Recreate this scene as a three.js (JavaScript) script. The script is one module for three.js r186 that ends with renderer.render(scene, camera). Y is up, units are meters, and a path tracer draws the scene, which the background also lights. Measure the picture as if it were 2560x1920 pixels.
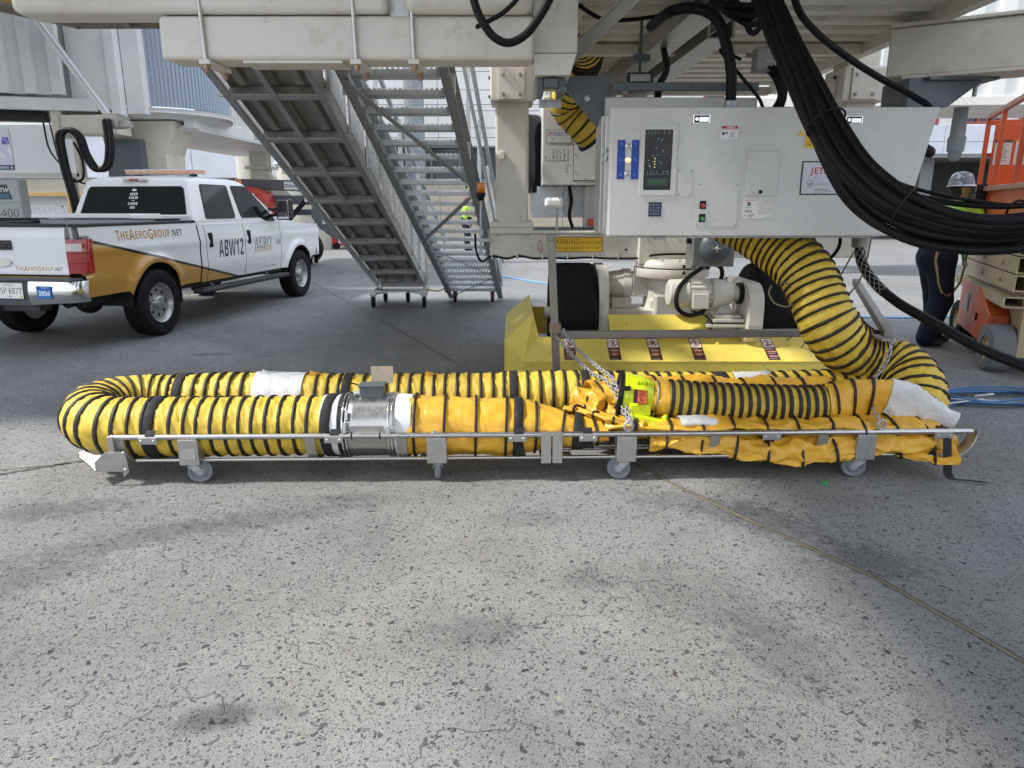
import * as THREE from 'three';
import { RoundedBoxGeometry } from 'three/addons/geometries/RoundedBoxGeometry.js';
import { mergeGeometries, mergeVertices, toCreasedNormals } from 'three/addons/utils/BufferGeometryUtils.js';
import { MarchingCubes } from 'three/addons/objects/MarchingCubes.js';
import { createNoise2D, createNoise3D } from 'simplex-noise';

// ---------- camera, sky, sun, exposure ----------
const scene = new THREE.Scene();
const camera = new THREE.PerspectiveCamera(56.81, 1024 / 768, 0.05, 600);
camera.position.set(0, 1.55, 0);
camera.rotation.set(THREE.MathUtils.degToRad(-14.07), 0, 0);
const renderer = new THREE.WebGLRenderer();
renderer.toneMapping = THREE.LinearToneMapping;
renderer.toneMappingExposure = 1.75;
renderer.shadowMap.enabled = true;
const SKY_LEVEL = 1.0;
const sun = new THREE.DirectionalLight(new THREE.Color(1, 0.965, 0.92), 3.1);
sun.position.set(-29, 34, -1);
sun.target.position.set(0, 0, -6);
sun.castShadow = true;
sun.shadow.radius = 9;
sun.shadow.mapSize.set(4096, 4096);
Object.assign(sun.shadow.camera, { left: -45, right: 45, top: 45, bottom: -45, near: 1, far: 120 });
scene.add(sun, sun.target);

// ---------- random numbers and noise, all seeded ----------
function rng(s) { return () => { s = (s + 0x6d2b79f5) | 0; let t = Math.imul(s ^ (s >>> 15), 1 | s); t = (t + Math.imul(t ^ (t >>> 7), 61 | t)) ^ t; return ((t ^ (t >>> 14)) >>> 0) / 4294967296; }; }
const R = rng(77), n2 = createNoise2D(rng(11)), n3 = createNoise3D(rng(12));
const clamp = (x, a = 0, b = 1) => Math.min(b, Math.max(a, x)), lerp = (a, b, t) => a + (b - a) * t;
const sstep = (x, a, b) => { const t = clamp((x - a) / (b - a)); return t * t * (3 - 2 * t); };
const PI = Math.PI;

// the sky: bright thin cloud with blue gaps
{
  const W = 1024, Hh = 512, d = new Float32Array(W * Hh * 4);
  for (let j = 0; j < Hh; j++) for (let i = 0; i < W; i++) {
    const el = ((j + 0.5) / Hh - 0.5) * PI, az = (i / W) * 2 * PI, x = Math.cos(el) * Math.cos(az), y = Math.sin(el), z = Math.cos(el) * Math.sin(az);
    let n = 0; for (let o = 0, a = 0.5, k = 2.2; o < 5; o++, a *= 0.55, k *= 2.1) n += a * n3(x * k, y * k * 2, z * k);
    const c = sstep(n, -0.35, 0.35), up = clamp(y), o = (j * W + i) * 4;
    const blue = [lerp(0.62, 0.34, up), lerp(0.74, 0.5, up), lerp(0.92, 0.86, up)], white = 0.92 + 0.18 * n;
    for (let q = 0; q < 3; q++) d[o + q] = y < -0.02 ? 0.25 : lerp(blue[q], white * [0.98, 1, 1.03][q], 0.25 + 0.75 * c) * SKY_LEVEL;
    d[o + 3] = 1;
  }
  const t = new THREE.DataTexture(d, W, Hh, THREE.RGBAFormat, THREE.FloatType);
  t.mapping = THREE.EquirectangularReflectionMapping; t.magFilter = THREE.LinearFilter; t.needsUpdate = true;
  scene.background = t; scene.environment = t;
}
// ---------- textures ----------
function dtex(w, h, fn, { srgb = true, n = 4 } = {}) {
  const d = new Uint8Array(w * h * 4);
  for (let j = 0; j < h; j++) for (let i = 0; i < w; i++) { const c = fn(i, j), o = (j * w + i) * 4, a = typeof c === 'number'; for (let q = 0; q < 3; q++) d[o + q] = clamp(a ? c : c[q]) * 255; d[o + 3] = 255; }
  const t = new THREE.DataTexture(d, w, h); t.wrapS = t.wrapT = THREE.RepeatWrapping; t.magFilter = THREE.LinearFilter; t.minFilter = THREE.LinearMipmapLinearFilter; t.generateMipmaps = true;
  if (srgb) t.colorSpace = THREE.SRGBColorSpace; t.needsUpdate = true; return t;
}
// periodic value noise
function vnoise(P, seed) { const r = rng(seed), g = new Float32Array(P * P).map(() => r()); return (x, y) => { const xi = Math.floor(x), yi = Math.floor(y), fx = x - xi, fy = y - yi, s = fx * fx * (3 - 2 * fx), t = fy * fy * (3 - 2 * fy), m = (a) => ((a % P) + P) % P, a = m(xi), b = m(xi + 1), c = m(yi) * P, e = m(yi + 1) * P; return lerp(lerp(g[c + a], g[c + b], s), lerp(g[e + a], g[e + b], s), t); }; }
const vn = [8, 16, 32, 64, 128, 256].map((p, i) => vnoise(p, 100 + i));
const fbm = (u, v, o0 = 0, o1 = 5, g = 0.5) => { let s = 0, a = 1, t = 0; for (let o = o0; o <= o1; o++) { const P = 8 << o; s += a * vn[o](u * P, v * P); t += a; a *= g; } return s / t; };
const T = {};
T.mottle = dtex(512, 512, (i, j) => { const u = i / 512, v = j / 512; return 0.9 + 0.1 * fbm(u, v, 0, 4) + 0.03 * (fbm(u * 1, v * 1, 4, 5) - 0.5); });
T.grime = dtex(512, 512, (i, j) => { const u = i / 512, v = j / 512, a = fbm(u, v, 0, 5, 0.62), b = fbm(u + 0.37, v * 1 + 0.11, 1, 5, 0.7), w = sstep(a, 0.45, 0.8) * 0.05 + sstep(b, 0.6, 0.78) * 0.06; return [0.99 - w, 0.985 - w * 1.08, 0.975 - w * 1.25]; });
T.rough = dtex(512, 512, (i, j) => 0.55 + 0.45 * fbm(i / 512, j / 512, 1, 5, 0.6), { srgb: false });
T.fine = dtex(512, 512, (i, j) => fbm(i / 512, j / 512, 3, 5, 0.8), { srgb: false });
T.brushed = dtex(512, 512, (i, j) => 0.45 * vn[5](i / 2, 7.3) * 0 + 0.5 + 0.5 * (0.6 * vn[4]((i / 512) * 8, (j / 512) * 128) + 0.4 * vn[5]((i / 512) * 16, (j / 512) * 256)) - 0.05, { srgb: false });
{ // spangled zinc
  const r = rng(5), M = 22, pts = []; for (let a = 0; a < M; a++) for (let b = 0; b < M; b++) pts.push([(a + r()) / M, (b + r()) / M, r()]);
  T.zinc = dtex(256, 256, (i, j) => { const u = i / 256, v = j / 256, ci = Math.floor(u * M), cj = Math.floor(v * M); let best = 9, val = 0; for (let a = -1; a <= 1; a++) for (let b = -1; b <= 1; b++) { const p = pts[((ci + a + M) % M) * M + ((cj + b + M) % M)]; let dx = Math.abs(u - p[0]), dy = Math.abs(v - p[1]); dx = Math.min(dx, 1 - dx); dy = Math.min(dy, 1 - dy); const q = dx * dx + dy * dy; if (q < best) { best = q; val = p[2]; } } return 0.88 + 0.1 * val + 0.06 * (fbm(u, v, 1, 4) - 0.5); });
}
T.fabric = dtex(512, 512, (i, j) => { const u = i / 512, v = j / 512; const w = 0.5 + 0.25 * Math.sin(u * 2 * PI * 128) * Math.sin(v * 2 * PI * 128); return 0.6 * fbm(u, v, 1, 4, 0.55) + 0.4 * w; }, { srgb: false });
T.cloth = dtex(512, 512, (i, j) => { const u = i / 512, v = j / 512, a = fbm(u, v, 0, 5, 0.6), s = sstep(fbm(u + 0.2, v + 0.6, 1, 5, 0.7), 0.56, 0.7); return [0.93 + 0.07 * a - 0.05 * s, 0.92 + 0.08 * a - 0.06 * s, 0.9 + 0.1 * a - 0.05 * s]; });
const rep = (t, s) => { const c = t.clone(); c.repeat.set(1 / s, 1 / s); c.needsUpdate = true; return c; };
const REP = {}; const tx = (k, s) => (REP[k + s] ??= rep(T[k], s));

// ---------- materials (colours are linear base colours) ----------
const lin = (r, g, b) => new THREE.Color().setRGB(r, g, b);
function mat(color, rough = 0.6, metal = 0, o = {}) {
  const { map, mapS = 1.3, bump, bumpS = 0.3, bs = 0.0006, rS = 0.9, noR, ...rest } = o;
  const m = new THREE.MeshPhysicalMaterial({ color: Array.isArray(color) ? lin(...color) : color, roughness: Math.min(1, rough * (noR ? 1 : 1.25)), metalness: metal, side: THREE.DoubleSide, ...rest });
  if (map) m.map = map.isTexture ? map : tx(map, mapS);
  if (!noR) m.roughnessMap = tx('rough', rS);
  if (bump) { m.bumpMap = tx(bump, bumpS); m.bumpScale = bs; }
  return m;
}
const M = {
  white: mat([0.72, 0.71, 0.665], 0.42, 0, { map: 'grime', mapS: 2.1, bump: 'fine', bumpS: 0.5, bs: 0.0004 }),
  cream: mat([0.66, 0.635, 0.565], 0.45, 0, { map: 'grime', mapS: 1.6, bump: 'fine', bumpS: 0.5, bs: 0.0005 }),
  boxwhite: mat([0.67, 0.665, 0.63], 0.36, 0, { map: 'mottle', mapS: 2.3, bump: 'fine', bumpS: 0.25, bs: 0.0003 }),
  grey: mat([0.11, 0.13, 0.145], 0.45, 0, { map: 'mottle', bump: 'fine', bs: 0.0003 }),
  dark: mat([0.03, 0.03, 0.032], 0.6, 0, { map: 'mottle' }),
  black: mat([0.008, 0.008, 0.009], 0.5, 0, { map: 'mottle', mapS: 0.6, specularIntensity: 0.6 }),
  rubber: mat([0.009, 0.009, 0.01], 0.75, 0, { map: 'mottle', mapS: 0.5, bump: 'fine', bumpS: 0.1, bs: 0.0012, specularIntensity: 0.4 }),
  cable: mat([0.008, 0.008, 0.009], 0.55, 0, { map: 'mottle', mapS: 0.4, specularIntensity: 0.4 }),
  steel: mat([0.56, 0.55, 0.53], 0.3, 1, { map: 'mottle', mapS: 0.5, bump: 'brushed', bumpS: 0.25, bs: 0.0004, rS: 0.4 }),
  satin: mat([0.5, 0.49, 0.47], 0.42, 0.9, { map: 'mottle', mapS: 0.4, bump: 'fine', bumpS: 0.25, bs: 0.0005, rS: 0.3 }),
  mill: mat([0.42, 0.41, 0.395], 0.5, 0.75, { map: 'grime', mapS: 0.7, bump: 'fine', bumpS: 0.3, bs: 0.0006, rS: 0.4 }),
  rawsteel: mat([0.3, 0.285, 0.265], 0.5, 0.7, { map: 'grime', mapS: 0.6, bump: 'fine', bumpS: 0.3, bs: 0.0006, rS: 0.4 }),
  zinc: mat([0.48, 0.5, 0.51], 0.45, 0.4, { map: 'zinc', mapS: 0.35, rS: 0.4 }),
  alu: mat([0.6, 0.6, 0.59], 0.36, 0.85, { map: 'grime', mapS: 0.9, bump: 'fine', bumpS: 0.4, bs: 0.0005, rS: 0.6 }),
  aluDull: mat([0.34, 0.335, 0.33], 0.55, 0.5, { map: 'grime', mapS: 0.9, bump: 'fine', bumpS: 0.4, bs: 0.0006, rS: 0.6 }),
  chrome: mat([0.75, 0.75, 0.75], 0.12, 1, { rS: 0.3 }),
  yellow: mat([0.78, 0.62, 0.12], 0.45, 0, { map: 'grime', mapS: 1.1, bump: 'fine', bumpS: 0.4, bs: 0.0005 }),
  hoseY: mat([0.76, 0.53, 0.055], 0.55, 0, { map: 'cloth', mapS: 0.5, bump: 'fabric', bumpS: 0.22, bs: 0.0025 }),
  hoseO: mat([0.78, 0.43, 0.04], 0.4, 0, { map: 'cloth', mapS: 0.6, bump: 'fabric', bumpS: 0.45, bs: 0.002 }),
  hoseRib: mat([0.014, 0.013, 0.012], 0.55, 0, { map: 'mottle', mapS: 0.2, bump: 'fabric', bumpS: 0.06, bs: 0.001 }),
  cuff: mat([0.72, 0.73, 0.74], 0.6, 0, { map: 'cloth', mapS: 0.5, bump: 'fabric', bumpS: 0.2, bs: 0.0015 }),
  strap: mat([0.01, 0.01, 0.011], 0.85, 0, { bump: 'fabric', bumpS: 0.04, bs: 0.001 }),
  neon: mat([0.7, 0.82, 0.01], 0.35, 0, { map: 'mottle', mapS: 0.3 }),
  orange: mat([0.62, 0.1, 0.018], 0.4, 0, { map: 'grime', mapS: 0.8, bump: 'fine', bs: 0.0004 }),
  tan: mat([0.48, 0.4, 0.24], 0.5, 0, { map: 'grime', mapS: 0.7, bump: 'fine', bs: 0.0006 }),
  greyRubber: mat([0.2, 0.205, 0.215], 0.8, 0, { map: 'mottle', mapS: 0.3, bump: 'fine', bumpS: 0.15, bs: 0.001 }),
  wheelGrey: mat([0.19, 0.2, 0.225], 0.5, 0, { map: 'mottle', mapS: 0.2 }),
  glassDark: mat([0.012, 0.014, 0.015], 0.06, 0, { noR: true, clearcoat: 1, clearcoatRoughness: 0.03 }),
  blueHose: mat([0.05, 0.15, 0.33], 0.4),
  whiteCord: mat([0.6, 0.6, 0.58], 0.5),
  amber: mat([0.75, 0.2, 0.01], 0.2, 0, { noR: true, clearcoat: 0.6 }),
  red: mat([0.55, 0.02, 0.02], 0.35), green: mat([0.02, 0.3, 0.08], 0.35),
};

// ---------- geometry helpers (world metres) ----------
const V = (a) => new THREE.Vector3(...a);
function clean(g) { if (g.index) g = g.toNonIndexed(); for (const k of Object.keys(g.attributes)) if (!['position', 'normal', 'uv'].includes(k)) g.deleteAttribute(k); if (!g.attributes.normal) g.computeVertexNormals(); if (!g.attributes.uv) g.setAttribute('uv', new THREE.BufferAttribute(new Float32Array(g.attributes.position.count * 2), 2)); g.morphAttributes = {}; return g; }
function boxUV(g) { const p = g.attributes.position, uv = g.attributes.uv; for (let i = 0; i < p.count; i += 3) { const ax = p.getX(i + 1) - p.getX(i), ay = p.getY(i + 1) - p.getY(i), az = p.getZ(i + 1) - p.getZ(i), bx = p.getX(i + 2) - p.getX(i), by = p.getY(i + 2) - p.getY(i), bz = p.getZ(i + 2) - p.getZ(i); const nx = Math.abs(ay * bz - az * by), ny = Math.abs(az * bx - ax * bz), nz = Math.abs(ax * by - ay * bx); for (let k = i; k < i + 3; k++) { const x = p.getX(k), y = p.getY(k), z = p.getZ(k); if (ny >= nx && ny >= nz) uv.setXY(k, x, z); else if (nx >= nz) uv.setXY(k, z, y); else uv.setXY(k, x, y); } } return g; }
const keep = (g) => { g.userData.keep = true; return g; };
function box(x0, x1, y0, y1, z0, z1, r = 0) { const w = Math.abs(x1 - x0), h = Math.abs(y1 - y0), d = Math.abs(z1 - z0), g = r ? new RoundedBoxGeometry(w, h, d, 2, Math.min(r, w / 2.01, h / 2.01, d / 2.01)) : new THREE.BoxGeometry(w, h, d); return g.translate((x0 + x1) / 2, (y0 + y1) / 2, (z0 + z1) / 2); }
function orient(g, p, q, up = [0, 1, 0]) { // local z runs p to q
  const a = V(p), b = V(q), zz = b.clone().sub(a).normalize(); let xx = new THREE.Vector3().crossVectors(V(up), zz); if (xx.lengthSq() < 1e-6) xx = new THREE.Vector3(1, 0, 0); xx.normalize(); const yy = new THREE.Vector3().crossVectors(zz, xx); const m = new THREE.Matrix4().makeBasis(xx, yy, zz).setPosition(a.add(b).multiplyScalar(0.5)); return g.applyMatrix4(m); }
const dist = (p, q) => Math.hypot(p[0] - q[0], p[1] - q[1], p[2] - q[2]);
function bar(p, q, w, h, r = 0, up) { const L = dist(p, q); return orient(r ? new RoundedBoxGeometry(w, h, L, 2, Math.min(r, w / 2.01, h / 2.01)) : new THREE.BoxGeometry(w, h, L), p, q, up); }
function cyl(p, q, r1, r2 = r1, seg = 20, open = false) { return orient(new THREE.CylinderGeometry(r2, r1, dist(p, q), seg, 1, open).rotateX(PI / 2), p, q); }
function tube(pts, r, n = 0, rad = 10, closed = false, tension = 0.5) { const c = new THREE.CatmullRomCurve3(pts.map(V), closed, 'centripetal', tension); const g = new THREE.TubeGeometry(c, n || pts.length * 8, r, rad, closed); if (closed) return g; const caps = [0, 1].map((t) => new THREE.SphereGeometry(r * 0.98, 8, 6).translate(...c.getPointAt(t).toArray())); return [g, ...caps]; }
function lathe(pts, p, q, seg = 28) { const g = new THREE.LatheGeometry(pts.map((a) => new THREE.Vector2(a[0], a[1])), seg); const a = V(p), b = V(q); g.applyQuaternion(new THREE.Quaternion().setFromUnitVectors(new THREE.Vector3(0, 1, 0), b.clone().sub(a).normalize())); return g.translate(...p); }
function prism(pts, z0, z1, bev = 0, holes = []) { const s = new THREE.Shape(pts.map((a) => new THREE.Vector2(a[0], a[1]))); for (const h of holes) s.holes.push(new THREE.Path(h.map((a) => new THREE.Vector2(a[0], a[1])))); return new THREE.ExtrudeGeometry(s, { depth: Math.abs(z1 - z0) - 2 * bev, bevelEnabled: bev > 0, bevelSize: bev, bevelThickness: bev, bevelSegments: 2, bevelOffset: -bev, curveSegments: 12 }).translate(0, 0, Math.min(z0, z1) + bev); }
const prismX = (ptsZY, x0, x1, bev = 0) => prism(ptsZY.map(([z, y]) => [-z, y]), x0, x1, bev).applyMatrix4(new THREE.Matrix4().makeRotationY(PI / 2)); // profile in (z, y), run along x
const ring = (r, t, p, axis, seg = 32) => { const g = new THREE.TorusGeometry(r, t, 8, seg); g.applyQuaternion(new THREE.Quaternion().setFromUnitVectors(new THREE.Vector3(0, 0, 1), V(axis).normalize())); return g.translate(...p); };
const hexbolt = (p, ax, r = 0.014, l = 0.012) => { const q = p.map((v, i) => v + ax[i] * l), o = p.map((v, i) => v + ax[i] * (l + r * 0.4)); return [cyl(p, q, r, r, 6), cyl(q, o, r * 0.5, r * 0.45, 10)]; };
function grid(nu, nv, fn) { const pos = [], uv = [], idx = []; for (let j = 0; j <= nv; j++) for (let i = 0; i <= nu; i++) { const r = fn(i / nu, j / nv); pos.push(r[0], r[1], r[2]); uv.push(r[3] ?? i / nu, r[4] ?? j / nv); } for (let j = 0; j < nv; j++) for (let i = 0; i < nu; i++) { const a = j * (nu + 1) + i, b = a + 1, c = a + nu + 1, d = c + 1; idx.push(a, b, d, a, d, c); } const g = new THREE.BufferGeometry(); g.setAttribute('position', new THREE.Float32BufferAttribute(pos, 3)); g.setAttribute('uv', new THREE.Float32BufferAttribute(uv, 2)); g.setIndex(idx); g.computeVertexNormals(); return g; }

// ---------- things and parts ----------
const taken = new Map();
function numbered(n) { const k = taken.get(n) ?? 0; taken.set(n, k + 1); return k ? n + '_' + String(k).padStart(3, '0') : n; }
function merge(list, base) { const gs = list.flat(9).filter(Boolean).map((g) => { const k = g.userData.keep; const c = clean(g); return k ? c : boxUV(c); }); const g = gs.length === 1 ? gs[0] : mergeGeometries(gs); if (base) g.translate(-base[0], -base[1], -base[2]); return g; }
function thing(name, label, category, base = [0, 0, 0], group, rot = 0) { const o = new THREE.Group(); o.name = numbered(name); o.position.set(...base); o.rotation.y = rot; o.userData = { label, category }; if (group) o.userData.group = group; o.base = rot ? [0, 0, 0] : base; scene.add(o); return o; }
function part(o, name, geos, m, label) { const mesh = new THREE.Mesh(merge([geos], o.base), m); mesh.name = name; mesh.castShadow = mesh.receiveShadow = true; mesh.base = o.base; if (label) mesh.userData.label = label; o.add(mesh); return mesh; }
function single(name, label, category, geos, m, base = [0, 0, 0], group) { const mesh = new THREE.Mesh(merge([geos], base), m); mesh.name = numbered(name); mesh.position.set(...base); mesh.castShadow = mesh.receiveShadow = true; mesh.userData = { label, category }; if (group) mesh.userData.group = group; scene.add(mesh); return mesh; }
function struct(name, geos, m) { const mesh = new THREE.Mesh(merge([geos]), m); mesh.name = numbered(name); mesh.receiveShadow = mesh.castShadow = true; mesh.userData.kind = 'structure'; scene.add(mesh); return mesh; }
// shared pieces: one geometry, many meshes
function piece(o, name, geo, m, pos, rot) { const mesh = new THREE.Mesh(geo, m); mesh.name = name; mesh.position.set(pos[0] - (o.base?.[0] ?? 0), pos[1] - (o.base?.[1] ?? 0), pos[2] - (o.base?.[2] ?? 0)); if (rot) mesh.rotation.set(...rot); mesh.castShadow = mesh.receiveShadow = true; o.add(mesh); mesh.base = o.base; return mesh; }

// ---------- flat print: signs, labels, plates ----------
function paint(w, h, fn, o = {}) { const c = document.createElement('canvas'); c.width = w; c.height = h; const x = c.getContext('2d'); x.clearRect(0, 0, w, h); x.textBaseline = 'middle'; x.textAlign = 'center'; fn(x, w, h); const t = new THREE.CanvasTexture(c); t.colorSpace = THREE.SRGBColorSpace; t.anisotropy = 4; return new THREE.MeshPhysicalMaterial({ map: t, roughness: 0.45, transparent: !!o.alpha, side: THREE.DoubleSide, ...o.m }); }
function txt(x, s, px, py, size, color, font = 'sans-serif', style = 'bold', maxW) { x.fillStyle = color; x.font = `${style} ${size}px ${font}`; x.fillText(s, px, py, maxW); }
// a thin plate with print on the face; c = centre, u = half vector right, v = half vector up
function plate(c, u, v, t = 0.003) { const C = V(c), U = V(u), W = V(v), nn = new THREE.Vector3().crossVectors(U, W).normalize().multiplyScalar(t); const g = grid(1, 1, (a, b) => { const p = C.clone().addScaledVector(U, a * 2 - 1).addScaledVector(W, b * 2 - 1).add(nn); return [p.x, p.y, p.z, a, b]; }); return keep(g); }
const slab = (a, b, c, d, t = 0.004) => { const A = V(a), n = new THREE.Vector3().crossVectors(V(b).sub(A), V(d).sub(A)).normalize().multiplyScalar(t), q = [a, b, c, d].map(V), w = q.map((p) => p.clone().sub(n)), f = (x, y, z, u) => [x, y, z, x, z, u].flatMap((p) => [p.x, p.y, p.z]); const g = new THREE.BufferGeometry(); g.setAttribute('position', new THREE.Float32BufferAttribute([...f(...q), ...f(w[3], w[2], w[1], w[0]), ...[0, 1, 2, 3].flatMap((i) => f(q[(i + 1) % 4], q[i], w[i], w[(i + 1) % 4]))], 3)); g.computeVertexNormals(); return g; };
const rrect = (x0, x1, y0, y1, r, n = 5) => { const o = []; for (const [cx, cy, a] of [[x1 - r, y1 - r, 0], [x0 + r, y1 - r, 1], [x0 + r, y0 + r, 2], [x1 - r, y0 + r, 3]]) for (let i = 0; i <= n; i++) { const t = ((a + i / n) * PI) / 2; o.push([cx + r * Math.cos(t), cy + r * Math.sin(t)]); } return o; };
// ---------- the apron: worn concrete with dark aggregate ----------
{
  const S = 2048, tile = 3, r = rng(31), hgt = new Float32Array(S * S), col = new Uint8Array(S * S * 4);
  const tone = new Float32Array(S * S * 3), px = S / tile;
  for (let j = 0; j < S; j++) for (let i = 0; i < S; i++) {
    const u = i / S, v = j / S, o = j * S + i, a = fbm(u, v, 0, 5, 0.7), sp = r(), b = 0.215 + 0.08 * (a - 0.5) + 0.1 * (sp - 0.5) + (sp > 0.98 ? 0.15 : 0) - (sp < 0.08 ? 0.1 : 0);
    tone[o * 3] = b; tone[o * 3 + 1] = b * 1.0; tone[o * 3 + 2] = b * 0.965; hgt[o] = 0.6 + 0.25 * (sp - 0.5) + 0.2 * (a - 0.5);
  }
  const chip = (cx, cy, A, B, th, c, dark) => {
    const ph = r() * 6, p2 = r() * 6, m = Math.ceil(A * 1.4), cs = Math.cos(th), sn = Math.sin(th);
    for (let dy = -m; dy <= m; dy++) for (let dx = -m; dx <= m; dx++) {
      const x = (dx * cs + dy * sn) / A, y = (-dx * sn + dy * cs) / B, an = Math.atan2(y, x), lim = 1 + 0.22 * Math.sin(2 * an + ph) + 0.16 * Math.sin(3 * an + p2), q = x * x + y * y;
      if (q > lim * lim) continue;
      const o = ((((cy + dy) | 0) + S) % S) * S + ((((cx + dx) | 0) + S) % S), e = clamp((lim * lim - q) * 3) * dark;
      for (let k = 0; k < 3; k++) tone[o * 3 + k] = lerp(tone[o * 3 + k], c[k], e);
      hgt[o] -= 0.35 * e;
    }
  };
  for (let k = 0; k < 62000; k++) {
    const big = r(), A = (big > 0.99 ? 5 + 6 * r() : big > 0.86 ? 2.6 + 3 * r() : 1.1 + 1.7 * r()) * px / 683, g = 0.022 + 0.05 * r(), w = r();
    chip(r() * S, r() * S, A, A * (0.4 + 0.5 * r()), r() * 3.2, w > 0.985 ? [g * 1.5, g * 0.9, g * 0.75] : w > 0.94 ? [0.3, 0.27, 0.2] : [g * 0.98, g, g * 1.06], 0.75 + 0.25 * r());
  }
  for (let k = 0; k < 70; k++) { // hairline crazing
    let x = r() * S, y = r() * S, th = r() * 6.3; const L = 60 + r() * 240;
    for (let s = 0; s < L; s++) { th += (r() - 0.5) * 0.5; x += Math.cos(th); y += Math.sin(th); const w = r() > 0.75 ? 1.5 : 0.8; chip(x + S, y + S, w, w * 0.7, th, [0.1, 0.1, 0.1], 0.55); }
  }
  const enc = (x) => (x <= 0.0031308 ? 12.92 * x : 1.055 * Math.pow(x, 1 / 2.4) - 0.055), hb = new Uint8Array(S * S);
  for (let o = 0; o < S * S; o++) { for (let k = 0; k < 3; k++) col[o * 4 + k] = clamp(enc(clamp(tone[o * 3 + k]))) * 255; col[o * 4 + 3] = 255; hb[o] = clamp(hgt[o]) * 255; }
  const map = new THREE.DataTexture(col, S, S); map.colorSpace = THREE.SRGBColorSpace;
  const bmp = new THREE.DataTexture(hb, S, S, THREE.RedFormat);
  for (const t of [map, bmp]) { t.wrapS = t.wrapT = THREE.RepeatWrapping; t.magFilter = THREE.LinearFilter; t.repeat.set(1 / tile, 1 / tile); t.needsUpdate = true; }
  M.apron = new THREE.MeshPhysicalMaterial({ map, bumpMap: bmp, bumpScale: 0.0022, roughness: 0.82, vertexColors: true });
  // stains: [x, z, length, width, turn, strength, grain]
  const st = [[-0.93, -1.9, 0.16, 0.08, 0.2, 0.55, 5], [-0.75, -1.93, 0.1, 0.05, 0, 0.25, 6], [-0.12, -2.36, 0.22, 0.16, 0.3, 0.3, 9], [-2.45, -3.45, 0.55, 0.16, 0.25, 0.34, 12], [-1.9, -3.1, 0.8, 0.15, 0.55, 0.3, 14], [-1.25, -3.35, 0.75, 0.14, 0.4, 0.3, 14], [-2.2, -2.7, 0.7, 0.18, 0.5, 0.26, 14], [1.3, -3.33, 0.42, 0.22, -0.6, 0.42, 14], [1.6, -2.92, 0.3, 0.2, -0.5, 0.42, 14], [1.0, -3.55, 0.5, 0.22, -0.3, 0.3, 14], [0.75, -2.6, 0.5, 0.3, -0.7, 0.2, 14], [0.98, -2.25, 0.22, 0.4, 0.1, 0.3, 16], [0.5, -1.75, 0.3, 0.35, 0.2, 0.22, 16], [0.3, -2.75, 0.16, 0.12, 0, 0.3, 16], [-1.45, -2.25, 0.9, 0.3, 0.5, 0.14, 12], [0.06, -3.35, 0.3, 0.12, 0, 0.16, 5], [-3.25, -7.5, 0.3, 0.1, 0.1, 0.4, 5], [-2.6, -7.4, 0.12, 0.06, 0, 0.35, 5], [-0.9, -3.62, 0.3, 0.07, 0.1, 0.2, 5], [1.6, -2.0, 0.6, 0.35, 0.9, 0.13, 10], [-0.2, -6.4, 1.4, 0.5, 0.4, 0.12, 6], [-3.2, -5.6, 1.2, 0.4, 0.2, 0.14, 6]];
  const xs = [], zs = [];
  for (let x = -4.2; x <= 4.2; x += 0.025) xs.push(x); for (let s = 0.05, x = 4.25; x < 160; x += s, s *= 1.12) { xs.push(x); xs.unshift(-x); }
  for (let z = -8.6; z <= -1; z += 0.025) zs.push(z); for (let s = 0.05, z = -8.65; z > -170; z -= s, s *= 1.12) zs.unshift(z); for (let s = 0.05, z = -0.95; z < 60; z += s, s *= 1.3) zs.push(z);
  const nu = xs.length - 1, nv = zs.length - 1, cols = [];
  const g = grid(nu, nv, (a, b) => { const x = xs[Math.round(a * nu)], z = zs[Math.round(b * nv)]; return [x, 0, z, x, z]; });
  const tyre = (x, z, x0, sl) => { const d = x - x0 - sl * (z + 3) + 0.03 * n2(z * 0.7, x0); return Math.exp(-(d * d) / 0.012) * (0.4 + 0.6 * sstep(n2(x * 5, z * 1.4 + x0), -0.4, 0.6)); };
  for (let j = 0; j <= nv; j++) for (let i = 0; i <= nu; i++) {
    const x = xs[i], z = zs[j]; let k = 1 + 0.1 * n2(x * 0.35, z * 0.35) + 0.07 * n2(x * 1.3 + 9, z * 1.3) + 0.035 * n2(x * 5, z * 5);
    for (const [sx, sz, L, W, th, s, gr] of st) {
      const dx = x - sx, dz = z - sz; if (Math.abs(dx) + Math.abs(dz) > 3) continue;
      const c = Math.cos(th), q = Math.sin(th), a = (dx * c - dz * q) / L, b = (dx * q + dz * c) / W, e = Math.exp(-1.3 * (a * a + b * b)); if (e < 0.02) continue;
      const gn = 0.5 + 0.5 * n2(x * gr + sx * 7, z * gr) * 0.7 + 0.35 * n2(x * gr * 3.1, z * gr * 3.1 + sz), soft = gr < 8 ? sstep(e + 0.25 * (gn - 0.5), 0.25, 0.75) : sstep(e * 0.75 + 0.6 * (gn - 0.5), 0.2, 0.62);
      k *= 1 - s * soft;
    }
    k *= 1 - 0.13 * tyre(x, z, -0.6, 0.5) - 0.1 * tyre(x, z, -2.3, 0.5) - 0.1 * tyre(x, z, 2.3, -0.15);
    k = clamp(k, 0.2, 1.3); const warm = 0.02 * n2(x * 0.6 + 40, z * 0.6);
    cols.push(k * (1 + warm), k, k * (1 - warm) * (k < 0.75 ? 1.05 : 1));
  }
  g.setAttribute('color', new THREE.Float32BufferAttribute(cols, 3));
  const apron = new THREE.Mesh(g, M.apron); apron.name = 'concrete_apron'; apron.receiveShadow = true; apron.userData.kind = 'structure'; scene.add(apron);
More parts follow.
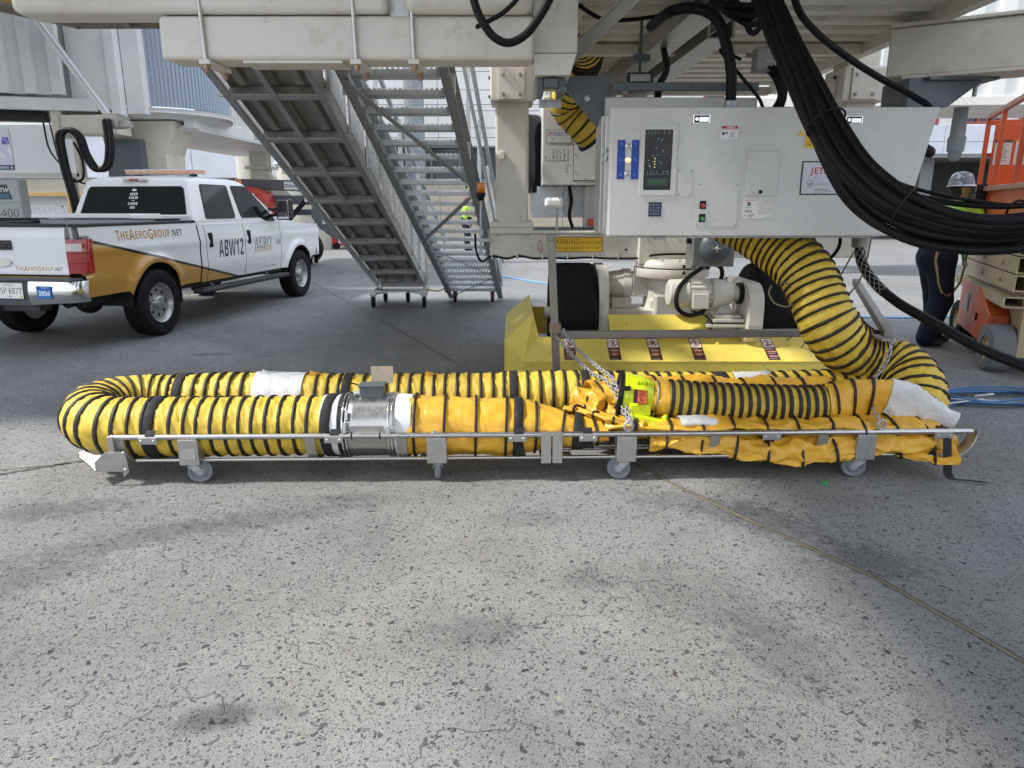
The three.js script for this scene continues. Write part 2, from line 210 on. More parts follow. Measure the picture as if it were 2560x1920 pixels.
  // joints between the slabs, filled with sealant, and the wider cracks
  const ribbon = (pts, w, jit, seed, y = 0.003) => { const rr = rng(seed), out = []; for (let k = 0; k < pts.length - 1; k++) { const [ax, az] = pts[k], [bx, bz] = pts[k + 1], L = Math.hypot(bx - ax, bz - az), n = Math.max(1, Math.round(L / 0.02)); for (let i = k ? 1 : 0; i <= n; i++) out.push([lerp(ax, bx, i / n) + (rr() - 0.5) * jit, lerp(az, bz, i / n) + (rr() - 0.5) * jit, w * (0.6 + 0.8 * rr())]); }
    return grid(out.length - 1, 1, (a, b) => { const i = Math.round(a * (out.length - 1)), p = out[i], q = out[Math.min(i + 1, out.length - 1)], o = out[Math.max(i - 1, 0)], dx = q[0] - o[0], dz = q[1] - o[1], l = Math.hypot(dx, dz) || 1, s = (b - 0.5) * p[2]; return [p[0] - (dz / l) * s, y, p[1] + (dx / l) * s]; }); };
  const far = [[-14, -36.2], [-3.9, -14.3], [-1.84, -9.87], [-0.83, -7.62], [0.852, -3.944], [1.175, -3.385], [1.572, -2.739], [1.794, -2.176], [2.3, -0.8]];
  struct('joint_sealant', [ribbon(far, 0.02, 0.004, 3), ribbon([[-6.5, -2.9], [-2.775, -4.145]], 0.012, 0.004, 9)], mat([0.19, 0.17, 0.12], 0.8, 0, { map: 'grime', mapS: 0.2 }));
  struct('joint_gap', [ribbon(far.map(([x, z]) => [x + 0.012, z + 0.004]), 0.005, 0.006, 4, 0.0045), ribbon([[-6, -3.05], [-3.04, -3.96], [-2.775, -4.145], [-2.2, -4.4]], 0.016, 0.014, 19, 0.007)], mat([0.05, 0.046, 0.038], 0.9));
  const cr = mat([0.07, 0.07, 0.07], 0.9), wander = (x, z, th, n, seed) => { const rr = rng(seed), p = [[x, z]]; for (let i = 0; i < n; i++) { th += (rr() - 0.5) * 1.1; const tj = th + (rr() - 0.5) * 1.6; x += Math.cos(tj) * 0.045; z += Math.sin(tj) * 0.045; p.push([x, z]); } return p; };
  const lines = [[-2.6, -2.35, -0.35, 26, 1], [-0.25, -1.5, -2.2, 7, 2], [-0.3, -1.7, -0.6, 12, 3], [0.02, -2.36, -0.1, 14, 4], [-1.2, -1.85, -0.5, 10, 5], [0.25, -2.75, -0.1, 12, 6], [-2.2, -1.95, -0.6, 10, 7], [-1.4, -2.1, 0.9, 6, 8], [-0.95, -2.3, -0.4, 9, 9], [-2.0, -2.9, -0.3, 20, 10], [-1.6, -3.3, -0.25, 16, 11], [0.6, -1.6, -0.3, 8, 12], [1.1, -2.5, 0.4, 8, 13]];
  struct('concrete_crack', lines.map(([x, z, t, n, s]) => ribbon(wander(x, z, t, n, s * 13), 0.0021, 0.016, s, 0.0025)), cr);
}
// ---------- the boarding bridge overhead ----------
{
  const t = thing('boarding_bridge', 'cream boarding bridge tunnel overhead with ribbed metal underside', 'boarding bridge', [1.8, 2.9, -3]);
  // ribbed floor pans, ribs across the tunnel
  const X0 = 0.5, X1 = 3.1, prof = []; const z0 = -9.2, z1 = -1.2, pitch = 0.29;
  const nP = Math.round((z1 - z0) / pitch);
  for (let k = 0; k < nP; k++) { const a = z0 + k * pitch; prof.push([a, 2.99], [a + 0.11, 2.99], [a + 0.135, 2.945], [a + 0.265, 2.945]); }
  prof.push([z1, 2.99], [z1, 3.02], [z0, 3.02]);
  part(t, 'floor_pan', prismX(prof, X0, X1), M.cream);
  part(t, 'edge_beam', box(X0 - 0.1, X0, 2.86, 3.15, z0, z1, 0.01), M.cream);
  part(t, 'edge_beam', box(X1, X1 + 0.1, 2.86, 3.15, z0, z1, 0.01), M.cream);
  for (const z of [-9.25, -6.9, -4.3, -1.6]) part(t, 'cross_member', box(X0, X1, 2.85, 2.944, z, z + 0.09, 0.008), M.cream);
  const wall = (x) => { const pr = []; for (let k = 0; k < 26; k++) { const a = z0 + k * 0.3; pr.push([a, x], [a + 0.12, x], [a + 0.15, x + 0.05], [a + 0.27, x + 0.05]); } const g = []; const s = pr.map(([z, q]) => [q, -z]); const back = pr.slice().reverse().map(([z, q]) => [q + 0.03, -z]); g.push(prism([...s, ...back], 0, 2.5).rotateX(-PI / 2).translate(0, 3.15, 0)); return g; };
  part(t, 'side_wall', wall(X0 - 0.06), M.white); part(t, 'side_wall', wall(X1 + 0.02), M.white);
  part(t, 'cab', [box(-2.1, 3.6, 4.0, 4.12, -3.9, 1.6), box(-2.1, 3.6, 6.2, 6.3, -3.9, 1.6), box(-2.1, -2.0, 4.12, 6.2, -3.9, 1.6), box(3.5, 3.6, 4.12, 6.2, -3.9, 1.6), box(-2.0, 0.4, 4.12, 6.2, -3.9, -3.8)], M.white);
  part(t, 'roof', box(X0 - 0.1, X1 + 0.1, 5.65, 5.75, z0, z1), M.white);
  part(t, 'end_wall', box(X0, X1, 3.03, 5.65, z0 + 0.02, z0 + 0.08), M.white);
  // two cable trays: open channels under the floor
  for (const [xa, za, xb, zb] of [[1.2, -5.2, 1.0, -9.1], [1.5, -5.9, 1.36, -9.1]]) {
    const ch = [bar([xa, 2.86, za], [xb, 2.86, zb], 0.02, 0.14), bar([xa + 0.19, 2.86, za], [xb + 0.19, 2.86, zb], 0.02, 0.14), bar([xa + 0.095, 2.795, za], [xb + 0.095, 2.795, zb], 0.17, 0.012)];
    part(t, 'cable_tray', ch, M.mill);
  }
  part(t, 'cross_pipe', cyl([0.5, 2.9, -4.9], [3.1, 2.9, -4.9], 0.03), M.zinc);
  part(t, 'diagonal_brace', [bar([0.37, 2.5, -5.3], [0.9, 2.95, -5.0], 0.075, 0.012, 0, [0, 0, 1]), bar([0.34, 2.54, -5.32], [0.87, 2.99, -5.02], 0.012, 0.07, 0, [0, 0, 1])], M.mill);
}
// the cross girder at the right
{
  const A = [2.95, -6.0], d = [0.857, 0.515], L = 3.4, B = [A[0] + d[0] * L, A[1] + d[1] * L];
  const t = thing('cross_girder', 'deep cream box girder overhead at right with grey bracket below', 'girder', [4.2, 2.5, -5.3]);
  part(t, 'web', bar([A[0], 2.68, A[1]], [B[0], 2.68, B[1]], 0.3, 0.34, 0.012), M.cream);
  part(t, 'bottom_flange', bar([A[0] + 0.1, 2.495, A[1] + 0.05], [B[0], 2.495, B[1]], 0.38, 0.024, 0.004), M.cream);
  part(t, 'top_flange', bar([A[0], 2.865, A[1]], [B[0], 2.865, B[1]], 0.38, 0.024, 0.004), M.cream);
  part(t, 'end_stiffener', bar([A[0] + 0.16, 2.52, A[1] - 0.08 + 0.2], [A[0] + 0.16, 2.85, A[1] - 0.08 + 0.2], 0.02, 0.12), M.cream);
  part(t, 'bracket', prism([[2.98, 2.482], [3.52, 2.482], [3.52, 2.45], [3.3, 2.28], [2.98, 2.24]], -6.12, -5.72, 0.006), M.grey);
  part(t, 'mounting_plate', box(3.1, 3.62, 2.462, 2.484, -5.98, -5.66), M.grey);
  part(t, 'bolt', [hexbolt([3.52, 2.462, -5.78], [0, -1, 0], 0.03, 0.03), cyl([3.52, 2.43, -5.78], [3.52, 2.36, -5.78], 0.016)], M.mill);
}
// landing frame at the left: two stacked beams with clamps, an added shade deck and grating
{
  const t = thing('landing_platform', 'cream stair landing frame of two stacked rounded beams overhead at left', 'platform', [-1.2, 2.4, -4.9]);
  part(t, 'lower_beam', box(-2.1, 0.13, 2.4, 2.645, -4.86, -4.6, 0.03), M.white);
  part(t, 'upper_beam', box(-2.95, -0.73, 2.652, 2.96, -4.86, -4.58, 0.045), M.white);
  part(t, 'splice_block', box(-0.63, 0.122, 2.648, 3.0, -4.9, -4.52, 0.06), M.white);
  part(t, 'splice_plate', box(-0.735, -0.62, 2.65, 2.95, -4.84, -4.68), M.alu);
  part(t, 'weld_plate', box(-1.62, -1.02, 2.385, 2.402, -4.84, -4.62, 0.004), M.white);
  for (const x of [-1.83, -0.93, -0.585]) {
    const c = part(t, 'clamp_rod', [cyl([x - 0.012, 3.05, -4.572], [x, 2.36, -4.588], 0.0125, 0.0125, 12), cyl([x, 3.05, -4.875], [x, 2.36, -4.875], 0.0125, 0.0125, 12)], M.alu);
    part(c, 'clamp_plate', box(x - 0.032, x + 0.032, 2.37, 2.398, -4.9, -4.56, 0.003), M.white);
    part(c, 'nut', [cyl([x, 2.37, -4.588], [x, 2.345, -4.588], 0.022, 0.022, 6), cyl([x, 2.345, -4.588], [x, 2.328, -4.588], 0.014, 0.011, 10)], mat([0.36, 0.23, 0.15], 0.45, 0.6));
    part(c, 'nut', [cyl([x, 2.37, -4.875], [x, 2.345, -4.875], 0.022, 0.022, 6), cyl([x, 2.345, -4.875], [x, 2.328, -4.875], 0.014, 0.011, 10)], mat([0.36, 0.23, 0.15], 0.45, 0.6));
  }
  part(t, 'added_shade_deck', box(-2.6, 0.4, 3.0, 3.04, -5.55, -4.4), M.aluDull);  // unseen solid deck, added to cast shade under the landing
  // yellow grating bay with steel frame, chamfered corner
  const fr = (p, q) => bar(p, q, 0.05, 0.09);
  part(t, 'grating_frame', [fr([-3.75, 2.93, -5.25], [-3.35, 2.93, -6.02]), fr([-3.37, 2.93, -6.0], [-2.3, 2.93, -6.0]), fr([-3.75, 2.93, -5.25], [-3.75, 2.93, -4.2]), fr([-2.95, 2.93, -5.98], [-2.75, 2.93, -4.8]), fr([-2.3, 2.93, -6.0], [-2.3, 2.93, -4.8]), fr([-3.75, 2.93, -4.2], [-2.3, 2.93, -4.2])], M.rawsteel);
  const gb = []; for (let i = 0; i < 34; i++) { const z = -5.95 + i * 0.052, xl = z < -5.25 ? -3.73 + (-5.25 - z) * 0.52 : -3.73; gb.push(box(xl, -2.32, 2.945, 2.97, z, z + 0.012)); } for (let i = 0; i < 26; i++) gb.push(box(-3.7 + i * 0.054, -3.688 + i * 0.054, 2.948, 2.966, i < 8 ? -5.2 - i * 0.09 : -5.95, -4.22));
  part(t, 'grating', gb, mat([0.42, 0.27, 0.04], 0.6)).userData.kind = 'stuff';
}
// leg of the bridge hanging at the top centre, with its grey gusset
{
  const t = thing('support_leg', 'speckled cream support leg hanging beside the power cabinet with grey triangular gusset', 'bridge leg', [0.26, 2.3, -4.85]);
  part(t, 'leg_box', box(0.125, 0.4, 2.46, 4.2, -5.1, -4.7, 0.008), mat([0.64, 0.63, 0.58], 0.5, 0, { map: 'grime', mapS: 0.5, bump: 'fine', bs: 0.0008 }));
  part(t, 'foot_taper', prism([[0.127, 2.459], [0.398, 2.459], [0.36, 2.335], [0.145, 2.335]], -5.09, -4.72, 0.006), M.white);
  part(t, 'hinge_block', [box(0.16, 0.2, 2.24, 2.33, -5.06, -4.8, 0.006), box(0.29, 0.335, 2.24, 2.33, -5.06, -4.8, 0.006), box(0.2, 0.29, 2.27, 2.325, -4.9, -4.76, 0.006)], M.grey);
  part(t, 'hinge_pin', cyl([0.15, 2.275, -4.85], [0.345, 2.275, -4.85], 0.016), M.zinc);
  part(t, 'hinge_plate', [box(0.18, 0.33, 2.19, 2.24, -5.08, -5.06), hexbolt([0.215, 2.213, -5.058], [0, 0, 1], 0.014), hexbolt([0.3, 2.213, -5.058], [0, 0, 1], 0.014)], M.zinc);
  part(t, 'gusset', [prism([[0.335, 2.39], [0.66, 2.39], [0.66, 2.06], [0.602, 2.06], [0.335, 2.345]], -5.11, -5.09), bar([0.335, 2.35, -5.13], [0.602, 2.064, -5.13], 0.012, 0.09, 0, [0, 0, 1]), box(0.335, 0.66, 2.378, 2.391, -5.22, -5.085)], M.grey);
  part(t, 'label_tag', box(0.47, 0.503, -0.0165 + 2.24, 2.24 + 0.0165, -5.0892, -5.088).translate(-0.4865, -2.24, 0).rotateZ(0.55).translate(0.505, 2.25, 0), mat([0.55, 0.55, 0.55], 0.6));
  part(t, 'crossbar', [box(0.66, 1.62, 2.285, 2.335, -5.02, -4.99, 0.003), ...[0.75, 1.18, 1.42, 1.5].map((x) => hexbolt([x, 2.31, -4.99], [0, 0, 1], 0.013))], M.grey);
}
// lift columns on the cross beam
function liftColumn(xc, label) {
  const t = thing('lift_column', label, 'column', [xc, 1.31, -7.35], 'lift columns of the boarding bridge');
  part(t, 'column_tube', box(xc - 0.16, xc + 0.16, 1.36, 4.6, -7.5, -7.18, 0.03), M.cream);
  part(t, 'base_flange', [box(xc - 0.21, xc + 0.21, 1.345, 1.4, -7.55, -7.13, 0.006), box(xc - 0.215, xc + 0.205, 1.285, 1.343, -7.56, -7.125, 0.006)], M.cream);
  for (const s of [-1, 1]) part(t, 'flange_bolt', [hexbolt([xc + s * 0.17, 1.4, -7.165], [0, 1, 0], 0.022, 0.016), hexbolt([xc + s * 0.15, 1.285, -7.15], [0, -1, 0], 0.02, 0.016)], M.zinc);
  const c = part(t, 'collar', box(xc - 0.205, xc + 0.205, 2.5, 2.82, -7.56, -7.12, 0.02), M.cream);
  part(c, 'collar_plate', box(xc - 0.13, xc + 0.12, 2.52, 2.8, -7.12, -7.1, 0.004), M.cream);
  for (const [a, b] of [[-0.085, 2.57], [0.075, 2.57], [-0.085, 2.74], [0.075, 2.74]]) part(c, 'bolt', hexbolt([xc + a, b, -7.1], [0, 0, 1], 0.018, 0.014), M.zinc);
  for (const [s, b] of [[-1, 2.57], [-1, 2.74], [1, 2.57], [1, 2.74]]) part(c, 'bolt', hexbolt([xc + s * 0.205, b, -7.3], [s, 0, 0], 0.018, 0.016), M.dark);
  part(t, 'slider_block', box(xc + (xc < 1 ? 0.165 : -0.23), xc + (xc < 1 ? 0.23 : -0.165), 2.55, 2.72, -7.42, -7.24), M.cream);
  return t;
}
{
  const l = liftColumn(0.0, 'square cream lift column at left behind the yellow warning sign');
  part(l, 'switch_box', box(-0.125, -0.075, 1.985, 2.06, -7.18, -7.155, 0.006), M.white);
  part(l, 'conduit_box', box(-0.24, -0.165, 2.86, 2.92, -7.24, -7.18, 0.004), mat([0.12, 0.22, 0.25], 0.5));
  part(l, 'cable', tube([[-0.2, 2.885, -7.17], [-0.1, 2.87, -7.12], [-0.04, 2.95, -7.12], [0.0, 3.1, -7.1]], 0.013, 40), M.cable);
  part(l, 'cable', tube([[-0.06, 3.08, -7.12], [0.02, 2.95, -7.1], [0.15, 2.87, -7.1], [0.28, 2.9, -7.2]], 0.018, 40), M.cable);
  part(l, 'limit_switch', [box(0.08, 0.13, 2.93, 3.06, -7.16, -7.08, 0.004), box(0.135, 0.17, 2.97, 3.05, -7.14, -7.09, 0.004)], M.alu);
  liftColumn(3.3, 'square cream lift column at right behind the black cables');
}
{
  const t = thing('cross_beam', 'cream cross beam with yellow warning sign carried on the wheel bogie', 'beam', [1.65, 1.05, -7.35]);
  part(t, 'beam_box', box(-0.22, 3.55, 1.05, 1.285, -7.55, -7.15, 0.012), M.cream);
  part(t, 'top_flange', box(0.2, 3.1, 1.287, 1.31, -7.57, -7.12, 0.004), M.cream);
  part(t, 'saddle_plate', box(1.24, 1.92, 1.0, 1.3, -7.15, -7.02, 0.006), M.cream);
  for (const x of [1.3, 1.45, 1.6, 1.75, 1.88]) part(t, 'bolt', hexbolt([x, 1.26, -7.02], [0, 0, 1], 0.012, 0.008), M.cream);
  const w = part(t, 'warning_sign', box(0.355, 0.895, 1.11, 1.255, -7.15, -7.145), mat([0.75, 0.47, 0.02], 0.4));
  part(w, 'sign_print', plate([0.625, 1.1825, -7.1448], [0.27, 0, 0], [0, 0.0725, 0], 0.0015), paint(1024, 276, (x, W, H) => { x.fillStyle = '#e3b51d'; x.fillRect(0, 0, W, H); x.strokeStyle = '#1b1a17'; x.lineWidth = 10; x.strokeRect(8, 8, W - 16, H - 16); x.textAlign = 'left'; txt(x, 'WARNING', 40, 88, 132, '#1b1a17', 'sans-serif', '', 560); txt(x, 'STAND CLEAR', 620, 104, 64, '#1b1a17', 'sans-serif', '', 370); x.textAlign = 'center'; txt(x, 'BRIDGE MAY MOVE AT ANY TIME', 515, 204, 72, '#1b1a17', 'sans-serif', '', 930); }));
  part(t, 'cable', tube([[-0.36, 1.28, -7.08], [-0.35, 1.12, -7.08], [-0.3, 1.02, -7.1], [-0.2, 1.07, -7.12], [-0.05, 1.045, -7.13], [0.07, 1.07, -7.13], [0.22, 1.045, -7.13], [0.42, 1.05, -7.13], [0.55, 1.045, -7.13], [0.75, 1.055, -7.13], [0.95, 1.045, -7.13], [1.22, 1.05, -7.1], [1.4, 1.09, -7.0], [1.7, 1.1, -7.0], [1.84, 1.12, -6.9], [1.86, 1.2, -6.7]], 0.011, 200, 8), M.cable);
  for (const x of [-0.2, 0.05, 0.3, 0.55, 0.8, 1.05]) part(t, 'cable_clip', box(x - 0.007, x + 0.007, 1.04, 1.1, -7.15, -7.11, 0.002), M.alu);
  part(t, 'tow_loop', [tube([[0.27, 1.12, -7.13], [0.255, 1.19, -7.12], [0.275, 1.22, -7.12], [0.295, 1.19, -7.12], [0.295, 1.13, -7.12], [0.28, 1.1, -7.12]], 0.004, 40, 6, true)], mat([0.5, 0.16, 0.08], 0.5, 0.2));
  part(t, 'drain_hole', cyl([1.13, 1.13, -7.15], [1.13, 1.13, -7.1485], 0.012), M.black);
  // amber beacon on its rod at the beam's left end
  const b = thing('warning_beacon', 'amber beacon on a thin steel rod left of the lift column', 'beacon', [-0.3, 1.1, -7.1]);
  part(b, 'rod', [cyl([-0.305, 1.1, -7.08], [-0.3, 1.62, -7.08], 0.012), box(-0.33, -0.22, 1.21, 1.24, -7.14, -7.06, 0.003), box(-0.32, -0.28, 1.27, 1.33, -7.1, -7.06)], M.zinc);
  part(b, 'lamp_base', [cyl([-0.3, 1.6, -7.08], [-0.3, 1.645, -7.08], 0.024, 0.042), cyl([-0.3, 1.645, -7.08], [-0.3, 1.675, -7.08], 0.046, 0.046)], M.black);
  part(b, 'amber_lens', lathe([[0, 0], [0.039, 0], [0.038, 0.05], [0.037, 0.085], [0.03, 0.094], [0, 0.096]], [-0.3, 1.675, -7.08], [-0.3, 2, -7.08]), M.amber);
  const s = thing('obstacle_sensor', 'rounded white sensor housing above the yellow warning sign', 'sensor', [0.4, 1.5, -7.2]);
  part(s, 'housing', box(0.32, 0.5, 1.53, 1.63, -7.3, -7.14, 0.035), mat([0.8, 0.79, 0.77], 0.35));
  part(s, 'screw', [cyl([0.37, 1.625, -7.15], [0.37, 1.632, -7.148], 0.007), cyl([0.46, 1.622, -7.15], [0.46, 1.63, -7.148], 0.007)], M.mill);
  part(s, 'bracket', box(0.44, 0.46, 1.31, 1.54, -7.32, -7.26), M.zinc);
}
// steel lifting frame for the hose trolley
{
  const t = thing('chain_hoist', 'brown-grey steel chain hoist with upright post above the hose trolley', 'hoist', [0.37, 0, -5.6]);
  part(t, 'upright_post', bar([0.375, 0.0, -5.62], [0.302, 1.325, -5.62], 0.062, 0.062, 0.008, [1, 0, 0]), M.rawsteel);
  part(t, 'post_cap', bar([0.303, 1.29, -5.62], [0.301, 1.335, -5.62], 0.07, 0.07, 0.006, [1, 0, 0]), M.rawsteel);
  part(t, 'cross_bar', bar([0.38, 0.548, -5.62], [3.02, 0.57, -5.62], 0.06, 0.06, 0.008), M.rawsteel);
  part(t, 'clamp_block', box(0.3, 0.39, 0.56, 0.64, -5.68, -5.575, 0.006), mat([0.3, 0.23, 0.14], 0.55, 0.4));
  part(t, 'arm', bar([2.42, 0.745, -4.5], [3.13, 0.88, -6.5], 0.055, 0.06, 0.008), M.rawsteel);
  part(t, 'arm_end_plate', box(2.34, 2.5, 0.72, 0.735, -4.6, -4.42), M.rawsteel);
  part(t, 'shackle', [ring(0.025, 0.006, [0.32, 0.55, -5.57], [1, 0, 0.3], 20), ring(0.025, 0.006, [0.41, 0.58, -5.57], [1, 0, -0.3], 20), ring(0.022, 0.006, [2.41, 0.715, -4.45], [1, 0, 0], 20)], M.zinc);
}
// ---------- terminal buildings and the neighbouring gates ----------
const wallW = mat([0.68, 0.675, 0.66], 0.6, 0, { map: 'mottle', mapS: 5 }), wallB = mat([0.46, 0.41, 0.31], 0.7, 0, { map: 'mottle', mapS: 4 }), fascia = mat([0.62, 0.66, 0.72], 0.5, 0, { map: 'mottle', mapS: 5 }), redF = mat([0.32, 0.07, 0.06], 0.5), glz = mat([0.05, 0.06, 0.065], 0.08, 0, { noR: true }), soffit = mat([0.2, 0.2, 0.2], 0.7);
{
  const zf = -34, t = thing('terminal_building', 'pale panelled terminal wall with dark window band behind the stairs', 'building', [0, 0, zf]);
  part(t, 'core', box(-9, 8, 0, 9.6, zf - 8, zf - 0.5), wallB);
  for (let k = 0; k < 6; k++) part(t, 'wall_panel', box(-9 + k * 2.84, -9 + k * 2.84 + 2.82, 0, 2.66, zf - 0.5, zf), wallB);
  part(t, 'window_sill', box(-9, 8, 2.66, 2.74, zf - 0.5, zf + 0.06), soffit);
  for (let k = 0; k < 13; k++) { const x = -9 + k * 1.31, w = part(t, 'window', [box(x, x + 0.07, 2.74, 4.14, zf - 0.45, zf - 0.3)], soffit); part(w, 'pane', box(x + 0.07, x + 1.31, 2.74, 4.14, zf - 0.42, zf - 0.4), glz); }
  part(t, 'window_head', box(-9, 8, 4.14, 4.2, zf - 0.5, zf), soffit);
  let y = 4.2; for (const h of [0.36, 0.42, 0.73, 0.26, 0.62, 0.77, 0.36, 0.8, 0.26, 0.8]) { for (let k = 0; k < 3; k++) part(t, 'cladding_panel', box(-9 + k * 5.67, -9 + k * 5.67 + 5.65, y + 0.012, y + h - 0.012, zf - 0.3, zf), wallW); y += h; }
}
{
  const zf = -34, t = thing('terminal_wing', 'terminal wing with red framed windows above a white fascia at right', 'building', [19, 0, zf]);
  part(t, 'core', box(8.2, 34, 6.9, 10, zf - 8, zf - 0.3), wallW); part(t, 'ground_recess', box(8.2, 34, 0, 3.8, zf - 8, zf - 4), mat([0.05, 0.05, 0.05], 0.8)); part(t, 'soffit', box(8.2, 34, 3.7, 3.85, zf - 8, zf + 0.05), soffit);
  for (let k = 0; k < 9; k++) { const x = 8.2 + k * 2.86; part(t, 'fascia_panel', box(x, x + 2.84, 3.86, 4.38, zf - 0.3, zf + 0.06), fascia); part(t, 'fascia_panel', box(x, x + 2.84, 4.4, 5.1, zf - 0.3, zf + 0.05), fascia); const w = part(t, 'window', [box(x + 0.4, x + 2.5, 5.15, 5.25, zf - 0.2, zf), box(x + 0.4, x + 2.5, 6.6, 6.7, zf - 0.2, zf), box(x + 0.4, x + 0.5, 5.25, 6.6, zf - 0.2, zf), box(x + 2.4, x + 2.5, 5.25, 6.6, zf - 0.2, zf), box(x + 1.4, x + 1.48, 5.25, 6.6, zf - 0.2, zf)], redF); part(w, 'pane', box(x + 0.5, x + 1.4, 5.25, 6.6, zf - 0.15, zf - 0.13), glz); part(w, 'pane', box(x + 1.48, x + 2.4, 5.25, 6.6, zf - 0.15, zf - 0.13), glz); part(t, 'pier', box(x - 0.35, x + 0.39, 5.1, 6.9, zf - 0.3, zf - 0.02), wallW); }
  for (const x of [9, 14, 19.2, 24, 29]) part(t, 'column', box(x, x + 0.6, 0, 3.7, zf - 1.4, zf - 0.8), soffit);
  part(t, 'gutter', box(8.2, 34, 6.9, 7.1, zf - 0.3, zf + 0.2), soffit);
}
const ribWall = (x0, z0, x1, z1, y0, y1, pitch, d = 0.06, flat = 0.5) => { const L = Math.hypot(x1 - x0, z1 - z0), n = Math.round(L / pitch), ux = (x1 - x0) / L, uz = (z1 - z0) / L, pr = []; for (let k = 0; k < n; k++) { const s = (k * L) / n, p = L / n; pr.push([s, 0], [s + p * flat * 0.85, 0], [s + p * flat, d], [s + p * 0.92, d]); } pr.push([L, 0]); return grid(pr.length - 1, 1, (a, b) => { const [s, o] = pr[Math.round(a * (pr.length - 1))]; return [x0 + ux * s - uz * o, lerp(y0, y1, b), z0 + uz * s + ux * o]; }).toNonIndexed(); };
const flatN = (g) => { g.computeVertexNormals(); return g; };
{
  const t = thing('boarding_bridge', 'distant white boarding bridge tunnel at upper right behind the lift', 'boarding bridge', [9, 3.6, -17]);
  part(t, 'ribbed_wall', flatN(ribWall(5.2, -16, 17, -15.2, 3.75, 6.4, 0.62)), mat([0.74, 0.74, 0.7], 0.5)); part(t, 'tunnel_box', slab([5.2, 3.62, -16.05], [17, 3.62, -15.25], [17, 3.62, -18], [5.2, 3.62, -18.6], -0.1), M.white); part(t, 'roof', slab([5.2, 6.4, -16.05], [17, 6.4, -15.25], [17, 6.4, -18], [5.2, 6.4, -18.6], 0.1), M.white); part(t, 'bottom_beam', bar([5.2, 3.66, -15.98], [17, 3.66, -15.18], 0.12, 0.18, 0.01), M.white); part(t, 'back_wall', slab([5.2, 3.7, -18.5], [17, 3.7, -17.9], [17, 6.4, -17.9], [5.2, 6.4, -18.5], 0.05), M.white); part(t, 'end_wall', slab([5.2, 3.7, -18.5], [5.2, 3.7, -16], [5.2, 6.4, -16], [5.2, 6.4, -18.5], 0.05), M.white);
  part(t, 'leg', box(7.2, 7.6, 0, 3.62, -17.3, -16.9, 0.02), M.white);
  const c = thing('camera_pod', 'grey camera pod hanging under the distant white tunnel', 'camera', [9.75, 2.4, -16.4]); part(c, 'pod', [lathe([[0, 0], [0.08, 0.02], [0.13, 0.1], [0.14, 0.2], [0.17, 0.22], [0.18, 0.5], [0.15, 0.54], [0.14, 1.12]], [9.75, 2.5, -16.4], [9.75, 5, -16.4], 24)], mat([0.14, 0.145, 0.15], 0.5));
}
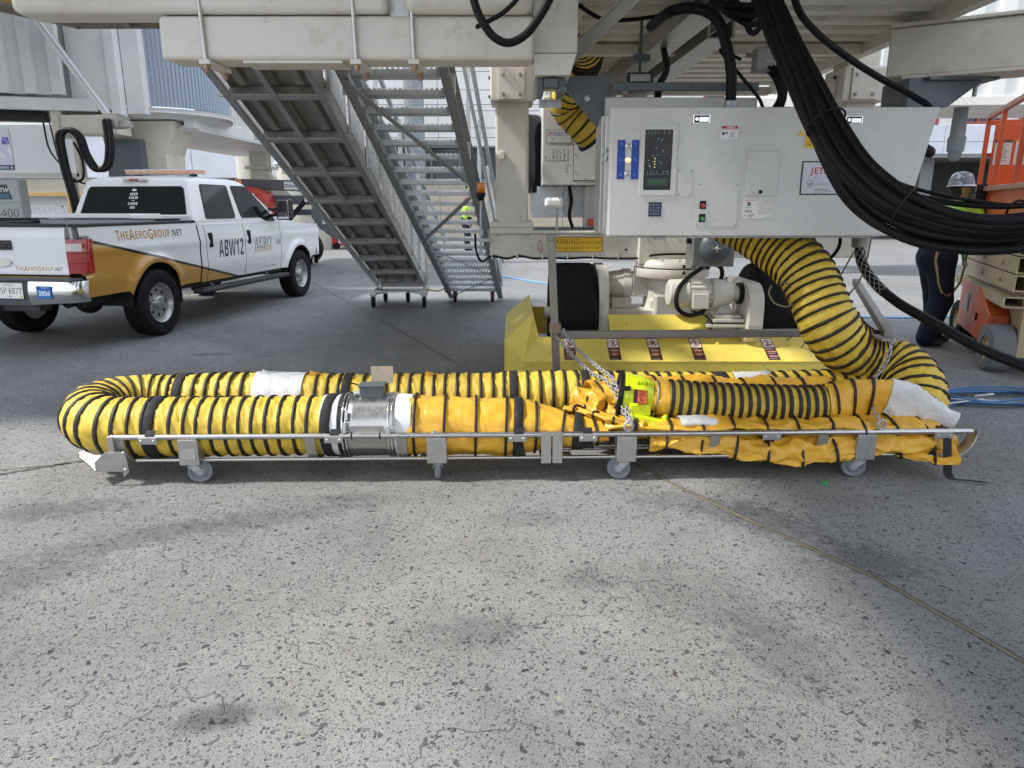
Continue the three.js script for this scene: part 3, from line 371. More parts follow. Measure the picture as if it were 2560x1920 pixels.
{ // the gate at the left
  const t = thing('boarding_bridge', 'ribbed white boarding bridge with blue-grey round rotunda behind the pickup truck', 'boarding bridge', [-7.5, 0, -13.5]);
  const W = mat([0.79, 0.79, 0.77], 0.5, 0, { map: 'mottle', mapS: 3 });
  part(t, 'tunnel_wall', flatN(ribWall(-15, -11.6, -7.75, -13.2, 3.42, 6.6, 0.42, 0.09, 0.55)), W); part(t, 'flat_panel', box(-7.74, -7.05, 3.2, 6.6, -13.45, -13.35), W);
  part(t, 'bottom_rail', bar([-15, 3.3, -11.6], [-7.3, 3.26, -13.3], 0.14, 0.2, 0.01), W); part(t, 'tunnel_floor', slab([-15, 3.3, -11.7], [-7.3, 3.28, -13.4], [-7, 3.28, -15.6], [-14.6, 3.3, -14], 0.1), M.dark); part(t, 'tunnel_roof', slab([-15, 6.6, -11.6], [-7, 6.6, -13.3], [-6.6, 6.6, -15.6], [-14.6, 6.6, -14], 0.1), W); part(t, 'under_beam', bar([-15, 3.12, -12.2], [-8.4, 3.1, -13.6], 0.2, 0.16), M.dark);
  part(t, 'tunnel_core', [slab([-15, 3.3, -11.9], [-7.3, 3.2, -13.55], [-7.3, 6.6, -13.55], [-15, 6.6, -11.9], 0.2)], W);
  part(t, 'added_shade_tunnel', [box(-12.5, -5.7, 4.6, 4.75, -11.2, -4.3), box(-12.5, -5.7, 7.2, 7.3, -11.2, -4.3), box(-5.8, -5.7, 4.75, 7.2, -11.2, -4.3), box(-12.5, -12.4, 4.75, 7.2, -11.2, -4.3), box(-12.4, -5.8, 4.75, 7.2, -4.4, -4.3)], W);  // unseen tunnel section, added to shade the ground around truck and stairs
  part(t, 'corner_post', [box(-7.05, -6.88, 3.1, 6.6, -13.5, -13.3), box(-6.87, -6.55, 3.15, 6.6, -13.75, -13.5)], W);
  part(t, 'rotunda', [(() => { const n = 52; return flatN(grid(n * 4, 1, (a, b) => { const i = Math.round(a * n * 4), th = -2.2 + (i / (n * 4)) * 2.9, r = 1.25 + [0, 0, -0.03, -0.03][i % 4]; return [-6.9 + r * Math.cos(th + 1.35), lerp(3.3, 6.6, b), -14.9 + r * Math.sin(th + 1.35)]; }).toNonIndexed()); })()], mat([0.36, 0.42, 0.5], 0.45, 0.2));
  part(t, 'rotunda_floor', lathe([[0, 3.1], [1.28, 3.14], [1.32, 3.28], [0, 3.29]], [-6.9, 0, -14.9], [-6.9, 9, -14.9], 40), W);
  part(t, 'tunnel_wall', flatN(ribWall(-6.05, -14.4, -5.75, -21.5, 3.2, 6.4, 0.17, 0.045, 0.6).scale(1, 1, 1)), W); part(t, 'bottom_rail', bar([-6.1, 3.1, -14.2], [-5.78, 3.1, -21.6], 0.2, 0.24, 0.01), W); part(t, 'tunnel_floor', slab([-8.4, 3.05, -14.4], [-6.0, 3.05, -14.4], [-5.7, 3.05, -21.6], [-8, 3.05, -21.6], 0.1), W); part(t, 'tunnel_roof', slab([-8.4, 6.4, -14.4], [-6.0, 6.4, -14.4], [-5.7, 6.4, -21.6], [-8, 6.4, -21.6], 0.1), W);
  part(t, 'pedestal', [prism([[-7.75, 3.1], [-6.35, 3.1], [-6.4, 2.85], [-6.55, 2.5], [-6.6, 0], [-7.2, 0], [-7.2, 2.3], [-7.7, 2.7]], -14.9, -14.1, 0.01), lathe([[0.5, 0], [0.5, 2.1], [0.55, 2.12], [0.55, 2.2], [0, 2.2]], [-6.85, 0, -14.6], [-6.85, 9, -14.6], 32)], M.cream);
  part(t, 'side_box', [box(-7.95, -6.95, 2.78, 3.1, -13.7, -13.2, 0.01), box(-8.1, -7.9, 2.72, 3.2, -13.5, -13.2, 0.03)], M.cream); part(t, 'grey_cabinet', box(-7.55, -6.9, 1.95, 2.75, -14.05, -13.85), M.grey);
  part(t, 'strut', cyl([-8.15, 4.95, -12.9], [-6.86, 2.98, -12.9], 0.065, 0.065, 16), mat([0.5, 0.51, 0.52], 0.4, 0.5)); part(t, 'strut_foot', [box(-6.95, -6.72, 2.85, 3.08, -13.1, -12.8), box(-6.75, -6.55, 2.86, 2.96, -13.0, -12.86)], M.mill);
  part(t, 'leg', [box(-7.0, -6.55, 1.6, 3.05, -20.2, -19.8), bar([-6.75, 2.4, -19.9], [-6.0, 1.7, -19.9], 0.35, 0.3), box(-7.3, -6.2, 0, 1.7, -20.4, -19.6, 0.02), box(-7.1, -6.4, 2.5, 2.58, -20.3, -19.7)], M.cream);
  const c = (pts, r) => part(t, 'cable', tube(pts, r, 90, 10), M.cable);
  for (const o of [0, 0.07]) c([[-6.9 + o, 2.95, -12.75], [-6.88 + o, 2.5, -12.7], [-6.98 + o, 2.2, -12.7], [-7.15 + o, 2.16, -12.7], [-7.3 + o, 2.4, -12.7], [-7.38 + o, 2.7, -12.7], [-7.52 + o, 2.8, -12.7], [-7.68 + o, 2.74, -12.7], [-7.7 + o, 2.3, -12.7], [-7.62 + o, 1.7, -12.7], [-7.55 + o, 1.0, -12.7], [-7.5 + o, 0.3, -12.7]], 0.045);
  c([[-8.1, 2.95, -13], [-8.0, 2.5, -12.9], [-7.75, 2.2, -12.8], [-7.6, 2.0, -12.8], [-7.2, 1.9, -12.9], [-6.9, 2.0, -13]], 0.015); c([[-8.0, 3.0, -13], [-7.9, 2.2, -13], [-7.7, 1.6, -13]], 0.012); c([[-7.5, 2.6, -12.8], [-7.4, 2.3, -12.8], [-7.45, 2.0, -12.8], [-7.6, 1.95, -12.75]], 0.02);
}
{
  const t = thing('concourse', 'low grey and beige concourse building far behind the pickup truck', 'building', [-24, 0, -38]);
  for (let k = 0; k < 11; k++) { const x = -45 + k * 3.2; part(t, 'wall_panel', box(x, x + 3.17, 2.95, 5.5, -42, -37.6), fascia); part(t, 'beige_band', box(x, x + 3.17, 2.1, 2.93, -42, -37.7), wallB); part(t, 'lower_panel', box(x, x + 3.17, 0, 2.08, -42, -38.2), wallW); }
  part(t, 'dark_ledge', box(-45, -9.8, 2.02, 2.1, -38.2, -37.5), soffit);  // thin dark grey ledge below the beige band
  part(t, 'roof_cap', box(-45, -9.8, 5.5, 5.62, -42, -37.5), wallW); part(t, 'red_roof_unit', prism([[-27.5, 5.62], [-20.2, 5.62], [-21.5, 6.1], [-24.5, 6.25], [-27, 6.1]], -41, -38, 0.05), redF);
}
{ // airline board on posts
  const t = thing('airline_board', 'large pale airline board on posts behind the left gate', 'sign board', [-12, 0, -17]);
  part(t, 'board', box(-15.2, -10.0, 2.28, 3.36, -17.2, -17.05, 0.02), mat([0.55, 0.57, 0.6], 0.5)); part(t, 'frame', [box(-15.2, -9.95, 2.2, 2.28, -17.2, -17.0), box(-10.0, -9.9, 2.2, 3.38, -17.25, -17.0)], M.mill); for (const x of [-14.5, -10.3]) part(t, 'post', box(x, x + 0.15, 0, 2.2, -17.25, -17.1), M.mill);
  part(t, 'board_print', plate([-13.0, 2.82, -17.05], [1.56, 0, 0], [0, 0.46, 0], 0.005), paint(1024, 302, (x, W, H) => { x.fillStyle = '#b6b9c8'; x.fillRect(0, 0, W, H); x.fillStyle = '#c9ccd6'; for (let k = 0; k < 26; k++) { x.save(); x.translate((k * 157) % W, (k * 83) % H); x.rotate(0.8); x.fillRect(-30, -14, 60, 28); x.restore(); } x.fillStyle = '#1f2550'; x.fillRect(0, H - 34, W, 34); x.textAlign = 'right'; txt(x, 'A STAR ALLIANCE MEMBER', W - 250, H - 16, 22, '#c5c9dc'); txt(x, 'ALLIANCE', W - 40, H - 16, 24, '#c5c9dc'); x.beginPath(); x.arc(W - 20, H - 16, 8, 0, 7); x.fill(); txt(x, 'UNITED', W - 76, 96, 58, '#565c80'); x.fillStyle = '#4a55a0'; x.fillRect(W - 64, 68, 54, 52); x.strokeStyle = '#c5c9dc'; x.lineWidth = 4; x.beginPath(); x.arc(W - 64, 122, 44, -1.57, 0); x.stroke(); }));
}
{
  const g = thing('ground_power_cart', 'pale grey ground power cart marked 3400 at the left edge', 'power cart', [-10, 0, -14.4]);
  part(g, 'cart_body', box(-11.4, -9.36, 0.35, 2.05, -14.25, -14.0, 0.03), mat([0.42, 0.45, 0.45], 0.5)); part(g, 'front_print', plate([-9.88, 1.6, -14.0], [0.5, 0, 0], [0, 0.42, 0], 0.004), paint(512, 460, (x, W, H) => { x.fillStyle = '#b3bab8'; x.fillRect(0, 0, W, H); x.fillStyle = '#3b434a'; x.beginPath(); x.moveTo(250, 40); x.lineTo(400, 40); x.lineTo(440, 190); x.lineTo(290, 190); x.fill(); txt(x, 'ITW', 350, 96, 60, '#dfe6e8', 'sans-serif', 'italic bold'); txt(x, 'GSE', 362, 154, 54, '#4fa3c7'); txt(x, '3400', 360, 330, 110, '#4c5254', 'sans-serif', '', 250); x.fillStyle = '#8d9492'; x.fillRect(0, 220, W, 8); })); for (const x of [-11.1, -9.7]) part(g, 'wheel', cyl([x - 0.1, 0.28, -14.2], [x + 0.1, 0.28, -14.2], 0.28, 0.28, 24), M.rubber);
  single('black_pipe', 'long black hose arm lying level in front of the power cart', 'hose arm', [cyl([-12, 1.3, -13.2], [-8.4, 1.3, -13.2], 0.045), box(-11.5, -11.4, 0, 1.3, -13.25, -13.15), box(-8.8, -8.7, 0, 1.3, -13.25, -13.15)], M.black, [-10, 0, -13.2]);
  const r = thing('safety_railing', 'yellow safety railing far behind the truck bed', 'railing', [-13, 0, -20]); const Y = mat([0.6, 0.38, 0.08], 0.5); part(r, 'top_rail', box(-18, -11.3, 1.82, 1.9, -20.05, -19.97), Y); part(r, 'mid_rail', box(-18, -11.9, 1.25, 1.3, -20.05, -19.97), Y); for (const x of [-17, -14.6, -12.1]) part(r, 'post', box(x, x + 0.14, 0, 1.85, -20.1, -19.95), Y); part(r, 'post', bar([-11.75, 1.85, -20.3], [-11.55, 0, -20.6], 0.08, 0.08), Y);
  const b = thing('concrete_barrier', 'low concrete barrier with red and white marker plate at far left', 'barrier', [-16, 0, -24]); part(b, 'barrier_body', prism([[-24.6, 0], [-24.5, 0.3], [-24.2, 0.5], [-24.15, 1.0], [-23.95, 1.0], [-23.9, 0.5], [-23.6, 0.3], [-23.5, 0]].map(([z, y]) => [-z, y]), -24, -11.5, 0.01).rotateY(PI / 2), mat([0.36, 0.34, 0.29], 0.8, 0, { map: 'mottle', mapS: 2 })); part(b, 'marker_plate', plate([-15.95, 0.82, -23.93], [0.28, 0, 0], [0, 0.15, 0], 0.02), paint(128, 64, (x, W, H) => { x.fillStyle = '#d9cfc9'; x.fillRect(0, 0, W, H); x.fillStyle = '#b7685c'; for (let k = 0; k < 4; k++) { x.beginPath(); x.moveTo(k * 40, H); x.lineTo(k * 40 + 20, H); x.lineTo(k * 40 + 44, 0); x.lineTo(k * 40 + 24, 0); x.fill(); } }));
  const f = thing('fence_panels', 'row of grey mesh fence panels far behind the truck', 'fence', [-14, 0, -28]); for (let k = 0; k < 6; k++) { const x = -21 + k * 1.9; part(f, 'fence_panel', [box(x, x + 0.06, 0, 1.6, -28, -27.95), box(x, x + 1.85, 1.5, 1.56, -28, -27.95), ...[...Array(9).keys()].map((q) => box(x + q * 0.2, x + q * 0.2 + 0.025, 0.1, 1.5, -27.99, -27.96)), box(x, x + 1.85, 0.7, 0.74, -28, -27.95)], M.zinc); }
  const v = thing('utility_van', 'white box van parked far behind the yellow railing', 'van', [-16, 0, -31]); part(v, 'van_body', box(-15.9, -12.2, 0.35, 2.2, -32, -30.2, 0.15), mat([0.7, 0.72, 0.74], 0.4)); part(v, 'window', box(-15.2, -12.6, 1.4, 1.95, -30.21, -30.18, 0.02), glz); for (const x of [-15.2, -12.9]) part(v, 'wheel', cyl([x, 0.32, -30.3], [x, 0.32, -30.05], 0.32, 0.32, 24), M.rubber); part(v, 'red_stripe', box(-15.9, -12.2, 0.8, 1.0, -30.22, -30.19), redF);
}
{ // articulated boom lift beyond the pickup's bonnet
  const t = thing('boom_lift', 'grey articulated boom lift with red hood behind the pickup bonnet', 'boom lift', [-6, 0, -18.5]); const gb = mat([0.11, 0.125, 0.145], 0.45, 0, { map: 'mottle' });
  part(t, 'chassis', box(-7.6, -5.4, 0.45, 0.95, -19.6, -17.9, 0.03), gb); for (const [x, z] of [[-7.4, -17.9], [-5.6, -17.9], [-7.4, -19.6], [-5.6, -19.6]]) part(t, 'wheel', cyl([x, 0.45, z - 0.15], [x, 0.45, z + 0.15], 0.45, 0.45, 28), M.rubber);
  const h = part(t, 'hood', prism([[-7.3, 0.95], [-5.95, 0.95], [-5.9, 1.6], [-6.0, 1.85], [-6.4, 2.0], [-6.9, 2.06], [-7.3, 2.04]], -18.6, -17.8, 0.06), mat([0.5, 0.06, 0.04], 0.4)); part(h, 'vent_grille', [...Array(6).keys()].map((k) => box(-6.22, -5.96, 1.05 + k * 0.1, 1.11 + k * 0.1, -17.8, -17.78)), mat([0.3, 0.2, 0.07], 0.6)); part(h, 'rental_label', plate([-6.5, 1.65, -17.79], [0.26, 0, 0], [0, 0.2, 0], 0.004), paint(128, 96, (x, W, H) => { x.fillStyle = '#ddd8d6'; x.fillRect(0, 0, W, H); txt(x, 'United', 64, 30, 30, '#444a5c'); txt(x, 'Rentals', 64, 62, 30, '#444a5c'); })); part(h, 'beacon', cyl([-6.75, 2.04, -18.2], [-6.75, 2.2, -18.2], 0.09, 0.07, 16), M.amber);
  const bm = part(t, 'boom', bar([-7.2, 2.1, -18.9], [-4.2, 2.0, -17.9], 0.2, 0.26, 0.02), gb); part(bm, 'rental_plate', plate([-5.33, 2.03, -18.12], [0.3, -0.01, 0.1], [0, 0.095, 0], 0.01), paint(512, 128, (x, W, H) => { x.fillStyle = '#d9dbdc'; x.fillRect(0, 0, W, H); txt(x, 'United Rentals', 290, 64, 68, '#2b3850', 'sans-serif', 'bold', 400); x.strokeStyle = '#2b3850'; x.lineWidth = 12; x.beginPath(); x.arc(48, 64, 24, 0, 7); x.stroke(); }));
  part(t, 'boom', bar([-7.0, 1.72, -18.8], [-4.3, 1.68, -17.9], 0.2, 0.22, 0.02), gb); part(t, 'boom', bar([-6.9, 1.4, -18.7], [-4.2, 1.4, -17.8], 0.14, 0.14, 0.02), gb); part(t, 'lift_cylinder', [bar([-5.5, 1.2, -17.9], [-4.7, 2.0, -17.8], 0.1, 0.1, 0.02), cyl([-5.0, 0.95, -17.85], [-4.3, 1.5, -17.75], 0.06)], M.black);
  part(t, 'knuckle', prism([[-4.75, 2.05], [-4.35, 1.9], [-4.1, 1.2], [-4.3, 0.85], [-4.65, 1.0], [-4.85, 1.3]], -17.9, -17.6, 0.02), gb); part(t, 'jib', [bar([-4.5, 1.3, -17.6], [-3.3, 0.55, -17.3], 0.12, 0.16, 0.02), bar([-4.5, 1.0, -17.6], [-3.4, 0.35, -17.3], 0.12, 0.14, 0.02)], gb); part(t, 'jib_end', cyl([-3.4, 0.42, -17.45], [-3.4, 0.42, -17.15], 0.14), gb); part(t, 'counterweight', box(-8, -7.4, 0.8, 1.6, -19.4, -18, 0.05), gb);
}
for (const [x, z, r, h, l] of [[-7.6, -27, 0.95, 3.0, 'thick beige round column beyond the boom lift'], [-9.6, -27.5, 0.6, 3.6, 'slimmer beige round column left of the boom lift']]) { const c = thing('support_column', l, 'column', [x, 0, z]); part(c, 'shaft', cyl([x, 0, z], [x, h, z], r, r, 32), mat([0.52, 0.5, 0.42], 0.7, 0, { map: 'mottle', mapS: 2 })); part(c, 'cap', [cyl([x, h, z], [x, h + 0.25, z], r * 1.1, r * 0.95, 32), cyl([x, h + 0.25, z], [x, h + 3.2, z], r * 0.95, r * 0.95, 32)], wallW); }
[[-7.9, -30, 'yellow bollard nearest the beige column'], [-7.35, -29.6, 'yellow bollard beside the red cabinet'], [-6.7, -30.4, 'yellow bollard farthest from the beige column']].forEach(([x, z, l]) => { const b = thing('bollard', l, 'bollard', [x, 0, z], 'yellow bollards by the far columns'); part(b, 'post', [cyl([x, 0, z], [x, 1.1, z], 0.14, 0.14, 20), new THREE.SphereGeometry(0.14, 16, 8).translate(x, 1.1, z)], mat([0.6, 0.36, 0.05], 0.5)); part(b, 'base_plate', cyl([x, 0, z], [x, 0.04, z], 0.24, 0.24, 20), M.mill); });
{ const c = thing('fire_cabinet', 'small red fire cabinet on the ground near the bollards', 'cabinet', [-6.2, 0, -27]); part(c, 'cabinet_body', box(-6.7, -5.6, 0.12, 0.75, -27.3, -26.8, 0.04), M.red); part(c, 'handle', bar([-5.7, 0.75, -27], [-5.4, 1.1, -27], 0.04, 0.04), M.black); for (const x of [-6.5, -5.8]) part(c, 'wheel', cyl([x, 0.12, -26.85], [x, 0.12, -26.75], 0.12, 0.12, 16), M.rubber);
  const p = thing('light_mast', 'thick grey light mast rising behind the stair treads', 'light mast', [-2.6, 0, -20]); part(p, 'mast', [cyl([-2.6, 0, -20], [-2.6, 11, -20], 0.29, 0.23, 12)], mat([0.3, 0.33, 0.37], 0.5, 0.4, { map: 'zinc', mapS: 1.5 })); part(p, 'mast_base', cyl([-2.6, 0, -20], [-2.6, 0.5, -20], 0.5, 0.45, 16), wallB); }
// ---------- wheel bogie under the cross beam ----------
{
  const zc = -7.2, t = thing('drive_bogie', 'cream motorised wheel bogie with two wide black tyres under the cross beam', 'bogie', [1.6, 0, zc]);
  for (const xc of [0.6, 2.6]) {
    const w = part(t, 'wheel', lathe([[0.17, -0.18], [0.27, -0.18], [0.29, -0.12], [0.29, 0.12], [0.27, 0.18], [0.17, 0.18]], [xc, 0.5, zc], [xc + 1, 0.5, zc], 40), M.cream);
    part(w, 'tyre', lathe([[0.28, -0.2], [0.36, -0.222], [0.45, -0.222], [0.482, -0.21], [0.497, -0.18], [0.5, -0.1], [0.5, 0.1], [0.497, 0.18], [0.482, 0.21], [0.45, 0.222], [0.36, 0.222], [0.28, 0.2]], [xc, 0.5, zc], [xc + 1, 0.5, zc], 56), M.rubber);
    part(w, 'hub', [cyl([xc - 0.27, 0.5, zc], [xc + 0.2, 0.5, zc], 0.06), ...[0, 1, 2, 3, 4, 5].map((k) => cyl([xc - 0.2, 0.5 + 0.12 * Math.cos(k), zc + 0.12 * Math.sin(k)], [xc - 0.17, 0.5 + 0.12 * Math.cos(k), zc + 0.12 * Math.sin(k)], 0.016, 0.016, 6)), lathe([[0, 0], [0.2, 0], [0.2, 0.02], [0, 0.02]], [xc - 0.17, 0.5, zc], [xc + 1, 0.5, zc])], M.cream);
  }
  part(t, 'chain_case', [prismX(rrect(-7.62, -6.78, 0.12, 0.985, 0.22).map(([z, y]) => [z, y]), 0.835, 0.93, 0.01)], M.cream);
  part(t, 'chain_case', [prismX(rrect(-7.3, -6.35, 0.3, 0.87, 0.2), 2.13, 2.27, 0.012)], M.cream);
  part(t, 'chain_case_bolts', [[0.25, -6.9], [0.5, -6.79], [0.8, -6.85]].flatMap(([y, z]) => [hexbolt([0.85, y, z + 0.01], [0, 0, 1], 0.008, 0.006)]), M.mill);
  part(t, 'axle_beam', [box(0.93, 2.13, 0.26, 0.56, -7.42, -6.98, 0.02)], M.cream);
  part(t, 'king_post', [lathe([[0.26, 0.5], [0.24, 0.58], [0.22, 0.72], [0.22, 0.87]], [1.57, 0, zc], [1.57, 1, zc], 40), box(1.36, 1.79, 0.5, 0.66, -7.4, -7.0, 0.03)], M.cream);
  const tt = part(t, 'turntable', lathe([[0.2, 0.86], [0.34, 0.86], [0.37, 0.875], [0.37, 0.955], [0.345, 0.958], [0.345, 0.966], [0.36, 0.97], [0.345, 1.02], [0.3, 1.045], [0.2, 1.05]], [1.6, 0, zc], [1.6, 1, zc], 48), M.cream);
  part(tt, 'seal', lathe([[0.35, 0.957], [0.358, 0.962], [0.35, 0.967]], [1.6, 0, zc], [1.6, 1, zc], 48), M.black);
  for (const [y, s] of [[0.985, -1], [0.935, 1]]) part(tt, 'index_mark', prism([[1.62, y + 0.018 * -s], [1.66, y + 0.018 * -s], [1.64, y + 0.018 * s]], -6.842, -6.825), M.black);
  for (let k = 0; k < 12; k++) { const a = (k / 12) * 2 * PI; part(tt, 'bolt', hexbolt([1.6 + 0.31 * Math.cos(a), 1.03, zc + 0.31 * Math.sin(a)], [0, 1, 0], 0.014, 0.02), M.cream); }
  part(t, 'gear_base', [box(1.39, 1.75, 0.36, 0.71, -7.0, -6.86, 0.02), box(1.47, 1.62, 0.42, 0.5, -6.86, -6.82, 0.004)], M.cream);
  part(t, 'base_bolt', hexbolt([1.545, 0.46, -6.82], [0, 0, 1], 0.02, 0.014), M.zinc);
  // motor at the back left
  const m1 = part(t, 'drive_motor', [cyl([0.94, 0.78, -7.28], [1.12, 0.78, -7.28], 0.12, 0.145, 28), cyl([1.12, 0.78, -7.28], [1.2, 0.78, -7.28], 0.155, 0.155, 28), box(1.2, 1.46, 0.665, 0.9, -7.4, -7.14, 0.02), box(1.0, 1.2, 0.56, 0.66, -7.38, -7.1, 0.012)], M.cream);
  for (let k = 0; k < 11; k++) part(m1, 'cooling_fin', box(1.21, 1.455, 0.683 + k * 0.0195, 0.689 + k * 0.0195, -7.14, -7.118), M.cream);
  // motor at the front right
  const y = 0.765, z = -6.6;
  const m2 = part(t, 'drive_motor', [lathe([[0, 0], [0.1, 0], [0.128, 0.02], [0.133, 0.18], [0.125, 0.19]], [1.44, y, z], [2, y, z], 36), cyl([1.63, y, z], [1.84, y, z], 0.118, 0.118, 32), cyl([1.84, y, z], [1.9, y, z], 0.142, 0.142, 32), cyl([1.9, y, z], [2.03, y, z], 0.135, 0.1, 32), cyl([2.03, y, z], [2.1, y, z], 0.075, 0.075, 24)], M.cream);
  part(m2, 'terminal_box', box(1.64, 1.79, 0.64, 0.78, z + 0.09, z + 0.17, 0.01), M.cream);
  for (let k = 0; k < 18; k++) { const a = (k / 18) * 2 * PI; part(m2, 'cooling_fin', box(1.635, 1.835, 0.112, 0.136, -0.003, 0.003).rotateX(a).translate(0, y, z), M.cream); }
  part(m2, 'coupling', cyl([2.09, y, z], [2.14, y, z], 0.1, 0.1, 24), M.black);
  part(m2, 'motor_foot', [box(1.84, 2.12, 0.52, 0.55, -6.74, -6.42, 0.004), box(1.86, 2.1, 0.555, 0.578, -6.72, -6.46, 0.004), prism([[1.9, 0.58], [2.06, 0.58], [2.0, 0.7], [1.94, 0.7]], -6.62, -6.57), box(1.78, 2.13, 0.475, 0.5, -6.75, -6.41, 0.003), box(1.8, 2.1, 0.3, 0.48, -6.75, -6.6)], M.cream);
  for (const x of [1.88, 2.07]) part(m2, 'foot_bolt', [hexbolt([x, 0.578, -6.5], [0, 1, 0], 0.014, 0.012), cyl([x, 0.5, -6.5], [x, 0.58, -6.5], 0.008)], M.zinc);
  part(t, 'motor_cable', tube([[1.9, 0.97, -6.95], [1.86, 1.02, -6.85], [1.76, 0.98, -6.7], [1.6, 0.9, -6.55], [1.5, 0.8, -6.44], [1.5, 0.66, -6.42], [1.6, 0.585, -6.44], [1.72, 0.6, -6.46], [1.78, 0.64, -6.5]], 0.021, 90), M.cable);
  part(t, 'motor_cable', tube([[1.72, 1.0, -6.8], [1.8, 1.04, -6.7], [1.93, 1.0, -6.64], [1.95, 0.92, -6.64], [1.92, 0.86, -6.64]], 0.02, 50), M.cable);
  part(t, 'cable_harness', tube([[1.66, 0.62, -6.45], [1.78, 0.57, -6.44], [1.83, 0.5, -6.42], [1.8, 0.44, -6.42]], 0.008, 30), M.cable);
  const pl = part(t, 'cover_plate', slab([0.9, 0.412, -6.42], [1.79, 0.412, -6.42], [1.815, 0.565, -6.6], [0.9, 0.565, -6.6], 0.006), M.yellow);
  part(pl, 'cover_bolt', hexbolt([1.06, 0.49, -6.51], [0, 0.75, 0.65], 0.007, 0.004), M.mill);
}
// yellow sheet-metal wheel guard around the bogie
{
  const t = thing('wheel_guard', 'yellow sheet-metal wheel guard with pictogram decals around the bogie', 'wheel guard', [1.6, 0.04, -6.3]);
  const yb = 0.05, yf = 0.2, yt = 0.365, ys = 0.56;
  const out = [[3.12, -6.2], [0.1, -6.2], [-0.07, -6.5], [-0.07, -8.2]], inn = [[2.95, -6.54], [0.25, -6.54], [0.2, -6.72], [0.2, -8.2]];
  const P = (a, y) => [a[0], y, a[1]];
  part(t, 'front_skirt', slab(P(out[1], yb), P(out[0], yb), P(out[0], yf), P(out[1], yf), 0.005), M.yellow);
  const slope = part(t, 'front_slope', slab(P(out[1], yf), P(out[0], yf), P(inn[0], yt), P(inn[1], yt), 0.005), M.yellow);
  part(t, 'fold_lip', bar([0.1, yf, -6.203], [3.12, yf, -6.203], 0.012, 0.012, 0.003), M.yellow);
  part(t, 'corner_skirt', slab(P(out[2], yb), P(out[1], yb), P(out[1], yf), P(out[2], yf + 0.13), 0.005), M.yellow);
  part(t, 'corner_slope', slab(P(out[2], yf + 0.13), P(out[1], yf), P(inn[1], yt), P(inn[2], ys), 0.005), M.yellow);
  const sideS = part(t, 'side_slope', slab(P(out[3], yf + 0.13), P(out[2], yf + 0.13), P(inn[2], ys), P(inn[3], ys), 0.005), M.yellow);
  part(t, 'side_skirt', slab(P(out[3], yb), P(out[2], yb), P(out[2], yf + 0.13), P(out[3], yf + 0.13), 0.005), M.yellow);
  const rx = (a) => [3.2 - a[0], a[1]];
  part(t, 'right_skirt', slab(P(rx(out[1]), yb), P(rx(out[2]), yb), P(rx(out[2]), yf + 0.13), P(rx(out[1]), yf), 0.005), M.yellow);
  part(t, 'right_slope', slab(P(rx(out[2]), yb), P(rx(out[3]), yb), P(rx(inn[3]), ys), P(rx(inn[2]), ys), 0.005), M.yellow);
  part(t, 'rear_plate', slab([0.2, 0.1, -8.2], [3.0, 0.1, -8.2], [3.0, 0.42, -8.2], [0.2, 0.42, -8.2], 0.005), M.yellow);
  for (const x of [0.17, 0.55, 0.88, 1.2, 1.55, 1.9, 2.25, 2.6]) part(t, 'rivet', hexbolt([x, 0.17, -6.195], [0, 0, 1], 0.008, 0.004), M.mill);
  for (const [x, z, y] of [[0.02, -6.35, 0.3], [0.05, -6.3, 0.24]]) part(t, 'rivet', hexbolt([x, y - 0.02, z + 0.02], [-0.6, 0.3, 0.6], 0.007, 0.004), M.mill);
  // pictogram decals on the slope
  const decal = (kind) => paint(128, 320, (x, W, H) => { x.fillStyle = '#3a1c1c'; x.fillRect(0, 0, W, H); x.fillStyle = '#efece6'; x.fillRect(8, 10, W - 16, 128); x.strokeStyle = '#16100f'; x.fillStyle = '#16100f'; x.lineWidth = 9; x.beginPath(); if (kind === 2) { x.fillRect(38, 55, 52, 44); x.fillRect(52, 44, 24, 12); x.fillStyle = '#efece6'; x.fillRect(48, 55, 4, 44); x.fillRect(76, 55, 4, 44); } else { x.arc(66, 48, 9, 0, 7); x.fill(); x.beginPath(); x.moveTo(64, 60); x.lineTo(60 + kind * 3, 84); x.lineTo(44, 110); x.moveTo(62, 84); x.lineTo(82, 108); x.moveTo(42, 74 - kind * 4); x.lineTo(64, 66); x.lineTo(88, 72); x.stroke(); if (kind % 2 === 0) { x.beginPath(); x.moveTo(30, 112); x.lineTo(98, 100); x.stroke(); } } x.strokeStyle = '#b3202a'; x.lineWidth = 9; x.beginPath(); x.arc(64, 76, 46, 0, 7); x.stroke(); x.beginPath(); x.moveTo(32, 44); x.lineTo(96, 108); x.stroke(); const two = kind === 0; for (const [y0, c] of two ? [[186, '#7c1c26'], [252, '#7c1c26']] : [[168, '#9a4a1a'], [222, '#9a4a1a'], [276, '#46201a']]) { x.fillStyle = c; x.fillRect(8, y0, W - 16, two ? 30 : 26); } txt(x, two ? '▲PELIGRO' : 'WARNING', 66, two ? 202 : 182, two ? 22 : 16, '#e9d9c8'); txt(x, two ? '▲DANGER' : 'AVISO', 66, two ? 268 : 236, two ? 22 : 16, '#e9d9c8'); x.fillStyle = '#cbbcae'; for (const yy of two ? [156, 166, 226, 236, 294, 302] : [150, 205, 258, 306]) x.fillRect(16, yy, 70 + ((yy * 7) % 30), 3); });
  const dm = [0, 1, 2, 3].map(decal), sl = [0, (yt - yf) / 2 * 0.86, -0.17 * 0.86];
  for (const [x, k] of [[0.525, 0], [0.93, 1], [1.3, 2], [1.69, 3], [2.355, 0]]) part(slope, 'decal', plate([x, (yf + yt) / 2, -6.37], [0.053, 0, 0], sl, 0.003), dm[k]);
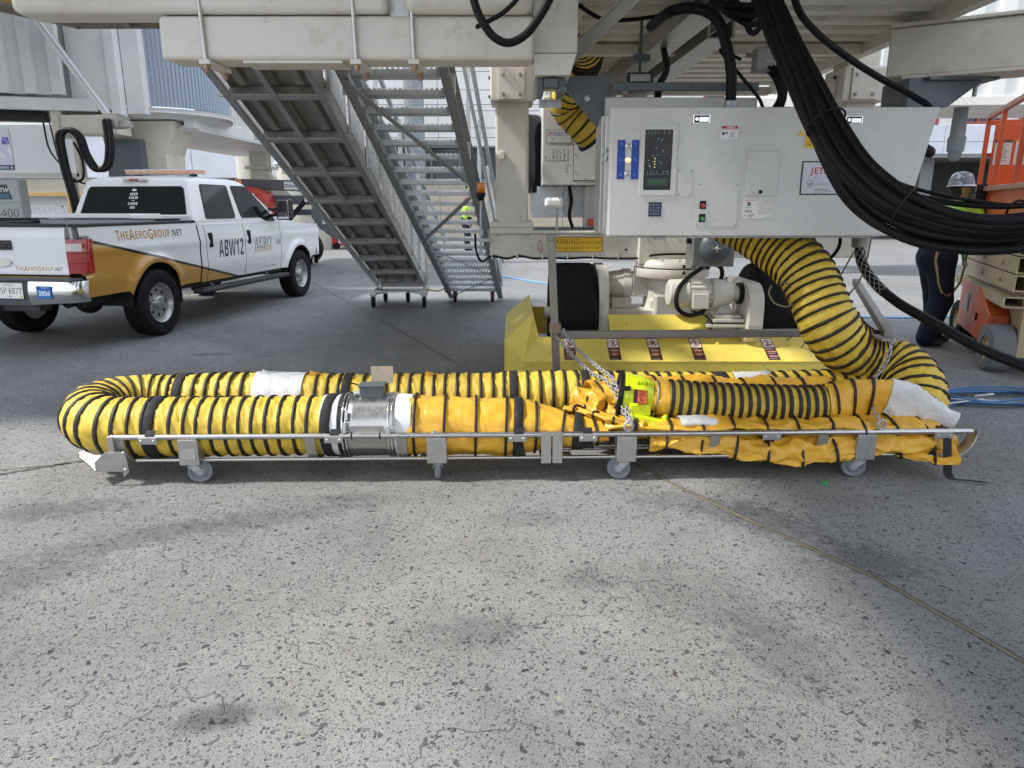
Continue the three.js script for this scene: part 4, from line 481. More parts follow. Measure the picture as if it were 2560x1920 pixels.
  part(sideS, 'decal', plate([0.033, 0.418, -6.68], [0.03, 0.03, -0.1], [0.05, 0.045, -0.005].map((v) => v * 0.25), 0.006), paint(256, 48, (x, W, H) => { x.fillStyle = '#3a2410'; x.fillRect(0, 6, 150, 36); x.fillStyle = '#d8b24a'; for (let k = 0; k < 4; k++) x.fillRect(26 + k * 34, 10, 8, 28); x.fillStyle = '#e8dcc0'; x.fillRect(150, 6, 106, 36); txt(x, '6X80', 200, 24, 30, '#3a2410'); }));
}
// gong in its grey box
{
  const t = thing('alarm_gong', 'round dark grey alarm gong on a grey box under the power cabinet', 'alarm gong', [1.77, 1.03, -6.3]);
  part(t, 'gong_box', box(1.59, 1.955, 1.03, 1.33, -6.6, -6.33, 0.008), mat([0.2, 0.205, 0.21], 0.45, 0.3, { map: 'grime', mapS: 0.4 }));
  part(t, 'gong_dome', lathe([[0, 0.075], [0.03, 0.074], [0.09, 0.055], [0.13, 0.02], [0.138, 0]], [1.78, 1.19, -6.33], [1.78, 1.19, -5], 40), M.grey);
  part(t, 'centre_badge', [lathe([[0, 0.012], [0.014, 0.011], [0.017, 0]], [1.78, 1.19, -6.257], [1.78, 1.19, -5], 20), box(1.745, 1.815, 1.182, 1.198, -6.262, -6.25, 0.003), box(1.772, 1.788, 1.16, 1.225, -6.262, -6.25, 0.003)], M.alu);
  part(t, 'cable_gland', cyl([1.55, 1.25, -6.42], [1.6, 1.25, -6.42], 0.024), M.black);
}
// chains: every link its own piece
function chain(label, pts, pitch, name = 'lifting_chain') {
  const c = new THREE.CatmullRomCurve3(pts.map(V)), L = c.getLength(), n = Math.round(L / pitch), t = thing(name, label, 'chain', pts[0]);
  const loop = []; const a = pitch * 0.33, b = pitch * 0.29; for (let i = 0; i < 20; i++) { const th = (i / 20) * 2 * PI; loop.push([Math.cos(th) * b, 0, Math.sin(th) * b + Math.sign(Math.sin(th)) * a * (Math.abs(Math.sin(th)) > 0.01 ? 1 : 0)]); }
  const g = merge([tube(loop, pitch * 0.105, 40, 6, true)]);
  for (let i = 0; i <= n; i++) { const u = i / n, p = c.getPointAt(u), T = c.getTangentAt(u), m = piece(t, 'link', g, M.zinc, p.toArray()); const X = new THREE.Vector3().crossVectors(new THREE.Vector3(0, 1, 0.2), T).normalize(), Y = new THREE.Vector3().crossVectors(T, X); m.quaternion.setFromRotationMatrix(new THREE.Matrix4().makeBasis(X, Y, T)); m.rotateZ((i % 2 ? PI / 2 : 0) + 0.5 + 0.5 * (R() - 0.5)); }
  return t;
}
chain('left strand of the steel chain pair from the upright post to the trolley', [[0.335, 0.555, -5.56], [0.44, 0.5, -5.05], [0.525, 0.475, -4.6], [0.6, 0.475, -4.35], [0.64, 0.42, -4.1], [0.672, 0.34, -3.88]], 0.04);
chain('right strand of the steel chain pair from the upright post to the trolley', [[0.405, 0.585, -5.56], [0.49, 0.53, -5.05], [0.575, 0.51, -4.6], [0.635, 0.49, -4.35], [0.665, 0.43, -4.1], [0.684, 0.345, -3.88]], 0.04);
chain('single steel chain hanging over the yellow hose bend at right', [[2.41, 0.72, -4.43], [2.375, 0.6, -4.4], [2.25, 0.46, -4.32], [2.17, 0.43, -4.16], [2.12, 0.335, -3.92]], 0.04);
// ---------- ground power cabinet ----------
const Pr = (r, z, d = 0.003) => plate([(r[0] + r[1]) / 2, (r[2] + r[3]) / 2, z], [(r[1] - r[0]) / 2, 0, 0], [0, (r[3] - r[2]) / 2, 0], d);
{
  const zf = -4.6, zb = -5.4, t = thing('power_cabinet', 'large off-white power cabinet with controls and gauges hanging below the bridge', 'power cabinet', [1.55, 1.365, -5]);
  part(t, 'cabinet_body', prism([[0.605, 1.372], [2.45, 1.372], [2.585, 2.12], [0.605, 2.12]], zb, zf - 0.03, 0.006), M.boxwhite);
  const d = part(t, 'front_door', prism([[0.607, 1.365], [2.46, 1.365], [2.608, 2.135], [0.603, 2.135]], zf - 0.028, zf, 0.008), M.boxwhite);
  part(t, 'side_trim', [box(0.588, 0.606, 1.4, 2.1, zf - 0.16, zf - 0.12, 0.003), box(0.585, 0.606, 1.38, 2.12, zf - 0.62, zf - 0.3, 0.004)], M.alu);
  for (const y of [1.83, 1.88]) part(t, 'hinge', [cyl([0.592, y, zf - 0.09], [0.592, y + 0.025, zf - 0.09], 0.012), cyl([0.592, y, zf - 0.2], [0.592, y + 0.025, zf - 0.2], 0.012)], M.zinc);
  const F = zf, bx = (r, d0, m, name, rr = 0.003) => part(t, name, box(r[0], r[1], r[2], r[3], F, F + d0, rr), m);
  // recessed window frame with rounded corners
  part(t, 'window_frame', prism(rrect(0.792, 1.02, 1.613, 2.039, 0.012), F, F + 0.008, 0.002, [rrect(0.818, 0.988, 1.647, 2.004, 0.004)]), M.boxwhite);
  const w = bx([0.818, 0.988, 1.647, 2.004], 0.002, M.black, 'instrument_panel');
  part(w, 'panel_print', Pr([0.82, 0.986, 1.649, 2.002], F + 0.002, 0.001), paint(340, 706, (x, W, H) => { x.fillStyle = '#0f1214'; x.fillRect(0, 0, W, H); x.strokeStyle = '#3a4246'; x.lineWidth = 3; const r = rng(4); for (let k = 0; k < 30; k++) { const a = 40 + r() * 250, b = 60 + r() * 420; x.beginPath(); x.moveTo(a, b); x.lineTo(a, b + 30 + r() * 60); if (r() > 0.5) x.lineTo(a + 40, b + 30); x.stroke(); x.fillStyle = r() > 0.6 ? '#aeb6b8' : '#3c4448'; x.fillRect(a - 6, b, 12, 14); } x.fillStyle = '#5d6567'; for (const a of [30, 70, 110, 150, 230, 290]) { x.fillRect(a, 6, 14, 46); x.fillRect(a + 6, 480, 14, 44); } x.fillRect(10, 520, W - 20, 8); x.fillStyle = '#2c3234'; x.fillRect(20, 560, W - 40, 110); x.fillStyle = '#2f5740'; x.fillRect(48, 580, 230, 56); }, { m: { roughness: 0.12, specularIntensity: 0.6 } }));
  for (const [yy, on] of [[1.835, 1], [1.818, 1], [1.801, 1], [1.784, 1]]) part(w, 'status_led', cyl([0.884, yy, F + 0.002], [0.884, yy, F + 0.005], 0.003), mat([0.7, 0.65, 0.1], 0.3, 0, { emissive: lin(0.9, 0.8, 0.15), emissiveIntensity: 0.6 }));
  const blue = (s) => paint(96, 460, (x, W, H) => { x.fillStyle = '#10409c'; x.fillRect(0, 0, W, H); s.forEach((l, i) => l.forEach((q, j) => txt(x, q, W / 2, 40 + i * 180 + j * 16, 12, '#b9c9ea', 'sans-serif', '', 80))); });
  part(t, 'blue_legend', Pr([0.65, 0.699, 1.712, 1.944], F), blue([['READY', 'LAMP'], ['INPUT', 'AVAILABLE'], ['SYSTEM', 'FAULT']]));
  part(t, 'blue_legend', Pr([0.738, 0.785, 1.712, 1.944], F), blue([['OUTPUT', 'ON'], ['POWER', 'TO PLANE'], ['TRIP', 'RESET']]));
  [[1.909, 0], [1.826, 1], [1.745, 0]].forEach(([y, on]) => { const l = part(t, 'indicator_lamp', lathe([[0, 0.012], [0.01, 0.011], [0.016, 0.006], [0.018, 0]], [0.718, y, F], [0.718, y, 0], 24), on ? mat([0.8, 0.6, 0.4], 0.2, 0, { emissive: lin(1, 0.45, 0.12), emissiveIntensity: 0.7, noR: true }) : mat([0.5, 0.5, 0.48], 0.12, 0.5, { noR: true })); part(l, 'bezel', ring(0.018, 0.003, [0.718, y, F + 0.002], [0, 0, 1]), M.chrome); });
  for (const [r] of [[[1.106, 1.21, 2.039, 2.09]], [[2.036, 2.141, 2.034, 2.083]]]) { const l = part(t, 'paddle_latch', prism(rrect(...r, 0.006), F, F + 0.006, 0.0015, [rrect(r[0] + 0.006, r[1] - 0.006, r[2] + 0.005, r[3] - 0.005, 0.004)]), M.chrome); part(l, 'latch_cup', box(r[0] + 0.004, r[1] - 0.004, r[2] + 0.004, r[3] - 0.004, F, F + 0.002), M.dark); part(l, 'paddle', [box(r[0] + 0.036, r[1] - 0.01, r[2] + 0.008, r[3] - 0.012, F + 0.002, F + 0.009, 0.003), cyl([r[0] + 0.022, r[2] + 0.026, F], [r[0] + 0.022, r[2] + 0.026, F + 0.008], 0.01)], M.chrome); }
  const screws = (p, r) => { for (const a of [r[0] + 0.012, r[1] - 0.012]) for (const b of [r[2] + 0.01, r[3] - 0.01]) part(p, 'screw', lathe([[0, 0.003], [0.004, 0.002], [0.005, 0]], [a, b, F + 0.0035], [a, b, 0], 10), M.rawsteel); };
  const p1 = bx([1.03, 1.125, 1.611, 1.772], 0.0035, M.boxwhite, 'cover_plate', 0.001); screws(p1, [1.03, 1.125, 1.611, 1.772]);
  const p2 = bx([1.157, 1.417, 1.422, 1.69], 0.0035, M.boxwhite, 'button_panel', 0.001); screws(p2, [1.157, 1.417, 1.422, 1.69]);
  for (const [y, m] of [[1.557, M.red], [1.477, M.green]]) { const b = part(t, 'push_button', box(1.178, 1.218, y - 0.025, y + 0.025, F + 0.0035, F + 0.008, 0.002), M.black); part(b, 'button_cap', cyl([1.198, y - 0.004, F + 0.008], [1.198, y - 0.004, F + 0.018], 0.013), m); }
  const k = bx([0.858, 0.939, 1.486, 1.574], 0.004, mat([0.012, 0.02, 0.05], 0.5), 'keypad', 0.002); for (let i = 0; i < 4; i++) for (let j = 0; j < 4; j++) part(k, 'key', box(0.867 + i * 0.0168, 0.879 + i * 0.0168, 1.496 + j * 0.0185, 1.509 + j * 0.0185, F + 0.004, F + 0.006, 0.001), mat([0.12, 0.14, 0.2], 0.5));
  const dr = bx([1.455, 1.652, 1.613, 1.878], 0.007, M.boxwhite, 'access_flap', 0.003); part(dr, 'knob', lathe([[0, 0.01], [0.01, 0.008], [0.012, 0]], [1.551, 1.636, F + 0.007], [1.551, 1.636, 0], 16), M.black);
  part(dr, 'flap_hinge', cyl([1.465, 1.881, F + 0.005], [1.642, 1.881, F + 0.005], 0.004, 0.004, 10), M.boxwhite);
  part(t, 'danger_label', Pr([1.281, 1.386, 1.951, 2.027], F), paint(256, 186, (x, W, H) => { x.fillStyle = '#e4e4e6'; x.fillRect(0, 0, W, H); x.fillStyle = '#b5353c'; x.fillRect(4, 4, W - 8, 40); txt(x, '▲ DANGER', 138, 24, 28, '#fff'); x.fillStyle = '#9a4048'; x.fillRect(8, 54, 236, 6); x.fillStyle = '#2b2b2f'; x.fillRect(20, 92, 40, 40); x.beginPath(); x.arc(88, 104, 16, 0, 7); x.fill(); x.fillStyle = '#8c8f99'; for (let q = 0; q < 9; q++) x.fillRect(134, 78 + q * 11, 60 + ((q * 37) % 44), 5); }));
  part(t, 'warning_triangle', keep(grid(1, 1, (a, b) => [1.776 + (a - 0.5) * 0.044 * (1 - b) + 0.0, 1.967 + b * 0.04, F + 0.003, a, b])), mat([0.75, 0.5, 0.03], 0.4));
  part(t, 'warning_label', Pr([1.803, 1.947, 1.897, 2.023], F), paint(256, 224, (x, W, H) => { x.fillStyle = '#e0b31c'; x.fillRect(0, 0, W, H); txt(x, 'HIGH VOLTAGE', 128, 50, 32, '#222', 'sans-serif', 'bold', 210); x.fillStyle = '#222'; x.fillRect(14, 82, 226, 3); ['OPENING OF THIS', 'DOOR MAY EXPOSE', 'DELIVER SHOCK. DISCONNECT', 'SERVICE POINT BEFORE USE'].forEach((s, i) => txt(x, s, 128, 118 + i * 24, 17, '#3a2f0a', 'sans-serif', 'bold', 226)); }));
  part(t, 'rating_label', Pr([1.449, 1.642, 1.474, 1.596], F), paint(512, 324, (x, W, H) => { x.fillStyle = '#dcdad3'; x.fillRect(0, 0, W, H); x.textAlign = 'left'; txt(x, 'JETPOWER II', 40, 30, 30, '#a5343c'); x.strokeStyle = '#3a3a3a'; x.lineWidth = 2; x.strokeRect(232, 18, 262, 90); for (let q = 0; q < 6; q++) { x.beginPath(); x.moveTo(232 + q * 44, 18); x.lineTo(232 + q * 44, 108); x.stroke(); } for (let q = 0; q < 4; q++) { x.beginPath(); x.moveTo(232, 18 + q * 24); x.lineTo(494, 18 + q * 24); x.stroke(); x.strokeRect(310, 134 + q * 34, 176, 26); x.fillStyle = '#555'; x.fillRect(266, 142 + q * 34, 36, 8); } x.beginPath(); x.arc(100, 90, 34, 0, 7); x.fillStyle = '#444'; x.fill(); txt(x, 'ETL', 72, 90, 28, '#ddd'); x.fillStyle = '#555'; for (const yy of [146, 190, 204, 216]) x.fillRect(40, yy, 120, 7); txt(x, 'JBT', 24, 276, 32, '#333', 'sans-serif', 'italic bold'); x.fillStyle = '#555'; for (let q = 0; q < 4; q++) x.fillRect(100, 254 + q * 14, 110 - q * 12, 6); x.fillRect(400, 304, 90, 6); }));
  const s = bx([1.798, 2.242, 1.618, 1.819], 0.004, M.black, 'name_plate', 0.001);
  part(s, 'plate_print', Pr([1.805, 2.235, 1.625, 1.812], F + 0.004, 0.001), paint(1024, 445, (x, W, H) => { x.fillStyle = '#b9bcc4'; x.fillRect(0, 0, W, H); x.textAlign = 'left'; txt(x, 'JETPOWER', 120, 118, 128, '#b8242c', 'sans-serif', 'bold', 640); txt(x, 'II', 780, 118, 128, '#b8242c'); x.fillStyle = '#3f8fc4'; x.beginPath(); x.moveTo(380, 232); x.lineTo(420, 178); x.lineTo(900, 178); x.lineTo(860, 232); x.fill(); txt(x, 'MFG. BY', 170, 216, 24, '#444', 'sans-serif', ''); txt(x, 'GROUND POWER SYSTEM', 470, 275, 40, '#555', 'sans-serif', '', 420); x.strokeStyle = '#222'; x.lineWidth = 5; x.beginPath(); x.arc(128, 304, 52, 0.6, 5.6); x.stroke(); txt(x, 'JBT', 96, 306, 56, '#222', 'sans-serif', 'italic bold'); txt(x, 'AeroTech', 205, 306, 46, '#666', 'sans-serif', ''); txt(x, 'Jetway Systems', 200, 384, 28, '#222'); txt(x, '3100 S. Pennsylvania Avenue', 200, 408, 20, '#444', 'sans-serif', ''); txt(x, 'Ogden, Utah 84401', 200, 430, 20, '#444', 'sans-serif', ''); }, { m: { roughness: 0.35, metalness: 0.2 } }));
  part(t, 'caution_tag', [Pr([2.455, 2.555, 1.418, 1.474], -4.7, 0.002)], paint(200, 112, (x, W, H) => { x.fillStyle = '#d9542c'; x.fillRect(0, 0, W, H); txt(x, 'CAUTION', 100, 38, 40, '#3a130a', 'sans-serif', 'italic bold', 180); txt(x, 'LOUD', 130, 84, 40, '#3a130a', 'sans-serif', 'italic bold'); }));
  part(t, 'bottom_rail', [box(0.68, 2.3, 1.352, 1.366, -4.7, -4.64), cyl([0.9, 1.35, -4.62], [0.98, 1.352, -4.62], 0.008)], M.zinc);
  part(t, 'top_enclosure', [prism([[0.62, 2.122], [1.62, 2.122], [1.62, 2.245], [0.62, 2.245]], -5.38, -5.0, 0.004), box(0.66, 1.48, 2.15, 2.22, -5.0, -4.997)], M.boxwhite);
  part(t, 'cable_gland', [cyl([1.4, 2.12, -4.85], [1.4, 2.2, -4.85], 0.038, 0.038, 16), cyl([1.4, 2.17, -4.85], [1.4, 2.2, -4.85], 0.044, 0.044, 12)], M.zinc);
  part(t, 'outlet_gland', [cyl([2.5, 1.37, -5.2], [2.5, 1.26, -5.2], 0.06, 0.052, 20), box(2.42, 2.58, 1.34, 1.37, -5.3, -5.1)], M.rawsteel);
  part(t, 'plug_holder', [tube([[2.56, 1.93, -4.85], [2.63, 1.915, -4.8], [2.68, 1.885, -4.78]], 0.036, 20, 14), cyl([2.66, 1.9, -4.785], [2.7, 1.873, -4.775], 0.022)], M.black);
}
// ---------- conditioned air unit behind ----------
{
  const zf = -8.2, t = thing('air_unit', 'off-white conditioned air cabinet hanging behind the lift column', 'air unit', [0.9, 1.76, -8.6]);
  part(t, 'cabinet', box(0.335, 1.6, 1.775, 2.7, -9.1, zf, 0.01), M.boxwhite);
  part(t, 'access_door', box(0.685, 1.3, 1.83, 2.27, zf, zf + 0.006, 0.002), M.boxwhite);
  part(t, 'door_gap', [box(0.676, 0.682, 1.82, 2.5, zf, zf + 0.002), box(0.676, 1.3, 1.82, 1.826, zf, zf + 0.002)], M.dark);
  for (const [x, y] of [[0.7, 2.1], [0.7, 1.92], [0.815, 1.845]]) part(t, 'screw', hexbolt([x, y, zf + 0.006], [0, 0, 1], 0.007, 0.004), M.dark);
  part(t, 'name_plate', Pr([0.375, 0.655, 2.22, 2.36], zf, 0.004), paint(512, 256, (x, W, H) => { x.fillStyle = '#c3c5c8'; x.fillRect(0, 0, W, H); x.strokeStyle = '#222'; x.lineWidth = 8; x.strokeRect(4, 4, W - 8, H - 8); x.textAlign = 'left'; txt(x, 'JET', 34, 74, 84, '#a22a3a', 'sans-serif', 'italic bold', 120); txt(x, 'A', 150, 74, 84, '#7a5a86', 'sans-serif', 'italic bold'); txt(x, 'iRE', 206, 74, 84, '#3d76a8', 'sans-serif', 'italic bold', 150); x.strokeStyle = '#26344a'; x.lineWidth = 9; x.beginPath(); for (let k = 0; k < 6; k++) x.lineTo(430 + 30 * Math.sin((k * 2 * PI) / 5), 74 - 30 * Math.cos((k * 2 * PI) / 5)); x.stroke(); x.fillStyle = '#a22a3a'; x.fillRect(180, 114, 220, 7); txt(x, 'JBT', 100, 176, 38, '#333', 'sans-serif', 'italic bold'); x.fillStyle = '#888'; x.fillRect(60, 224, 110, 5); }));
  part(t, 'rating_plate', Pr([0.357, 0.612, 2.045, 2.165], zf, 0.003), paint(512, 240, (x, W, H) => { x.fillStyle = '#c9c8c2'; x.fillRect(0, 0, W, H); x.fillStyle = '#26282a'; const r = rng(8); for (let a = 0; a < 6; a++) for (let b = 0; b < 9; b++) if (r() > 0.28 && !(a < 2 && b < 6)) x.fillRect(20 + a * 80, 18 + b * 24, 22 + r() * 40, 13); }));
  for (const [x, y] of [[0.604, 1.99], [0.632, 1.99], [0.602, 1.955], [0.602, 1.92]]) part(t, 'drain_hole', cyl([x, y, zf], [x, y, zf + 0.003], 0.006), M.black);
  part(t, 'air_duct', [lathe([[0.22, 0], [0.22, 0.72], [0.24, 0.8], [0.2, 0.86]], [0.13, 1.7, -8.75], [0.13, 3, -8.75], 32)], mat([0.012, 0.012, 0.016], 0.25));
  part(t, 'condenser_box', [box(0.22, 0.92, 1.42, 1.774, -9.05, -8.6, 0.006)], mat([0.72, 0.73, 0.74], 0.3, 0.3)); part(t, 'condenser_seam', [box(0.6, 0.608, 1.43, 1.76, -8.6, -8.597), box(0.66, 0.668, 1.43, 1.76, -8.6, -8.597)], M.mill);
  part(t, 'duct_post', [box(0.82, 1.12, 1.3, 1.775, -8.5, -8.3, 0.03)], M.boxwhite); part(t, 'red_flag', box(0.86, 0.95, 1.33, 1.41, -8.29, -8.27, 0.01), mat([0.75, 0.09, 0.03], 0.5)); part(t, 'duct_cable', tube([[0.66, 1.76, -8.45], [0.68, 1.6, -8.4], [0.66, 1.45, -8.4], [0.7, 1.3, -8.4]], 0.02, 30, 8), M.cable); part(t, 'base_tray', box(0.2, 1.6, 1.27, 1.3, -9.1, -8.2), M.dark); part(t, 'tray_post', [box(1.45, 1.55, 1.3, 1.775, -9.0, -8.9)], M.dark);
  part(t, 'hanger', [box(0.4, 0.46, 2.7, 2.95, -8.3, -8.24), box(1.2, 1.26, 2.7, 2.95, -8.3, -8.24)], M.cream);
}
// short yellow hose down to the air unit is built with the other hoses
// junction box, floodlight under the tunnel
{
  const t = thing('junction_box', 'small grey junction box hanging under the tunnel beside the cables', 'junction box', [1.7, 2.4, -5.2]);
  part(t, 'box_body', box(1.62, 1.78, 2.42, 2.57, -5.2, -5.08, 0.012), mat([0.3, 0.3, 0.29], 0.5, 0, { map: 'grime' }));
  part(t, 'latch', [box(1.67, 1.73, 2.475, 2.49, -5.08, -5.072, 0.002), box(1.685, 1.715, 2.53, 2.552, -5.08, -5.075)], M.mill);
  for (const x of [1.6, 1.6]) part(t, 'gland', cyl([1.57, 2.53, -5.14], [1.62, 2.53, -5.14], 0.014), M.cream);
  part(t, 'hanger_rod', cyl([1.7, 2.56, -5.14], [1.7, 2.86, -5.14], 0.005), M.rawsteel);
  const f = thing('floodlight', 'small unlit floodlight in black frame under the cable tray', 'floodlight', [1.0, 2.4, -5.9]);
  part(f, 'housing', box(0.89, 1.09, 2.47, 2.55, -5.95, -5.89, 0.006), M.dark);
  part(f, 'lens', box(0.912, 1.07, 2.485, 2.537, -5.89, -5.886, 0.002), mat([0.55, 0.56, 0.54], 0.15, 0.2));
  part(f, 'yoke', [cyl([0.99, 2.55, -5.93], [0.99, 2.64, -5.93], 0.012), box(0.93, 1.06, 2.63, 2.68, -6, -5.88, 0.006), cyl([0.99, 2.68, -5.93], [0.99, 2.95, -5.93], 0.012)], M.grey);
}
// ---------- ribbed fabric hoses ----------
function hosePath(pts, step = 0.012, tension = 0.5) {
  const c = new THREE.CatmullRomCurve3(pts.map(V), false, 'centripetal', tension); c.arcLengthDivisions = 1200;
  const L = c.getLength(), n = Math.ceil(L / step), fr = []; let U = null;
  for (let i = 0; i <= n; i++) { const p = c.getPointAt(i / n), T = c.getTangentAt(i / n); if (!U) { U = new THREE.Vector3(0, 1, 0); } U = U.clone().addScaledVector(T, -U.dot(T)).normalize(); fr.push({ p, T, U, S: new THREE.Vector3().crossVectors(T, U) }); }
  return { L, n, at(s) { const f = clamp(s / L) * n, i = Math.min(n - 1, Math.floor(f)), t = f - i, a = fr[i], b = fr[i + 1]; return { p: a.p.clone().lerp(b.p, t), T: a.T.clone().lerp(b.T, t).normalize(), U: a.U.clone().lerp(b.U, t).normalize(), S: a.S.clone().lerp(b.S, t).normalize() }; } };
}
// one point on the skin: angle th from the hose's own up, s along it, o = offset outward
function skin(h, s, th, o, sh) { const f = h.at(s), q = sh(s / h.L, s), c = Math.cos(th), d = Math.sin(th), tw = q.tilt ?? 0, up = f.U.clone().multiplyScalar(Math.cos(tw)).addScaledVector(f.S, Math.sin(tw)), si = f.S.clone().multiplyScalar(Math.cos(tw)).addScaledVector(f.U, -Math.sin(tw)); return f.p.clone().addScaledVector(up, c * (q.ry + o)).addScaledVector(si, d * (q.rx + o)); }
function hoseSkin(h, s0, s1, sh, { pitch, sag = 0.006, amp = 0.006, seed = 0, step = 0.011, nr = 44, o = 0, big = 0 }) {
  const n = Math.max(2, Math.ceil((s1 - s0) / step));
  const g = grid(nr, n, (a, b) => {
    const s = lerp(s0, s1, b), th = a * 2 * PI, q = sh(s / h.L, s), r = (q.rx + q.ry) / 2, f = pitch ? Math.sin(PI * ((s / pitch) % 1)) : 1, ct = Math.cos(th) * r, st = Math.sin(th) * r;
    let d = o - sag * f; const k = 9; { const w1 = 1 - Math.abs(n3(s * 7 + seed, ct * 13 - s * 16, st * 13)), w2 = 1 - Math.abs(n3(s * 12 + seed + 9, ct * 17 + s * 21, st * 17)); d += amp * (0.3 + 0.7 * f) * (0.45 * n3(s * 12 + seed, ct * k + s * 5, st * k) + 0.75 * w1 * w1 * w1 + 0.6 * w2 * w2 * w2 - 0.5); }
    if (big) { const e = n3(s * 2.6 + seed, ct * 7, st * 7), w = 1 - Math.abs(n3(s * 5 + seed * 3, ct * 11 + 3, st * 11)); d += big * (0.6 * e + 0.9 * (w - 0.55)); }
    const p = skin(h, s, th, d, sh); return [p.x, p.y, p.z, th * r, s];
  });
  return keep(g);
}
function hoseBand(h, s, w, sh, { o = 0.004, t = 0.006, a0 = 0, a1 = 2 * PI, nr = 40, lean = 0, pf = null }) {
  const full = a1 - a0 > 6.2, prof = pf ?? [[-0.5, -0.012], [-0.42, 1], [0, 1.2], [0.42, 1], [0.5, -0.012]];
  return grid(nr, prof.length - 1, (a, b) => { const [du, dv] = prof[Math.round(b * (prof.length - 1))], th = lerp(a0, a1, a); const p = skin(h, s + du * w + lean * Math.sin(th - (a0 + a1) / 2), th, o + (dv < 0 ? -0.006 : dv * t), sh); return [p.x, p.y, p.z]; });
}
const round = (r) => () => ({ rx: r, ry: r });
function hoseThing(t, pts, sh, o) { // skin runs plus one rib after another
  const h = hosePath(pts, 0.012, o.tension);
  for (const [s0, s1, m, name] of o.runs ?? [[0, h.L, o.m ?? M.hoseY, 'fabric']]) part(t, name, hoseSkin(h, s0 < 0 ? 0 : s0, s1 > h.L ? h.L : s1, sh, { ...o, ...(name === 'cuff' ? { pitch: 0, sag: -0.002, amp: 0.004, o: 0.003 } : {}) }), m);
  const lo = o.rib0 ?? 0.02, hi = o.rib1 ?? h.L; let k = 0;
  for (let s = lo; s < hi; s += o.pitch * (1 + 0.1 * (R() - 0.5)), k++) { if ((o.skip ?? []).some(([a, b]) => s > a && s < b)) continue; part(t, 'rib', hoseBand(h, s, o.ribW, sh, { t: o.ribT ?? 0.006, lean: 0.008 * (R() - 0.5), nr: o.nrRib ?? 36, o: o.ribO ?? 0.001 }), M.hoseRib); }
  return h;
}
// frame of the trolley: x along it, z across
const DP = [0.2, 0, -3.865], DR = 0.0234;
const onTrolley = (name, label, cat) => thing(name, label, cat, DP, undefined, DR);
{ // long hose: coupling, round the bend at the left, back along the far row
  const t = onTrolley('air_hose', 'long yellow black-ribbed air hose bent round the left end of the trolley', 'air hose');
  const pts = [[-1.2, 0.29, -0.2], [-1.6, 0.288, -0.2], [-2.0, 0.285, -0.2], [-2.36, 0.285, -0.2]];
  for (let k = 0; k <= 8; k++) { const a = (k / 8) * PI; pts.push([-2.5 - 0.285 * Math.sin(a), 0.287 + 0.02 * Math.sin(a), -0.485 + 0.285 * Math.cos(a)]); }
  pts.push([-2.3, 0.295, -0.772], [-1.9, 0.3, -0.775], [-1.2, 0.285, -0.775], [-0.5, 0.29, -0.77], [0.2, 0.3, -0.77], [0.9, 0.285, -0.77], [1.6, 0.29, -0.76], [2.25, 0.31, -0.78]);
  const sh = (u, s) => { const g = 1 + 0.012 * n2(s * 1.5, 3); return { rx: 0.176 * g, ry: 0.174 * g }; };
  const h = hosePath(pts), L = h.L, back = (x) => L - (2.25 - x); // position on the far row
  const cuffs = [[0, 0.1], [back(-1.88), back(-1.56)], [back(1.3), back(1.52)]], runs = []; let s = 0;
  for (const [a, b] of cuffs) { if (a > s) runs.push([s, a, M.hoseY, 'fabric']); runs.push([a, b, M.cuff, 'cuff']); s = b; } runs.push([s, L, M.hoseY, 'fabric']);
  const straps = [[0.2 + 0.86, 0.06], [back(-2.35), 0.06], [back(-1.27), 0.06], [back(-0.17), 0.06], [back(0.3), 0.06], [back(1.23), 0.07]];
  hoseThing(t, pts, sh, { pitch: 0.078, ribW: 0.021, ribT: 0.006, runs, skip: [...cuffs.map(([a, b]) => [a - 0.01, b + 0.02]), ...straps.map(([q, w]) => [q - w * 0.6, q + w * 0.6])], sag: 0.006, amp: 0.015 });
  for (const [q, w] of straps) { const b = part(t, 'strap', hoseBand(h, q, w, sh, { o: 0.004, t: 0.004, lean: 0.015 * (R() - 0.5), nr: 40 }), M.strap); }
  part(t, 'strap', hoseBand(h, 0.05, 0.062, sh, { o: 0.008, t: 0.006, lean: 0.02, nr: 40 }), M.strap);
  for (const [x, m] of [[-1.83, M.cuff], [-1.52, M.hoseO], [1.5, M.cuff], [-0.75, M.hoseO]]) { const p = skin(h, back(x), 0, 0.0, sh); part(t, 'fabric_flap', grid(3, 3, (a, b) => [p.x + a * 0.08 - 0.02 + 0.02 * b, p.y - 0.012 + b * 0.045 * (1 - 0.7 * a), p.z + 0.02 + 0.02 * Math.sin(3 * a + b)]), m); }
}
